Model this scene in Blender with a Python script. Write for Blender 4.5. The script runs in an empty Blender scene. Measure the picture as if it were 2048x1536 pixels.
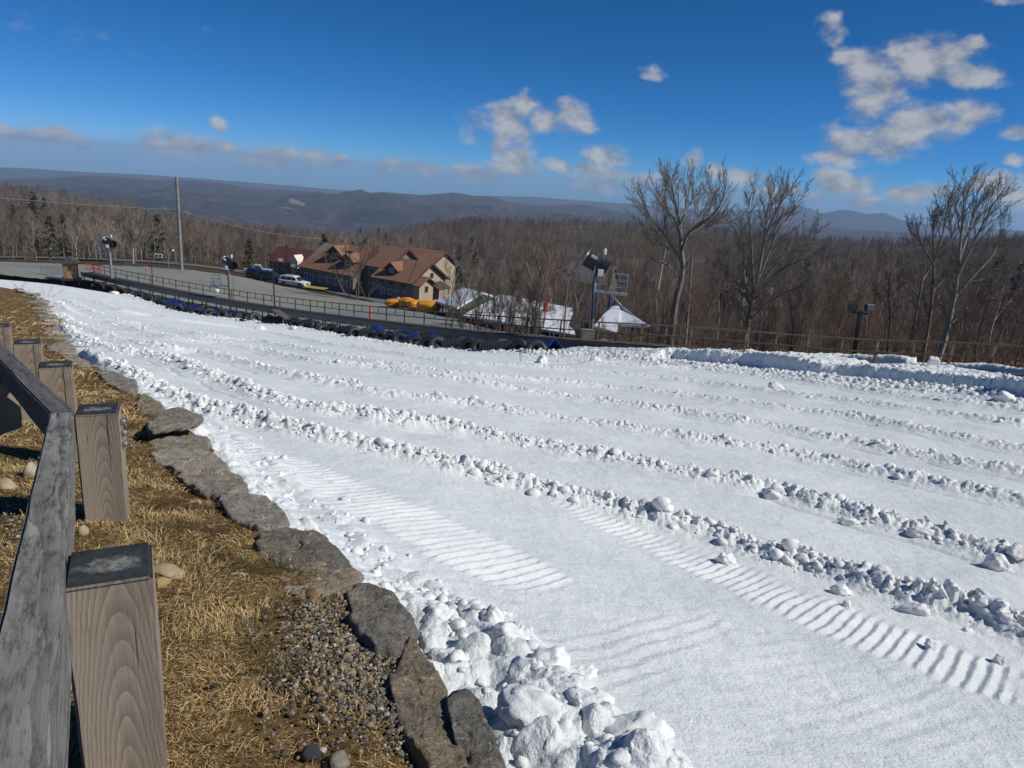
import bpy, bmesh, math, random
import numpy as np
from mathutils import Vector, Matrix, Euler

SC = bpy.context.scene
COL = SC.collection
R = math.radians
rng = np.random.default_rng(7)
random.seed(7)

# ------------------------------------------------------------------ camera
F = 1420.0                      # focal length in photo pixels (photo 2048 x 1536)
TH, RO = R(16.2), R(4.5)
_fw = np.array([0, math.cos(TH), -math.sin(TH)])
_u0 = np.array([0, math.sin(TH), math.cos(TH)])
_r0 = np.array([1.0, 0, 0])
_ri = _r0 * math.cos(RO) + _u0 * math.sin(RO)
_up = _u0 * math.cos(RO) - _r0 * math.sin(RO)
cam_d = bpy.data.cameras.new('camera')
cam = bpy.data.objects.new('camera', cam_d)
COL.objects.link(cam)
cam_d.sensor_width = 36.0
cam_d.lens = F / 2048 * 36.0
cam_d.clip_start = 0.05
cam_d.clip_end = 80000
cam.matrix_world = Matrix(((_ri[0], _up[0], -_fw[0], 0), (_ri[1], _up[1], -_fw[1], 0), (_ri[2], _up[2], -_fw[2], 0), (0, 0, 0, 1)))
SC.camera = cam

# ------------------------------------------------------------------ light
SUN_AZ, SUN_EL = R(101), R(42)          # azimuth clockwise from the view direction (+Y)
HAZE = 1.4e-4
SUN_STRENGTH, SKY_STRENGTH, EXPOSURE = 4.1, 0.085, 0.0
sd = Vector((math.sin(SUN_AZ) * math.cos(SUN_EL), math.cos(SUN_AZ) * math.cos(SUN_EL), math.sin(SUN_EL)))
sun_d = bpy.data.lights.new('sun', 'SUN')
sun_d.energy = SUN_STRENGTH
sun_d.angle = R(0.5)
sun_d.color = (1.0, 0.97, 0.90)
sun = bpy.data.objects.new('sun', sun_d)
COL.objects.link(sun)
sun.rotation_euler = sd.to_track_quat('Z', 'Y').to_euler()
sun.location = (40, -10, 60)

SC.view_settings.view_transform = 'Standard'
SC.view_settings.look = 'None'
SC.view_settings.exposure = EXPOSURE
SC.view_settings.gamma = 1.0
SC.view_settings.use_curve_mapping = False
SC.render.engine = 'CYCLES'
SC.cycles.max_bounces = 5
SC.cycles.diffuse_bounces = 2
SC.cycles.glossy_bounces = 2
SC.cycles.transmission_bounces = 2
SC.cycles.transparent_max_bounces = 8
SC.cycles.volume_bounces = 0
SC.cycles.use_denoising = True
SC.cycles.caustics_reflective = False
SC.cycles.caustics_refractive = False

# ------------------------------------------------------------------ projection helpers (photo pixel -> place)
def ray(x, y):
    x = np.asarray(x, float); y = np.asarray(y, float)
    return _fw + ((x - 1024) / F)[..., None] * _ri - ((y - 768) / F)[..., None] * _up
def at(x, y, Y):
    d = ray(x, y)
    return d * (Y / d[1])
def pix(P):
    P = np.asarray(P, float)
    c = P @ _fw
    return 1024 + F * (P @ _ri) / c, 768 - F * (P @ _up) / c
def azel(x, y):
    d = ray(x, y)
    return math.atan2(d[0], d[1]), math.atan2(d[2], math.hypot(d[0], d[1]))

# ------------------------------------------------------------------ world: Nishita sky with clouds
W = bpy.data.worlds.new("World")
SC.world = W
W.use_nodes = True
nt = W.node_tree
nt.nodes.clear()
def N(tree, kind, **kw):
    n = tree.nodes.new(kind)
    for k, v in kw.items():
        if k == 'ins':
            for a, b in v.items():
                n.inputs[a].default_value = b
        else:
            setattr(n, k, v)
    return n
def Lk(tree, a, b):
    tree.links.new(a, b)
sky = N(nt, 'ShaderNodeTexSky', sky_type='NISHITA')
sky.sun_disc = False
sky.sun_elevation = SUN_EL
sky.sun_rotation = SUN_AZ
sky.altitude = 3000
sky.air_density = 0.7
sky.dust_density = 0.0
sky.ozone_density = 8.0
tc = N(nt, 'ShaderNodeTexCoord')
sep = N(nt, 'ShaderNodeSeparateXYZ'); Lk(nt, tc.outputs['Generated'], sep.inputs[0])
def M(tree, op, a, b=None, c=None, clamp=False):
    n = tree.nodes.new('ShaderNodeMath'); n.operation = op; n.use_clamp = clamp
    for i, v in enumerate((a, b, c)):
        if v is None: continue
        if isinstance(v, (int, float)): n.inputs[i].default_value = v
        else: tree.links.new(v, n.inputs[i])
    return n.outputs[0]
def VM(tree, op, a, b=None, c=None, out=0):
    n = tree.nodes.new('ShaderNodeVectorMath'); n.operation = op
    for i, v in enumerate((a, b, c)):
        if v is None: continue
        if isinstance(v, (tuple, list)): n.inputs[i].default_value = v
        else: tree.links.new(v, n.inputs[i])
    return n.outputs[out]
az = M(nt, 'ARCTAN2', sep.outputs[0], sep.outputs[1])
el = M(nt, 'ARCSINE', sep.outputs[2])
comb = N(nt, 'ShaderNodeCombineXYZ'); Lk(nt, az, comb.inputs[0]); Lk(nt, el, comb.inputs[1])
ae = comb.outputs[0]
# each cloud: photo position, half width, half height (photo pixels), thinness (0 dense .. 0.8 faint)
CLOUDS = [
 (1706,118,42,15,0.15),(1741,142,45,30,0.1),(1763,172,38,36,0.2),(1735,196,38,28,0.2),(1728,226,28,20,0.35),
 (1836,84,30,18,0.3),(1853,124,62,42,0.0),(1797,104,30,22,0.35),(1909,104,46,20,0.25),(1942,87,28,14,0.3),(1930,150,62,20,0.25),(1980,146,30,14,0.4),
 (1848,246,58,38,0.0),(1931,228,36,34,0.15),(1797,277,55,28,0.1),(1708,287,62,32,0.1),(1673,312,70,18,0.25),(1774,306,60,18,0.25),
 (1660,40,20,22,0.35),(1676,70,22,20,0.65),(1306,143,30,15,0.5),
 (1012,241,38,42,0.0),(1044,214,32,26,0.0),(1029,268,45,26,0.1),(1034,314,38,26,0.0),(1004,292,22,30,0.1),(1090,241,42,28,0.3),(1138,222,42,28,0.3),(1166,245,48,26,0.35),(950,250,40,40,0.7),
 (1208,314,48,24,0.1),(1166,338,30,12,0.3),(1388,322,26,22,0.5),
 (956,350,62,20,0.25),(1029,335,58,15,0.0),(1113,330,38,18,0.2),(1200,349,66,20,0.15),(1197,374,42,12,0.0),(1292,357,46,14,0.3),
 (1434,342,18,18,0.1),(1488,352,50,20,0.05),(1533,387,40,12,0.3),(1590,378,18,10,0.0),(1664,358,32,22,0.0),(1696,374,60,22,0.1),(1724,401,38,10,0.1),(1640,388,34,12,0.3),
 (1812,390,46,16,0.1),(1868,385,44,14,0.05),(1993,370,50,24,0.0),(2021,392,48,16,0.1),(2030,414,44,9,0.1),(2034,262,24,14,0.3),(2046,320,22,12,0.4),(2010,4,28,9,0.2),
 (25,269,32,14,0.0),(95,274,48,16,0.0),(165,293,24,10,0.1),
 (306,290,34,20,0.0),(350,280,46,22,0.0),(392,294,58,18,0.0),(452,295,36,14,0.1),(360,306,80,9,0.1),(438,252,18,13,0.35),
 (510,318,28,17,0.0),(562,314,38,22,0.0),(628,316,38,17,0.0),(672,321,22,14,0.1),(775,330,26,15,0.0),(850,336,50,15,0.0),
 (150,30,40,60,0.98),(195,78,80,40,0.98),(400,56,50,32,1.04),(55,42,60,40,1.02),
]
# warp the direction so the outlines are ragged
warp = N(nt, 'ShaderNodeTexNoise', ins={'Scale': 22.0, 'Detail': 6.0, 'Roughness': 0.6})
Lk(nt, ae, warp.inputs['Vector'])
wv = VM(nt, 'MULTIPLY_ADD', VM(nt, 'SUBTRACT', warp.outputs['Color'], (0.5, 0.5, 0.5)), (0.040, 0.024, 0.0), ae)
field = None
for (cx, cy, hw, hh, th) in CLOUDS:
    a0, e0 = azel(cx, cy)
    sx, sy = hw / F * 1.12, hh / F * 1.15
    v = VM(nt, 'MULTIPLY_ADD', wv, (1 / sx, 1 / sy, 0), (-a0 / sx, -e0 / sy, th))
    ln = VM(nt, 'LENGTH', v, out=1)
    if field is None: field = ln
    else:
        n = nt.nodes.new('ShaderNodeMath'); n.operation = 'SMOOTH_MIN'
        Lk(nt, field, n.inputs[0]); Lk(nt, ln, n.inputs[1]); n.inputs[2].default_value = 0.25
        field = n.outputs[0]
fine = N(nt, 'ShaderNodeTexNoise', ins={'Scale': 26.0, 'Detail': 8.0, 'Roughness': 0.56})
mp = N(nt, 'ShaderNodeMapping', ins={'Scale': (1, 1.6, 1)})
Lk(nt, ae, mp.inputs[0]); Lk(nt, mp.outputs[0], fine.inputs['Vector'])
fine2 = N(nt, 'ShaderNodeTexNoise', ins={'Scale': 26.0, 'Detail': 5.0, 'Roughness': 0.55})
mp2 = N(nt, 'ShaderNodeMapping', ins={'Scale': (1, 1.6, 1), 'Location': (0.012, 0.02, 0)})
Lk(nt, ae, mp2.inputs[0]); Lk(nt, mp2.outputs[0], fine2.inputs['Vector'])
dens = M(nt, 'ADD', M(nt, 'SUBTRACT', 1.10, field), M(nt, 'MULTIPLY', M(nt, 'SUBTRACT', fine.outputs[0], 0.5), 1.5))
mr = N(nt, 'ShaderNodeMapRange', interpolation_type='SMOOTHSTEP', ins={'From Min': 0.03, 'From Max': 0.80})
Lk(nt, dens, mr.inputs[0])
alpha = M(nt, 'MULTIPLY', mr.outputs[0], 0.88)
# light and shade inside the cloud: denser towards the sun -> greyer
lit = M(nt, 'ADD', M(nt, 'ADD', M(nt, 'MULTIPLY', M(nt, 'SUBTRACT', fine.outputs[0], fine2.outputs[0]), 2.6), 0.50), M(nt, 'MULTIPLY', M(nt, 'SUBTRACT', dens, 0.45), 0.28))
shade = N(nt, 'ShaderNodeMapRange', ins={'From Min': 0.0, 'From Max': 1.0})
Lk(nt, lit, shade.inputs[0])
ccol = N(nt, 'ShaderNodeMix', data_type='RGBA')
ccol.inputs['A'].default_value = (2.5, 2.95, 3.7, 1)
ccol.inputs['B'].default_value = (5.4, 5.55, 5.85, 1)
Lk(nt, shade.outputs[0], ccol.inputs[0])
# the sky a little deeper, as at altitude through a camera with a strong contrast
sc_ = N(nt, 'ShaderNodeSeparateColor'); Lk(nt, sky.outputs[0], sc_.inputs[0])
hs = N(nt, 'ShaderNodeCombineColor')
Lk(nt, M(nt, 'MULTIPLY', M(nt, 'POWER', sc_.outputs[0], 1.42), 0.28), hs.inputs[0]); Lk(nt, M(nt, 'MULTIPLY', sc_.outputs[1], 0.80), hs.inputs[1]); Lk(nt, M(nt, 'MULTIPLY', sc_.outputs[2], 1.03), hs.inputs[2])
mixw = N(nt, 'ShaderNodeMix', data_type='RGBA')
Lk(nt, alpha, mixw.inputs[0]); Lk(nt, hs.outputs[0], mixw.inputs['A']); Lk(nt, ccol.outputs['Result'], mixw.inputs['B'])
bg = N(nt, 'ShaderNodeBackground', ins={'Strength': SKY_STRENGTH})
Lk(nt, mixw.outputs['Result'], bg.inputs[0])
wo = N(nt, 'ShaderNodeOutputWorld'); Lk(nt, bg.outputs[0], wo.inputs[0])
W.cycles.sampling_method = 'MANUAL'
W.cycles.sample_map_resolution = 512

# ------------------------------------------------------------------ general helpers
def tag(o, label=None, cat=None, group=None, kind=None):
    if label: o['label'] = label
    if cat: o['category'] = cat
    if group: o['group'] = group
    if kind: o['kind'] = kind
    return o
def link(name, data, mats=(), parent=None, loc=None):
    o = bpy.data.objects.new(name, data)
    COL.objects.link(o)
    if parent is not None: o.parent = parent
    if loc is not None: o.location = loc
    if not isinstance(mats, (list, tuple)): mats = [mats]
    if data is not None:
        for m in mats:
            if m is not None: data.materials.append(m)
    return o
def empty(name, loc=(0, 0, 0), rz=0.0, label=None, cat=None, group=None):
    o = bpy.data.objects.new(name, None)
    o.empty_display_size = 0.3
    COL.objects.link(o)
    o.location = loc; o.rotation_euler = (0, 0, rz)
    return tag(o, label, cat, group)
def npmesh(name, V, faces_quads=None, tris=None, smooth=True):
    """fast mesh from numpy arrays"""
    me = bpy.data.meshes.new(name)
    V = np.asarray(V, np.float32)
    nq = 0 if faces_quads is None else len(faces_quads)
    n3 = 0 if tris is None else len(tris)
    me.vertices.add(len(V)); me.vertices.foreach_set('co', V.ravel())
    loops = []
    if nq: loops.append(np.asarray(faces_quads, np.int32).ravel())
    if n3: loops.append(np.asarray(tris, np.int32).ravel())
    lp = np.concatenate(loops)
    me.loops.add(len(lp)); me.loops.foreach_set('vertex_index', lp)
    me.polygons.add(nq + n3)
    st = np.concatenate([np.arange(nq) * 4, nq * 4 + np.arange(n3) * 3]).astype(np.int32)
    me.polygons.foreach_set('loop_start', st)
    me.polygons.foreach_set('use_smooth', np.full(nq + n3, smooth, bool))
    me.update(calc_edges=True)
    return me
def grid_faces(nr, nc):
    i = np.arange(nr - 1)[:, None] * nc + np.arange(nc - 1)[None, :]
    return np.stack([i, i + 1, i + nc + 1, i + nc], -1).reshape(-1, 4)
def color_attr(me, cols, name='tint'):
    a = me.color_attributes.new(name, 'FLOAT_COLOR', 'POINT')
    c = np.ones((len(me.vertices), 4), np.float32); c[:, :3] = cols
    a.data.foreach_set('color', c.ravel())

# numpy noise
_perm = rng.permutation(1024)
_g2 = np.stack([np.cos(np.linspace(0, 2 * np.pi, 1024, endpoint=False)), np.sin(np.linspace(0, 2 * np.pi, 1024, endpoint=False))], 1)
def _h(ix, iy): return _perm[(_perm[ix & 1023] + iy) & 1023]
def pnoise(x, y):
    ix = np.floor(x).astype(np.int64); iy = np.floor(y).astype(np.int64)
    fx = x - ix; fy = y - iy
    ux = fx * fx * fx * (fx * (fx * 6 - 15) + 10); uy = fy * fy * fy * (fy * (fy * 6 - 15) + 10)
    def g(a, b):
        gg = _g2[_h(ix + a, iy + b)]
        return gg[..., 0] * (fx - a) + gg[..., 1] * (fy - b)
    return 1.4 * ((g(0, 0) * (1 - ux) + g(1, 0) * ux) * (1 - uy) + (g(0, 1) * (1 - ux) + g(1, 1) * ux) * uy)
def fbm(x, y, oct=4, gain=0.5):
    s = 0; a = 1.0; t = 0
    for k in range(oct):
        s = s + a * pnoise(x * 2 ** k + 17.3 * k, y * 2 ** k - 9.1 * k); t += a; a *= gain
    return s / t
def worley(x, y):
    ix = np.floor(x).astype(np.int64); iy = np.floor(y).astype(np.int64)
    best = np.full(x.shape, 9.0); cid = np.zeros(x.shape)
    for a in (-1, 0, 1):
        for b in (-1, 0, 1):
            h = _h(ix + a, iy + b)
            px = ix + a + (h % 97) / 97.0; py = iy + b + (h % 61) / 61.0
            d = (px - x) ** 2 + (py - y) ** 2
            m = d < best
            best = np.where(m, d, best); cid = np.where(m, (h % 53) / 53.0, cid)
    return np.sqrt(best), cid
def sstep(a, b, x):
    t = np.clip((x - a) / (b - a), 0, 1)
    return t * t * (3 - 2 * t)
def poly_dist(P, line):
    """distance, signed side and arclength of points P (n,2) to a polyline"""
    best = np.full(len(P), 1e9); sgn = np.zeros(len(P)); arc = np.zeros(len(P)); s0 = 0.0
    for a, b in zip(line[:-1], line[1:]):
        d = b - a; L = np.hypot(*d)
        if L < 1e-9: continue
        q = P - a
        t = np.clip((q @ d) / L ** 2, 0, 1)
        e = q - t[:, None] * d
        dd = np.hypot(e[:, 0], e[:, 1])
        m = dd < best
        best[m] = dd[m]; sgn[m] = np.sign(d[0] * q[m, 1] - d[1] * q[m, 0]); arc[m] = s0 + t[m] * L
        s0 += L
    return best, sgn, arc
def resample(line, step):
    line = np.asarray(line, float)
    d = np.r_[0, np.cumsum(np.linalg.norm(np.diff(line, axis=0), axis=1))]
    n = max(2, int(d[-1] / step) + 1)
    s = np.linspace(0, d[-1], n)
    return np.stack([np.interp(s, d, line[:, k]) for k in range(line.shape[1])], 1)
def smooth_line(pts, n=8):
    """Catmull-Rom through the points"""
    p = np.asarray(pts, float); p = np.vstack([2 * p[0] - p[1], p, 2 * p[-1] - p[-2]])
    out = []
    for i in range(1, len(p) - 2):
        for t in np.linspace(0, 1, n, endpoint=False):
            out.append(0.5 * (2 * p[i] + (p[i + 1] - p[i - 1]) * t + (2 * p[i - 1] - 5 * p[i] + 4 * p[i + 1] - p[i + 2]) * t * t + (3 * p[i] - p[i - 1] - 3 * p[i + 1] + p[i + 2]) * t ** 3))
    out.append(p[-2])
    return np.array(out)
def tps(P, z, lam=1e-3):
    """thin plate spline through scattered points, returns f(x, y)"""
    P = np.asarray(P, float); z = np.asarray(z, float); n = len(P)
    def U(r): return np.where(r > 1e-9, r * r * np.log(np.maximum(r, 1e-9)), 0)
    D = np.linalg.norm(P[:, None] - P[None], axis=2)
    A = np.zeros((n + 3, n + 3)); A[:n, :n] = U(D) + lam * np.eye(n); A[:n, n] = 1; A[:n, n + 1:] = P
    A[n, :n] = 1; A[n + 1:, :n] = P.T
    w = np.linalg.solve(A, np.r_[z, 0, 0, 0])
    def f(x, y):
        x = np.asarray(x, float); y = np.asarray(y, float)
        s = w[n] + w[n + 1] * x + w[n + 2] * y
        for k in range(n):
            s = s + w[k] * U(np.hypot(x - P[k, 0], y - P[k, 1]))
        return s
    return f

# ------------------------------------------------------------------ material helpers
def new_mat(name):
    m = bpy.data.materials.new(name); m.use_nodes = True
    t = m.node_tree
    b = t.nodes['Principled BSDF']
    return m, t, b
def ramp(t, fac, stops):
    n = t.nodes.new('ShaderNodeValToRGB')
    e = n.color_ramp.elements
    while len(e) < len(stops): e.new(0.5)
    for i, (p, c) in enumerate(stops):
        e[i].position = p; e[i].color = (*c, 1) if len(c) == 3 else c
    if fac is not None: t.links.new(fac, n.inputs[0])
    return n.outputs[0]
def noise(t, scale, detail=4, rough=0.55, vec=None, dist=0.0):
    n = t.nodes.new('ShaderNodeTexNoise')
    n.inputs['Scale'].default_value = scale; n.inputs['Detail'].default_value = detail
    n.inputs['Roughness'].default_value = rough; n.inputs['Distortion'].default_value = dist
    if vec is not None: t.links.new(vec, n.inputs['Vector'])
    return n.outputs[0]
def objco(t, scale=None, out='Object'):
    c = t.nodes.new('ShaderNodeTexCoord')
    if scale is None: return c.outputs[out]
    m = t.nodes.new('ShaderNodeMapping'); m.inputs['Scale'].default_value = scale
    t.links.new(c.outputs[out], m.inputs[0])
    return m.outputs[0]
def wpos(t):
    return t.nodes.new('ShaderNodeNewGeometry').outputs['Position']
def mixc(t, fac, a, b, mode='MIX'):
    n = t.nodes.new('ShaderNodeMix'); n.data_type = 'RGBA'; n.blend_type = mode
    for key, v in (('Factor', fac), ('A', a), ('B', b)):
        s = n.inputs[0] if key == 'Factor' else n.inputs[key]
        if isinstance(v, (int, float)): s.default_value = v
        elif isinstance(v, (tuple, list)): s.default_value = (*v, 1) if len(v) == 3 else v
        else: t.links.new(v, s)
    return n.outputs['Result']
def bump(t, b, h, strength=0.3, dist=0.01):
    n = t.nodes.new('ShaderNodeBump'); n.inputs['Strength'].default_value = strength; n.inputs['Distance'].default_value = dist
    t.links.new(h, n.inputs['Height']); t.links.new(n.outputs[0], b.inputs['Normal'])
def plain(name, c, rough=0.6, metal=0.0, var=0.25, scale=6.0, bmp=0.0):
    """base colour with mottled wear"""
    m, t, b = new_mat(name)
    n = noise(t, scale, 5, 0.6, objco(t))
    lo = tuple(x * (1 - var) for x in c); hi = tuple(min(1, x * (1 + var)) for x in c)
    t.links.new(ramp(t, n, [(0.3, lo), (0.7, hi)]), b.inputs['Base Color'])
    b.inputs['Roughness'].default_value = rough; b.inputs['Metallic'].default_value = metal
    if bmp: bump(t, b, n, bmp, 0.02)
    return m
def rand_tint(t):
    return t.nodes.new('ShaderNodeObjectInfo').outputs['Random']

# mesh part builder -----------------------------------------------------------
class MB:
    def __init__(s): s.v = []; s.f = []
    def add(s, V, Fc):
        o = len(s.v); s.v += [tuple(map(float, p)) for p in V]; s.f += [tuple(i + o for i in f) for f in Fc]
        return s
    def box(s, c, size, ax=None):
        """box centred c; ax: 3x3 rows = local axes"""
        A = np.eye(3) if ax is None else np.asarray(ax, float)
        h = np.asarray(size, float) / 2; c = np.asarray(c, float)
        V = [c + A.T @ (h * np.array(k)) for k in ((-1,-1,-1),(1,-1,-1),(1,1,-1),(-1,1,-1),(-1,-1,1),(1,-1,1),(1,1,1),(-1,1,1))]
        return s.add(V, [(0,3,2,1),(4,5,6,7),(0,1,5,4),(1,2,6,5),(2,3,7,6),(3,0,4,7)])
    def bar(s, a, b, w, h=None, up=(0, 0, 1)):
        a = np.asarray(a, float); b = np.asarray(b, float); d = b - a; L = np.linalg.norm(d); d = d / L
        u = np.asarray(up, float)
        if abs(d @ u) > 0.98: u = np.array([1.0, 0, 0])
        x = np.cross(d, u); x /= np.linalg.norm(x); z = np.cross(x, d)
        return s.box((a + b) / 2, (w, L, h or w), (x, d, z))
    def tube(s, pts, rad, n=8, caps=True):
        pts = np.asarray(pts, float)
        rad = np.full(len(pts), rad) if np.isscalar(rad) else np.asarray(rad, float)
        T = np.gradient(pts, axis=0); T /= np.linalg.norm(T, axis=1)[:, None] + 1e-12
        ref = np.array([0, 0, 1.0]) if abs(T[0][2]) < 0.9 else np.array([1.0, 0, 0])
        V = []; Fc = []
        for i in range(len(pts)):
            x = np.cross(ref, T[i]); x /= np.linalg.norm(x) + 1e-12; y = np.cross(T[i], x)
            for k in range(n):
                a = 2 * math.pi * k / n
                V.append(pts[i] + rad[i] * (math.cos(a) * x + math.sin(a) * y))
        for i in range(len(pts) - 1):
            for k in range(n):
                k2 = (k + 1) % n
                Fc.append((i * n + k, i * n + k2, (i + 1) * n + k2, (i + 1) * n + k))
        if caps:
            Fc.append(tuple(range(n))[::-1]); Fc.append(tuple((len(pts) - 1) * n + k for k in range(n)))
        return s.add(V, Fc)
    def prism(s, poly, a, b, ax):
        """polygon (u,w) extruded along axis from a to b; ax = (origin, U, Wv, D)"""
        o, U, Wv, D = [np.asarray(q, float) for q in ax]
        n = len(poly)
        V = [o + p[0] * U + p[1] * Wv + a * D for p in poly] + [o + p[0] * U + p[1] * Wv + b * D for p in poly]
        Fc = [tuple(range(n))[::-1], tuple(range(n, 2 * n))] + [(i, (i + 1) % n, n + (i + 1) % n, n + i) for i in range(n)]
        return s.add(V, Fc)
    def quadsheet(s, pts, nr, nc):
        return s.add(pts, [tuple(f) for f in grid_faces(nr, nc)])
    def lathe(s, prof, n=16, c=(0, 0, 0), axis=(0, 0, 1)):
        d = Vector(axis).normalized(); q = Vector((0, 0, 1)).rotation_difference(d)
        V = []; Fc = []; c = Vector(c)
        for (r, z) in prof:
            for k in range(n):
                a = 2 * math.pi * k / n
                V.append(c + q @ Vector((r * math.cos(a), r * math.sin(a), z)))
        for i in range(len(prof) - 1):
            for k in range(n):
                k2 = (k + 1) % n
                Fc.append((i * n + k, i * n + k2, (i + 1) * n + k2, (i + 1) * n + k))
        Fc.append(tuple(range(n))[::-1]); Fc.append(tuple((len(prof) - 1) * n + k for k in range(n)))
        return s.add(V, Fc)
    def build(s, name, mats, parent=None, bevel=0.0, smooth=False, seg=2, loc=None):
        bm = bmesh.new()
        vs = [bm.verts.new(p) for p in s.v]
        for f in s.f:
            try: bm.faces.new([vs[i] for i in f])
            except ValueError: pass
        bmesh.ops.recalc_face_normals(bm, faces=bm.faces)
        if bevel > 0:
            ed = [e for e in bm.edges if len(e.link_faces) == 2 and e.calc_face_angle(0) > 0.5]
            bmesh.ops.bevel(bm, geom=ed, offset=bevel, segments=seg, affect='EDGES', profile=0.5)
        me = bpy.data.meshes.new(name); bm.to_mesh(me); bm.free()
        if smooth:
            me.polygons.foreach_set('use_smooth', np.ones(len(me.polygons), bool))
        return link(name, me, mats, parent, loc)
def copy_tree(o, parent=None):
    c = o.copy(); COL.objects.link(c)
    if parent is not None: c.parent = parent
    for ch in list(o.children): copy_tree(ch, c)
    return c
# =================================================================== TERRAIN
# control points: (photo x, photo y, forward distance in metres)
BELT_PX = [(2120,763,22.5),(2048,757,24),(1966,745,27),(1670,728,32),(1350,698,37),(1122,680,42),(860,655,52),(598,623,70),(430,597,80),(250,562,92),(172,545,98)]
BELT = np.array([at(*b) for b in BELT_PX])
BELT = smooth_line(BELT, 6)
SNOW_E = [(250,592,80),(355,627,66),(500,645,58),(640,667,50),(800,692,44),(900,704,41),(1080,711,37),(1200,714,35),(1400,737,30),(1600,754,26.5),(1800,777,23.5),(2048,805,20)]
SNOW_W = [(1010,1536,1.7),(830,1250,2.55),(720,1150,3.0),(575,1040,3.75),(480,950,4.65),(410,870,5.9),(270,770,8.9),(150,700,13.8),(110,640,24.5),(62,590,37.5)]
SNOW_I = [(0,562,75),(100,567,75),(1500,1400,2.95),(2040,1500,2.5),(1200,1100,5.0)]
_S = np.array([at(*p) for p in SNOW_E + SNOW_W + SNOW_I])
_S = np.vstack([_S, [(25, 2, -2.2), (25, 30, -6.5), (2, -8, -0.6), (12, -8, -0.5)]])
HS = tps(_S[:, :2], _S[:, 2], lam=8.0)
# the stone-edged bank
EDGE = np.array([at(x, y, Y - 0.12 - 0.01 * Y) for (x, y, Y) in SNOW_W])
EDGE = np.vstack([[0.95, -1.5, -1.0], [0.55, 0.4, -1.26], EDGE, [-40, 50, -9.6]])
EDGE2 = smooth_line(EDGE[:, :2], 6)
_B = np.array([(-0.86,1.35,-1.44),(-1.9,3.2,-1.81),(-2.9,3.2,-1.83),(-1.2,0,-1.2),(-3,0,-1.2),(-8,4,-1.95),(-8,-4,-.6),(-14,12,-3.5),(-30,30,-6.3)])
_B = np.vstack([_B, EDGE[:, :3] + np.array([0, 0, 0.02])])
HB = tps(_B[:, :2], _B[:, 2], lam=0.4)

LOT_EDGE = [(-250,520,108),(0,525,112),(100,528,116),(250,533,120),(363,540,122),(480,555,120),(600,582,112),(760,608,100),(860,628,88),(950,645,78),(1080,672,62)]
_T = [at(*p) for p in LOT_EDGE]
_T += [b + np.array([0, 0, -1.3]) for b in BELT[::6]]
_T += [at(*p) for p in [(0,512,140),(250,517,148),(480,537,148),(600,560,138),(760,597,118),(900,606,118),(-250,505,140),
   (1240,705,48),(1360,703,56),(1500,712,52),(1700,735,46),(1900,760,42),(2048,785,38),(2400,800,38),
   (1000,672,80),(1200,664,92),(1400,645,110),(1700,648,108),(2048,655,98),(2400,660,98),
   (300,500,200),(0,487,190),(-250,480,190),
   (600,525,200),(800,548,200),(1000,570,200),(1200,580,200),(1500,585,195),(1800,585,190),(2048,575,180),(2400,575,180),
   (700,502,330),(900,515,330),(1200,520,330),(1500,530,330),(1800,530,320),(2048,512,300),(2400,512,300),
   (0,398,330),(100,410,340),(200,426,360),(300,450,380),(400,468,420),(520,482,450),(650,488,500),(760,478,600),(850,459,700),(940,446,700),(1040,453,700),
   (1200,457,650),(1440,468,600),(1580,487,520),(1730,496,480),(1900,494,450),(2048,491,430),(2400,500,430),(-250,385,330),(-600,360,330)]]
# behind each skyline the land falls away again
for (x, y, Y) in [(-600,360,330),(-250,385,330),(0,398,330),(100,410,340),(200,426,360),(300,450,380),(400,468,420),(520,482,450),(650,488,500),(1580,487,520),(1730,496,480),(1900,494,450),(2048,491,430),(2400,500,430)]:
    _T += [at(x, y + 40, Y * 1.5), at(x, y + 75, Y * 2.1)]
for (x, y, Y) in [(760,478,600),(850,459,700),(940,446,700),(1040,453,700),(1200,457,650),(1440,468,600)]:
    _T += [at(x, y + 30, Y * 1.3), at(x, y + 70, Y * 1.6)]
# under the snow and the bank
for (x, y) in [(3,3),(10,5),(2,12),(9,18),(0,25),(-4,35),(-14,45),(-25,60),(-40,72),(18,10)]:
    _T.append(np.array([x, y, float(HS(x, y)) - 1.0]))
for (x, y) in [(-6,2),(-9,10),(-18,22),(-45,40),(-70,70),(-20,8)]:
    _T.append(np.array([x, y, float(HB(x, y)) - 1.2 if y < 30 else -0.17 * y - 1.0]))
_T = np.array(_T)
_tp = np.stack([np.arctan2(_T[:, 0], _T[:, 1]) * 2.0, np.log(np.hypot(_T[:, 0], _T[:, 1]))], 1)
_TR = tps(_tp, _T[:, 2] / np.hypot(_T[:, 0], _T[:, 1]), lam=0.004)
FAR = [(-600,330),(0,335),(60,337),(100,340),(180,345),(300,350),(400,357),(500,365),(600,373),(700,382),(760,392),(1000,392),(1060,393),(1150,400),(1250,407),(1350,416),(1450,424),(1520,420),(1560,414),(1595,411),(1620,416),(1645,427),(1662,424),(1680,420),(1705,421),(1735,429),(1750,427),(1768,425),(1785,432),(1805,441),(1850,448),(1920,452),(2048,462),(2600,480)]
MID = [(-600,352),(-100,352),(0,360),(80,357),(190,351),(300,358),(380,360),(440,365),(500,376),(560,380),(620,383),(680,391),(730,387),(765,384),(790,386),(840,391),(880,387),(905,384),(922,386),(945,391),(985,394),(1018,405),(1063,409),(1120,410),(1170,410),(1200,416),(1259,425),(1400,440),(2600,520)]
_fa = np.array([azel(*p) for p in FAR]); _mi = np.array([azel(*p) for p in MID])
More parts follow.
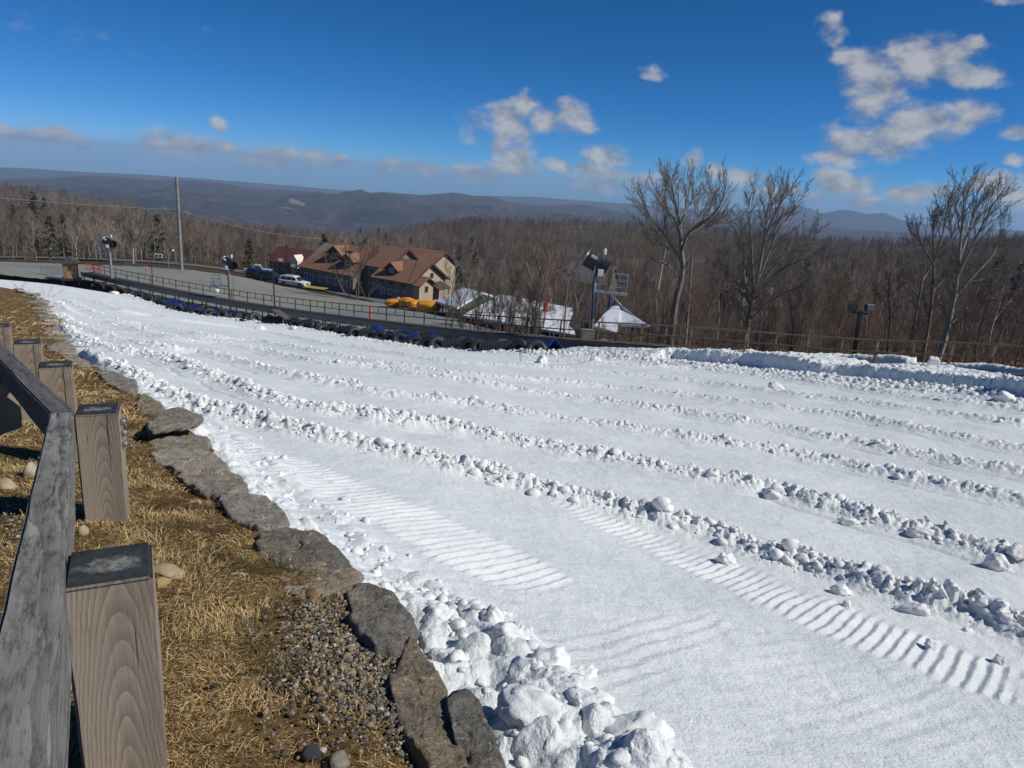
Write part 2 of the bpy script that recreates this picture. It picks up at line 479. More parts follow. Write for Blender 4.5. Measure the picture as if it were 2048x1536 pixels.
def HT(x, y):
    """height of the land"""
    x = np.asarray(x, float); y = np.asarray(y, float)
    r = np.maximum(np.hypot(x, y), 1.0); ph = np.arctan2(x, y)
    near = _TR(ph * 2.0, np.log(np.minimum(r, 1200))) * np.minimum(r, 1200)
    lr = np.log(r)
    zm = np.interp(ph, _mi[:, 0], np.tan(_mi[:, 1])) * 4200; zf = np.interp(ph, _fa[:, 0], np.tan(_fa[:, 1])) * 7000
    rough = fbm(x / 950.0, y / 950.0, 5, 0.52)
    ridge = 1 - np.abs(fbm(x / 620.0 + 5, y / 620.0, 5, 0.55)) * 2
    v = np.zeros_like(r)
    kn = [(850, near), (1250, -150 + 40 * rough), (2000, -200 + 60 * rough), (3000, 0.5 * zm - 0.5 * 190 + 80 * rough + 50 * (ridge - 0.5)), (4200, zm), (5200, -400 + 100 * rough), (6000, -330 + 90 * ridge), (7000, zf), (9000, -800 + 0 * zm), (26000, -900 + 0 * zm)]
    out = near.copy()
    for (r0, z0), (r1, z1) in zip(kn[:-1], kn[1:]):
        m = (r >= r0) & (r < r1)
        t = (lr - math.log(r0)) / (math.log(r1) - math.log(r0)); t = t * t * (3 - 2 * t)
        out = np.where(m, z0 * (1 - t) + z1 * t, out)
    out = np.where(r >= 26000, -1500, out)
    # spurs on the mountain faces, fading out at the crest so the skyline keeps its line
    amp = np.interp(r, [850, 1500, 2500, 3600, 4200, 5000, 6000, 6700, 7000, 9000], [0, 20, 45, 35, 5, 30, 40, 25, 5, 30])
    out = out + amp * (fbm(x / 290.0, y / 290.0, 5, 0.55) + 0.6 * (1 - 2 * np.abs(fbm(x / 560.0 + 3, y / 560.0, 3))) - 0.3)
    return out
def hT(x, y): return float(HT(np.array([x]), np.array([y]))[0])

NPH, NRR = 640, 560
ph = np.linspace(R(-72), R(72), NPH)
rr = np.exp(np.concatenate([np.linspace(math.log(3), math.log(900), 240), np.linspace(math.log(900), math.log(7700), 321)[1:]]))
PH, RR = np.meshgrid(ph, rr)
X = RR * np.sin(PH); Y = RR * np.cos(PH)
Z = HT(X, Y)
# keep the land under the snow field, the bank and the lot
P_ = np.stack([X.ravel(), Y.ravel()], 1); Z = Z.ravel()
d_, s_, _ = poly_dist(P_, BELT[:, :2]); e_, q_, _ = poly_dist(P_, EDGE2)
near_ = (P_[:, 1] < 100) & (d_ * s_ > 0)
Z = np.where(near_ & (e_ * -q_ > 0), HS(P_[:, 0], P_[:, 1]) - np.minimum(0.9, 0.05 + 0.4 * d_), Z)
bank_ = (e_ * -q_ <= 0) & (P_[:, 1] < 45)
Z = np.where(bank_, np.minimum(HB(P_[:, 0], P_[:, 1]), Z + 3) - 0.9, Z).reshape(X.shape)
me = npmesh('terrain', np.stack([X, Y, Z], -1).reshape(-1, 3), grid_faces(len(rr), NPH)[:, ::-1])
m_land, t, b = new_mat('woodland_floor')
wp = wpos(t)
n1 = noise(t, 0.012, 6, 0.6, wp); n2 = noise(t, 0.35, 5, 0.6, wp); n3 = noise(t, 0.0016, 5, 0.6, wp); n4 = noise(t, 0.03, 8, 0.75, wp)
c1 = ramp(t, n2, [(0.3, (0.08, 0.055, 0.037)), (0.55, (0.14, 0.098, 0.062)), (0.75, (0.22, 0.16, 0.10))])
c2 = ramp(t, n4, [(0.32, (0.022, 0.020, 0.017)), (0.5, (0.062, 0.050, 0.042)), (0.68, (0.115, 0.092, 0.075))])
# pines in patches, fields in the valley
pine = ramp(t, n3, [(0.56, (0, 0, 0)), (0.66, (1, 1, 1))])
c2 = mixc(t, M(t, 'MULTIPLY', pine, 0.6), c2, (0.018, 0.026, 0.014))
fld = ramp(t, noise(t, 0.0042, 2, 0.5, wp), [(0.705, (0, 0, 0)), (0.715, (1, 1, 1))])
c2 = mixc(t, M(t, 'MULTIPLY', fld, 0.8), c2, (0.30, 0.25, 0.17))
dist = VM(t, 'LENGTH', wp, out=1)
mrr = t.nodes.new('ShaderNodeMapRange'); mrr.inputs['From Min'].default_value = 500; mrr.inputs['From Max'].default_value = 1100
t.links.new(dist, mrr.inputs[0])
t.links.new(mixc(t, mrr.outputs[0], c1, c2), b.inputs['Base Color'])
b.inputs['Roughness'].default_value = 0.95
b.inputs['Specular IOR Level'].default_value = 0.05
bp = t.nodes.new('ShaderNodeBump'); bp.inputs['Strength'].default_value = 1.0; bp.inputs['Distance'].default_value = 14.0
t.links.new(n4, bp.inputs['Height']); t.links.new(bp.outputs[0], b.inputs['Normal'])
tag(link('terrain', me, m_land), kind='structure')

# parking lot: gravel sheet over the land
LOTP = np.array([at(*p)[:2] for p in LOT_EDGE])
bx = BELT[::-1][:, :2]
lot_poly = np.vstack([LOTP, BELT[BELT[:, 1] >= 55][:, :2] + np.array([1.2, 1.0]), [[-66, 92], [-85, 92], [-100, 92]]])
def in_poly(P, poly):
    x, y = P[:, 0], P[:, 1]; c = np.zeros(len(P), bool); j = len(poly) - 1
    for i in range(len(poly)):
        xi, yi = poly[i]; xj, yj = poly[j]
        with np.errstate(divide='ignore', invalid='ignore'):
            k = ((yi > y) != (yj > y)) & (x < (xj - xi) * (y - yi) / (yj - yi) + xi)
        c ^= k; j = i
    return c
def sheet_in_poly(name, poly, step, lift, mat, edge_noise=0.0, hf=HT):
    poly = np.asarray(poly, float)
    lo = poly.min(0) - 1; hi = poly.max(0) + 1
    gx = np.arange(lo[0], hi[0], step); gy = np.arange(lo[1], hi[1], step)
    XX, YY = np.meshgrid(gx, gy)
    P = np.stack([XX.ravel(), YY.ravel()], 1)
    Q = P + edge_noise * np.stack([fbm(P[:, 0] / 3, P[:, 1] / 3, 3), fbm(P[:, 0] / 3 + 40, P[:, 1] / 3, 3)], 1)
    ins = in_poly(Q, poly)
    ZZ = hf(P[:, 0], P[:, 1]) + lift
    fc = grid_faces(len(gy), len(gx)); fc = fc[ins[fc].any(1)]
    used = np.unique(fc); mp_ = np.full(len(P), -1); mp_[used] = np.arange(len(used))
    me = npmesh(name, np.c_[P, ZZ][used], mp_[fc])
    return tag(link(name, me, mat), kind='structure')
m_lot, t, b = new_mat('lot_gravel')
wp = wpos(t)
big = noise(t, 0.045, 4, 0.6, wp); fin = noise(t, 1.6, 6, 0.7, wp)
tr = noise(t, 0.25, 4, 0.6, objco(t, (0.25, 1.1, 1), 'Object'))
col = ramp(t, fin, [(0.25, (0.165, 0.168, 0.14)), (0.75, (0.275, 0.275, 0.235))])
col = mixc(t, ramp(t, big, [(0.48, (0, 0, 0)), (0.62, (1, 1, 1))]), col, (0.17, 0.185, 0.19))
col = mixc(t, ramp(t, tr, [(0.5, (0, 0, 0)), (0.75, (0.5, 0.5, 0.5))]), col, (0.27, 0.25, 0.19))
t.links.new(col, b.inputs['Base Color']); b.inputs['Roughness'].default_value = 0.9
bump(t, b, fin, 0.5, 0.05)
sheet_in_poly('parking_lot', lot_poly, 0.9, 0.12, m_lot, 1.2)
# the road past the lot
m_road, t, b = new_mat('road_asphalt')
wp = wpos(t)
t.links.new(ramp(t, noise(t, 0.7, 6, 0.65, wp), [(0.3, (0.085, 0.088, 0.092)), (0.7, (0.15, 0.152, 0.155))]), b.inputs['Base Color']); b.inputs['Roughness'].default_value = 0.9
ROADC = np.array([at(x, y, Y)[:2] for (x, y, Y) in [(-250,512,128),(0,517,131),(250,523,136),(400,534,137),(520,547,134),(640,567,126),(760,594,112),(850,618,98),(900,632,92)]])
rl = smooth_line(ROADC, 6); tg = np.gradient(rl, axis=0); tg /= np.linalg.norm(tg, axis=1)[:, None]; nrm = np.stack([-tg[:, 1], tg[:, 0]], 1)
sheet_in_poly('road', np.vstack([rl + nrm * 3.5, (rl - nrm * 3.5)[::-1]]), 0.8, 0.16, m_road, 0.4)

# =================================================================== SNOW
def hit(x, y, hf, lo=1.0, hi=140.0):
    """where the view line through photo pixel (x, y) meets the surface hf"""
    d = ray(x, y); d = d / d[1]
    ys = np.exp(np.linspace(math.log(lo), math.log(hi), 700))
    g = d[2] * ys - hf(d[0] * ys, ys)
    k = np.where((g[:-1] > 0) & (g[1:] <= 0))[0]
    if len(k) == 0:
        k = [int(np.argmin(np.abs(g)))]; return np.array([d[0] * ys[k[0]], ys[k[0]]])
    i = k[0]; tt = g[i] / (g[i] - g[i + 1]); Yh = ys[i] + tt * (ys[i + 1] - ys[i])
    return np.array([d[0] * Yh, Yh])
BERMS_PX = {
 'A': [(150,712),(198,730),(254,748),(305,770),(355,793),(431,821),(560,852),(700,888),(850,924),(1000,964),(1150,1003),(1300,1042),(1414,1068),(1529,1114),(1681,1154),(1796,1196),(1948,1240),(2060,1280),(2250,1350)],
 'B': [(120,655),(159,682),(190,697),(254,711),(330,723),(381,739),(430,756),(496,780),(570,802),(643,818),(716,830),(789,845),(899,860),(1009,881),(1100,899),(1250,930),(1400,962),(1452,972),(1567,993),(1643,1016),(1796,1060),(1900,1088),(1987,1118),(2060,1136),(2250,1180)],
 'C': [(118,628),(145,648),(178,665),(241,682),(279,690),(330,700),(393,704),(460,718),(533,740),(606,759),(680,772),(735,783),(808,796),(863,804),(936,812),(991,822),(1100,837),(1250,858),(1400,882),(1495,896),(1590,909),(1685,928),(1748,944),(1843,963),(1938,985),(2060,1010),(2250,1050)],
 'D': [(112,606),(150,632),(228,647),(305,669),(355,682),(431,688),(520,702),(606,720),(680,732),(753,740),(826,752),(899,763),(991,775),(1100,789),(1250,810),(1400,832),(1530,852),(1685,880),(1843,910),(1970,935),(2060,952),(2250,985)],
 'E': [(140,604),(165,618),(228,640),(287,649),(355,661),(419,674),(520,684),(606,701),(680,713),(753,727),(826,737),(900,747),(1009,757),(1100,762),(1250,776),(1400,794),(1530,812),(1685,832),(1843,862),(1970,885),(2060,900),(2250,930)],
 'G': [(170,600),(228,618),(305,632),(381,645),(482,655),(560,668),(650,690),(735,701),(826,714),(900,725),(1009,733),(1100,738),(1250,750),(1400,763),(1530,780),(1685,800),(1843,822),(1970,842),(2060,855),(2250,880)],
 'H': [(1180,728),(1300,736),(1400,741),(1500,752),(1600,764),(1700,776),(1800,792),(1900,806),(2060,826),(2250,850)],
}
BERM = {}
for k, pts in BERMS_PX.items():
    BERM[k] = resample(smooth_line(np.array([hit(x, y, HS) for x, y in pts]), 4), 0.4)
BH = {'A': (0.19, 0.12), 'B': (0.25, 0.135), 'C': (0.29, 0.11), 'D': (0.33, 0.105), 'E': (0.36, 0.10), 'G': (0.36, 0.095), 'H': (0.5, 0.13)}   # half width, height
BANK_PX = [(1290,722),(1340,722),(1400,727),(1500,735),(1600,748),(1700,758),(1800,772),(1900,784),(2000,800),(2100,815),(2300,845)]
BANKL = resample(smooth_line(np.array([hit(x, y, HS) for x, y in BANK_PX]), 4), 0.4)
far_edge = np.array([at(*e)[:2] for e in SNOW_E])
def _tread(px_, d0, d1, per, amp):
    poly = np.array([hit(x, y, HS) for x, y in px_]); dv = hit(*d1, HS) - hit(*d0, HS); dv /= np.linalg.norm(dv)
    return poly, np.array([-dv[1], dv[0]]), per, amp
TREADS = [_tread([(425,872),(520,885),(640,922),(800,985),(950,1050),(1080,1112),(1190,1172),(1100,1190),(960,1172),(860,1120),(760,1062),(640,1000),(540,940),(455,900)], (950,1085), (1080,1062), 0.083, 0.022),
          _tread([(1060,985),(1200,1028),(1320,1068),(1440,1108),(1600,1172),(1750,1230),(1900,1288),(2060,1345),(2060,1425),(1900,1375),(1750,1322),(1600,1258),(1450,1182),(1300,1110),(1150,1040)], (1491,1179), (1545,1155), 0.076, 0.022),
          _tread([(900,1200),(1100,1240),(1400,1210),(1500,1260),(1300,1420),(1500,1500),(1300,1520),(1150,1400)], (1000,1262), (1180,1228), 0.10, 0.006),
          _tread([(1500,1240),(1900,1360),(2040,1480),(2040,1530),(1500,1500),(1400,1350)], (1560,1400), (1800,1340), 0.11, 0.005)]
def snow_disp(P):
    x, y = P[:, 0], P[:, 1]
    z = HS(x, y)
    rr_ = np.hypot(x, y)
    z = z + 0.05 * fbm(x / 2.2, y / 2.2, 3) + 0.10 * fbm(x / 9.0, y / 9.0, 2)
    z = z + 0.010 * fbm(x / 0.22, y / 0.22, 3, 0.6)
    w1, id1 = worley(x / 0.13, y / 0.13); w2, id2 = worley(x / 0.055 + 7, y / 0.055)
    w3, id3 = worley(x / 0.30 + 3, y / 0.30)
    lump = np.sqrt(np.clip(1 - (w1 / 0.62) ** 2, 0, 1)) * (0.35 + 0.65 * id1)
    small = np.sqrt(np.clip(1 - (w2 / 0.6) ** 2, 0, 1)) * (0.2 + 0.8 * id2)
    large = np.sqrt(np.clip(1 - (w3 / 0.62) ** 2, 0, 1)) * (0.3 + 0.7 * id3)
    cr = 1 - np.abs(fbm(x / 0.16, y / 0.16, 4, 0.65)) * 2.4
    rough = np.zeros(len(P)); dmin = np.full(len(P), 99.0)
    for k, ln in BERM.items():
        hw, hh = BH[k]
        lo = ln.min(0) - 3; hi = ln.max(0) + 3
        m = (x > lo[0]) & (x < hi[0]) & (y > lo[1]) & (y < hi[1])
        if not m.any(): continue
        d, sg, arc = poly_dist(P[m], ln)
        L = arc.max() if len(arc) else 1
        along = fbm(arc / 1.7 + 11 * ord(k), arc * 0 + 3.7, 3)
        hw_ = hw * (1 + 0.35 * fbm(arc / 0.9 + 5 * ord(k), arc * 0 + 1.1, 2))
        wob = 0.09 * fbm(arc / 0.6, arc * 0 + 9.0, 2)
        e = (d * sg + wob) / hw_
        prof = np.exp(-e ** 2 * 1.1)
        hgt = hh * (0.75 + 0.55 * along)
        zz = hgt * prof * (0.50 + 0.55 * lump[m] + 0.35 * large[m] + 0.55 * cr[m]) + 0.045 * prof * small[m]
        # grooves pressed beside the windrow
        gr = np.exp(-((np.abs(e) - 1.9) / 0.35) ** 2)
        zz = zz - 0.022 * gr * (0.5 + 0.5 * np.sin(e * 9)) * (k != 'A')
        z[m] += zz
        rough[m] = np.maximum(rough[m], prof)
        dmin[m] = np.minimum(dmin[m], d)
    # tread marks left by the grooming machine
    for poly, nv, per, amp in TREADS:
        lo = poly.min(0) - 0.6; hi = poly.max(0) + 0.6
        m = (x > lo[0]) & (x < hi[0]) & (y > lo[1]) & (y < hi[1])
        if not m.any(): continue
        Pm = P[m]; wob = 0.10 * np.stack([fbm(Pm[:, 0] / .3, Pm[:, 1] / .3, 2), fbm(Pm[:, 0] / .3 + 9, Pm[:, 1] / .3, 2)], 1)
        d, sg, _ = poly_dist(Pm + wob, np.vstack([poly, poly[:1]]))
        msk = sstep(0.0, 0.16, np.where(in_poly(Pm + wob, poly), d, -d))
        worn = sstep(-0.42, 0.05, fbm(Pm[:, 0] / 0.9, Pm[:, 1] / 0.9, 3))
        ph_ = (Pm @ nv + 0.03 * fbm(Pm[:, 0] / .45, Pm[:, 1] / .45, 3)) / per
        fr = ph_ - np.floor(ph_)
        saw = np.where(fr < 0.62, fr / 0.62, (1 - fr) / 0.38) - 0.5
        z[m] += amp * msk * (0.25 + 0.75 * worn) * saw * (1 + 0.4 * fbm(Pm[:, 0] / .2, Pm[:, 1] / .2, 2))
    # lane floors: faint drag ripples
    z = z + 0.006 * sstep(0.3, 0.9, dmin) * fbm(x / 0.5 + 0.6 * y, y / 0.09, 2) * np.exp(-rr_ / 14)
    # ploughed-up lumps against the stone edge
    d, sg, arc = poly_dist(P, EDGE2)
    s_in = d * -sg                                # distance out from the stone edge
    rg = 1 - np.abs(fbm(x / 0.55 + 2.2, y / 0.55, 4, 0.5)) * 2.2
    close = np.clip((3.1 - y) / 1.4, 0, 1)
    wdt = 0.24 + 0.07 * fbm(arc / 1.3, arc * 0, 2) + 0.30 * close
    nearw = np.exp(-(s_in / wdt) ** 2) * np.clip((13 - y) / 6, 0, 1)
    z = z + nearw * (0.02 + 0.05 * rg + 0.05 * fbm(x / 0.3, y / 0.3, 4, 0.6) + 0.045 * lump + 0.012 * small)
    crest = 0.50 + 0.10 * fbm(arc / 0.5, arc * 0 + 4, 3)
    hump = sstep(-0.05, 0.85, s_in / crest) * (1 - sstep(0.95, 1.45, s_in / crest)) * close
    big = fbm(x / 0.42 + 8, y / 0.42, 5, 0.52)
    z = z + hump * (0.105 + 0.11 * big + 0.06 * rg + 0.05 * large * (id3 > 0.5) + 0.03 * lump + 0.01 * cr)
    z = z + 0.05 * np.exp(-((s_in - 0.40) / 0.13) ** 2) * sstep(1.6, 2.6, y) * np.clip((9 - y) / 4, 0, 1) * (0.4 + 0.5 * lump + fbm(x / .6, y / .6, 3))
    # tucks in under the stones
    cap = HB(x, y) - 0.05 - 0.5 * np.clip(-0.10 - s_in, 0, 1)
    kk = sstep(0.03, -0.14, s_in)
    z = z * (1 - kk) + np.minimum(z, cap) * kk
    # the cut bank along the lift on the right
    lo = BANKL.min(0) - 6
    m = (x > lo[0]) & (y > lo[1])
    if m.any():
        d, sg, arc = poly_dist(P[m], BANKL)
        s = d * np.where(sg == 0, 1, sg) + 0.35 * fbm(arc / 1.6, arc * 0 + 2, 3) + 0.12 * fbm(arc / 0.35, arc * 0 + 5, 2)
        tap = sstep(0, 2.2, arc) * (0.72 + 0.35 * fbm(arc / 3.0, arc * 0 + 8, 2))
        hb = 0.82 * tap * (0.55 + 0.45 * np.interp(arc, [0, 6, 14, 22], [1, 1.1, 0.7, 0.55]))
        up = sstep(-0.02, 0.30, s)
        z[m] += hb * up * (1 + 0.18 * fbm(x[m] / .7, y[m] / .7, 3)) + up * 0.08 * lump[m] + 0.10 * np.exp(-((s + 0.35) / 0.4) ** 2) * large[m] * tap
    # the bank stops short of the lift deck
    m = (x > 2) & (y > 15)
    if m.any():
        d, sg, arc = poly_dist(P[m], BELT[:, :2]); ca = np.r_[0, np.cumsum(np.hypot(*np.diff(BELT[:, :2], axis=0).T))]
        z[m] = np.minimum(z[m], np.interp(arc, ca, BELT[:, 2]) - 0.16 + 1.6 * np.clip(d - 0.95, 0, 9))
    # snow thrown against the tubes
    d, sg, arc = poly_dist(P, far_edge)
    z = z + 0.22 * np.exp(-(d / 0.7) ** 2) * (0.6 + 0.8 * lump + 0.4 * fbm(x / 1.1, y / 1.1, 3))
    return z
BELT_S = BELT[:, :2]
def snow_mesh():
    nph, nr = 1300, 1150
    ph = np.linspace(R(-60), R(62), nph)
    rr = np.exp(np.linspace(math.log(1.25), math.log(112), nr))
    PH, RR = np.meshgrid(ph, rr)
    P = np.stack([(RR * np.sin(PH)).ravel(), (RR * np.cos(PH) - 0.0).ravel()], 1)
    d, sg, _ = poly_dist(P, EDGE2)
    inside = (d * -sg) > -0.42                       # right of the stone edge, tucked a little under it
    db, sb, _ = poly_dist(P, BELT_S)
    nz = 0.9 * fbm(P[:, 0] / 1.5, P[:, 1] / 1.5, 3)
    inside &= (db * sb) > -1.9 + nz                # up to just behind the lift
    inside &= P[:, 0] < 40
    inside &= (P[:, 1] + 0.05 * P[:, 0] + 2.0 * nz) < 88
    fc = grid_faces(nr, nph)[:, ::-1]
    fc = fc[inside[fc].all(1)]
    used = np.unique(fc); mp_ = np.full(len(P), -1); mp_[used] = np.arange(len(used))
    P = P[used]
    z = snow_disp(P)
    return npmesh('snow', np.c_[P, z], mp_[fc]), P
m_snow, t, b = new_mat('snow')
wp = wpos(t)
dirt = noise(t, 0.8, 6, 0.65, wp); gr = noise(t, 9.0, 6, 0.7, wp); gf = noise(t, 60.0, 3, 0.7, wp)
col = ramp(t, dirt, [(0.35, (0.67, 0.695, 0.70)), (0.6, (0.765, 0.79, 0.785))])
col = mixc(t, ramp(t, noise(t, 2.6, 7, 0.72, wp), [(0.62, (0, 0, 0)), (0.8, (0.5, 0.5, 0.5))]), col, (0.60, 0.57, 0.52))
t.links.new(col, b.inputs['Base Color'])
b.inputs['Roughness'].default_value = 0.62
b.inputs['Specular IOR Level'].default_value = 0.25
b.inputs['Subsurface Weight'].default_value = 0.0
g2 = noise(t, 24.0, 5, 0.75, wp)
bh = M(t, 'ADD', M(t, 'ADD', M(t, 'MULTIPLY', gr, 0.6), M(t, 'MULTIPLY', g2, 0.4)), M(t, 'MULTIPLY', gf, 0.3))
bump(t, b, bh, 0.7, 0.035)
me, SNOWP = snow_mesh()
tag(link('snow', me, m_snow), kind='structure')
# =================================================================== BANK, STONES, GUARD RAIL
BANK_END = 41.0
def bank_z(P):
    x, y = P[:, 0], P[:, 1]
    z = HB(x, y)
    d, sg, arc = poly_dist(P, EDGE2)
    s = d * sg                                   # distance in from the stone edge (left side positive)
    z = z + 0.035 * fbm(x / 0.5, y / 0.5, 4) + 0.06 * fbm(x / 2.5 + 4, y / 2.5, 2)
    z = z - 0.55 * sstep(0.10, -0.35, s) - 0.03 * sstep(0.5, 0.0, s)
    return z
nph, nr = 520, 760
rr = np.exp(np.linspace(math.log(0.9), math.log(60), nr))
ph = np.linspace(R(-100), R(28), nph)
PH, RR = np.meshgrid(ph, rr)
P = np.stack([(RR * np.sin(PH)).ravel(), (RR * np.cos(PH)).ravel()], 1)
d, sg, _ = poly_dist(P, EDGE2)
ins = (d * sg > -0.38) & (P[:, 1] < BANK_END + 1.5 * fbm(P[:, 0] / 2, P[:, 1] / 2, 3) + 0.25 * (P[:, 0] + 26))
fc = grid_faces(nr, nph)[:, ::-1]; fc = fc[ins[fc].all(1)]
used = np.unique(fc); mp_ = np.full(len(P), -1); mp_[used] = np.arange(len(used)); P = P[used]
me = npmesh('bank_ground', np.c_[P, bank_z(P)], mp_[fc])
m_bank, t, b = new_mat('dead_turf')
wp = wpos(t)
f1 = noise(t, 38, 6, 0.7, wp, 0.6); f2 = noise(t, 2.2, 5, 0.6, wp); f3 = noise(t, 7, 4, 0.6, wp)
col = ramp(t, f1, [(0.28, (0.05, 0.028, 0.012)), (0.5, (0.17, 0.105, 0.042)), (0.72, (0.34, 0.235, 0.115))])
col = mixc(t, ramp(t, f2, [(0.45, (0, 0, 0)), (0.68, (0.75, 0.75, 0.75))]), col, ramp(t, f1, [(0.3, (0.05, 0.036, 0.012)), (0.7, (0.17, 0.13, 0.055))]))
col = mixc(t, ramp(t, f3, [(0.58, (0, 0, 0)), (0.72, (0.8, 0.8, 0.8))]), col, ramp(t, f1, [(0.3, (0.02, 0.012, 0.006)), (0.7, (0.09, 0.06, 0.035))]))
t.links.new(col, b.inputs['Base Color']); b.inputs['Roughness'].default_value = 0.95; b.inputs['Specular IOR Level'].default_value = 0.1
bump(t, b, M(t, 'ADD', f1, M(t, 'MULTIPLY', f3, 2.0)), 0.8, 0.03)
tag(link('bank_ground', me, m_bank), kind='structure')
def hbank(x, y): return float(bank_z(np.array([[x, y]]))[0])
def bank_hit(px_, py_):
    return hit(px_, py_, HB, 0.6, 60)

# ---- dead grass (real blades, matted)
def blades(n, region, hmin, hmax, wd, seed, flat=0.75, r0=0.9, r1=6.0):
    g = np.random.default_rng(seed)
    # density falls with distance
    u = g.random(n); r = np.exp(math.log(r0) + u * (math.log(r1) - math.log(r0))); a = g.uniform(R(-62), R(24), n)
    P = np.stack([r * np.sin(a), r * np.cos(a)], 1)
    d, sg, _ = poly_dist(P, EDGE2)
    clump = fbm(P[:, 0] / 0.35, P[:, 1] / 0.35, 3)
    keep = (d * sg > 0.10 + 0.40 * g.random(n) ** 2.5) & (clump + 0.35 * g.random(n) > -0.12) & (P[:, 1] < BANK_END)
    for (sx, sy, sd) in [(700,1290,0.17), (760,1350,0.20), (650,1235,0.12), (820,1420,0.14), (20,1050,0.2), (20,1200,0.2)]:
        q = bank_hit(sx, sy); keep &= g.random(n) > 0.93 * np.exp(-((P[:, 0] - q[0]) ** 2 + (P[:, 1] - q[1]) ** 2) / (2 * sd ** 2))
    P = P[keep]; n = len(P); r = r[keep]; clump = clump[keep]
    z = bank_z(P)
    # locally combed direction
    th = 2.2 * fbm(P[:, 0] / 0.5 + 31, P[:, 1] / 0.5, 3) * math.pi + g.normal(0, 0.9, n)
    L = g.uniform(hmin, hmax, n) * np.clip(0.6 + 0.12 * r, 0.7, 2.4); w = wd * np.clip(0.6 + r * 0.22, 0.6, 5.0) * g.uniform(0.6, 1.3, n)
    up = g.uniform(0.05, 1.0 - flat, n) + 0.25 * (g.random(n) < 0.08)
    D = np.stack([np.cos(th), np.sin(th)], 1); S = np.stack([-D[:, 1], D[:, 0]], 1)
    bend = g.normal(0, 0.35, n)[:, None]
    p0 = np.c_[P, z - 0.004]
    p1 = np.c_[P + D * (L * 0.5)[:, None], z + 0.012 + up * L * 0.55]
    D2 = D + bend * S
    p2 = np.c_[P + D * (L * 0.5)[:, None] + D2 * (L * 0.5)[:, None], z + 0.010 + up * L * g.uniform(0.3, 1.1, n)]
    So = np.c_[S, g.normal(0, 0.4, n)] * w[:, None] / 2
    V = np.stack([p0 - So, p0 + So, p1 + So * 0.85, p1 - So * 0.85, p2], 1).reshape(-1, 3)
    k = np.arange(n)[:, None] * 5
    q = k + np.array([[0, 1, 2, 3]]); tr = k + np.array([[3, 2, 4]])
    base = np.array([[0.58, 0.41, 0.19], [0.50, 0.32, 0.13], [0.68, 0.54, 0.31], [0.25, 0.14, 0.06], [0.31, 0.24, 0.10]])
    ci = g.choice(5, n, p=[0.36, 0.30, 0.14, 0.12, 0.08])
    c = base[ci] * g.uniform(0.65, 1.2, n)[:, None]
    zone = fbm(P[:, 0] / 0.9 + 9, P[:, 1] / 0.9, 3)
    c = c * (1 - 0.35 * np.clip(zone, 0, 1))[:, None]
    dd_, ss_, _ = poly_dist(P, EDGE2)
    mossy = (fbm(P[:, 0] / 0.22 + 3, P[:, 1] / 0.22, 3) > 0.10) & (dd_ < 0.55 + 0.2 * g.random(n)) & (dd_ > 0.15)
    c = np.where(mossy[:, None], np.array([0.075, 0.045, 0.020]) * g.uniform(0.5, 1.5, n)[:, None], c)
    olive = fbm(P[:, 0] / 0.6 + 21, P[:, 1] / 0.6, 3) > 0.18
    c = np.where((olive & (g.random(n) < 0.5))[:, None], np.array([0.20, 0.165, 0.065]) * g.uniform(0.6, 1.2, n)[:, None], c)
    return V, q, tr, np.repeat(c, 5, 0)
Vs, Qs, Ts, Cs = [], [], [], []; off = 0
for args in ((230000, None, 0.018, 0.055, 0.0018, 1, 0.82, 0.95, 9.0), (22000, None, 0.04, 0.085, 0.0020, 2, 0.55, 0.95, 14.0), (60000, None, 0.05, 0.10, 0.003, 3, 0.72, 6.0, 44.0)):
    V, q, tr, c = blades(args[0], *args[1:5], args[5], flat=args[6], r0=args[7], r1=args[8])
    Vs.append(V); Qs.append(q + off); Ts.append(tr + off); Cs.append(c); off += len(V)
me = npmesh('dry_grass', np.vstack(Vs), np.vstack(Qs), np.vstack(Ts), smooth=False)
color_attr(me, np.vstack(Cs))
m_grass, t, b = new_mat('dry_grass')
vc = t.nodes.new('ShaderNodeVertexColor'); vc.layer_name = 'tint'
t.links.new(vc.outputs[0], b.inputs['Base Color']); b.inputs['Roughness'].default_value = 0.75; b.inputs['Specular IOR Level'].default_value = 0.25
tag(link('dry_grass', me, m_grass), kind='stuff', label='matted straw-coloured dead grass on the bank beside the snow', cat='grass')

# ---- rocks
def ico(sub):
    bm = bmesh.new(); bmesh.ops.create_icosphere(bm, subdivisions=sub, radius=1.0)
    V = np.array([v.co[:] for v in bm.verts]); Fc = np.array([[v.index for v in f.verts] for f in bm.faces]); bm.free()
    return V, Fc
ICO = {k: ico(k) for k in (1, 2, 3, 4)}
def n3(V, s, o):
    return fbm(V[:, 0] * s + o + 0.7 * V[:, 2] * s, V[:, 1] * s - o + 1.3 * V[:, 2] * s * 0.6, 4)
def rock_mesh(name, size, seed, sub=3, ang=0.5, rough=0.1):
    V, Fc = ICO[sub]; g = np.random.default_rng(seed)
    V = V.copy()
    for k in range(int(9 * ang) + 3):             # planar facets
        nrm = g.normal(size=3); nrm /= np.linalg.norm(nrm); c = g.uniform(0.55, 0.92)
        dd = V @ nrm - c
        V = V - np.where(dd > 0, dd, 0)[:, None] * nrm * 0.92
    V = V * (1 + rough * n3(V, 2.2, seed * 3.1))[:, None] + 0.02 * g.normal(size=V.shape) * rough * 3
    return npmesh(name, V * np.asarray(size) / 2, tris=Fc, smooth=True)
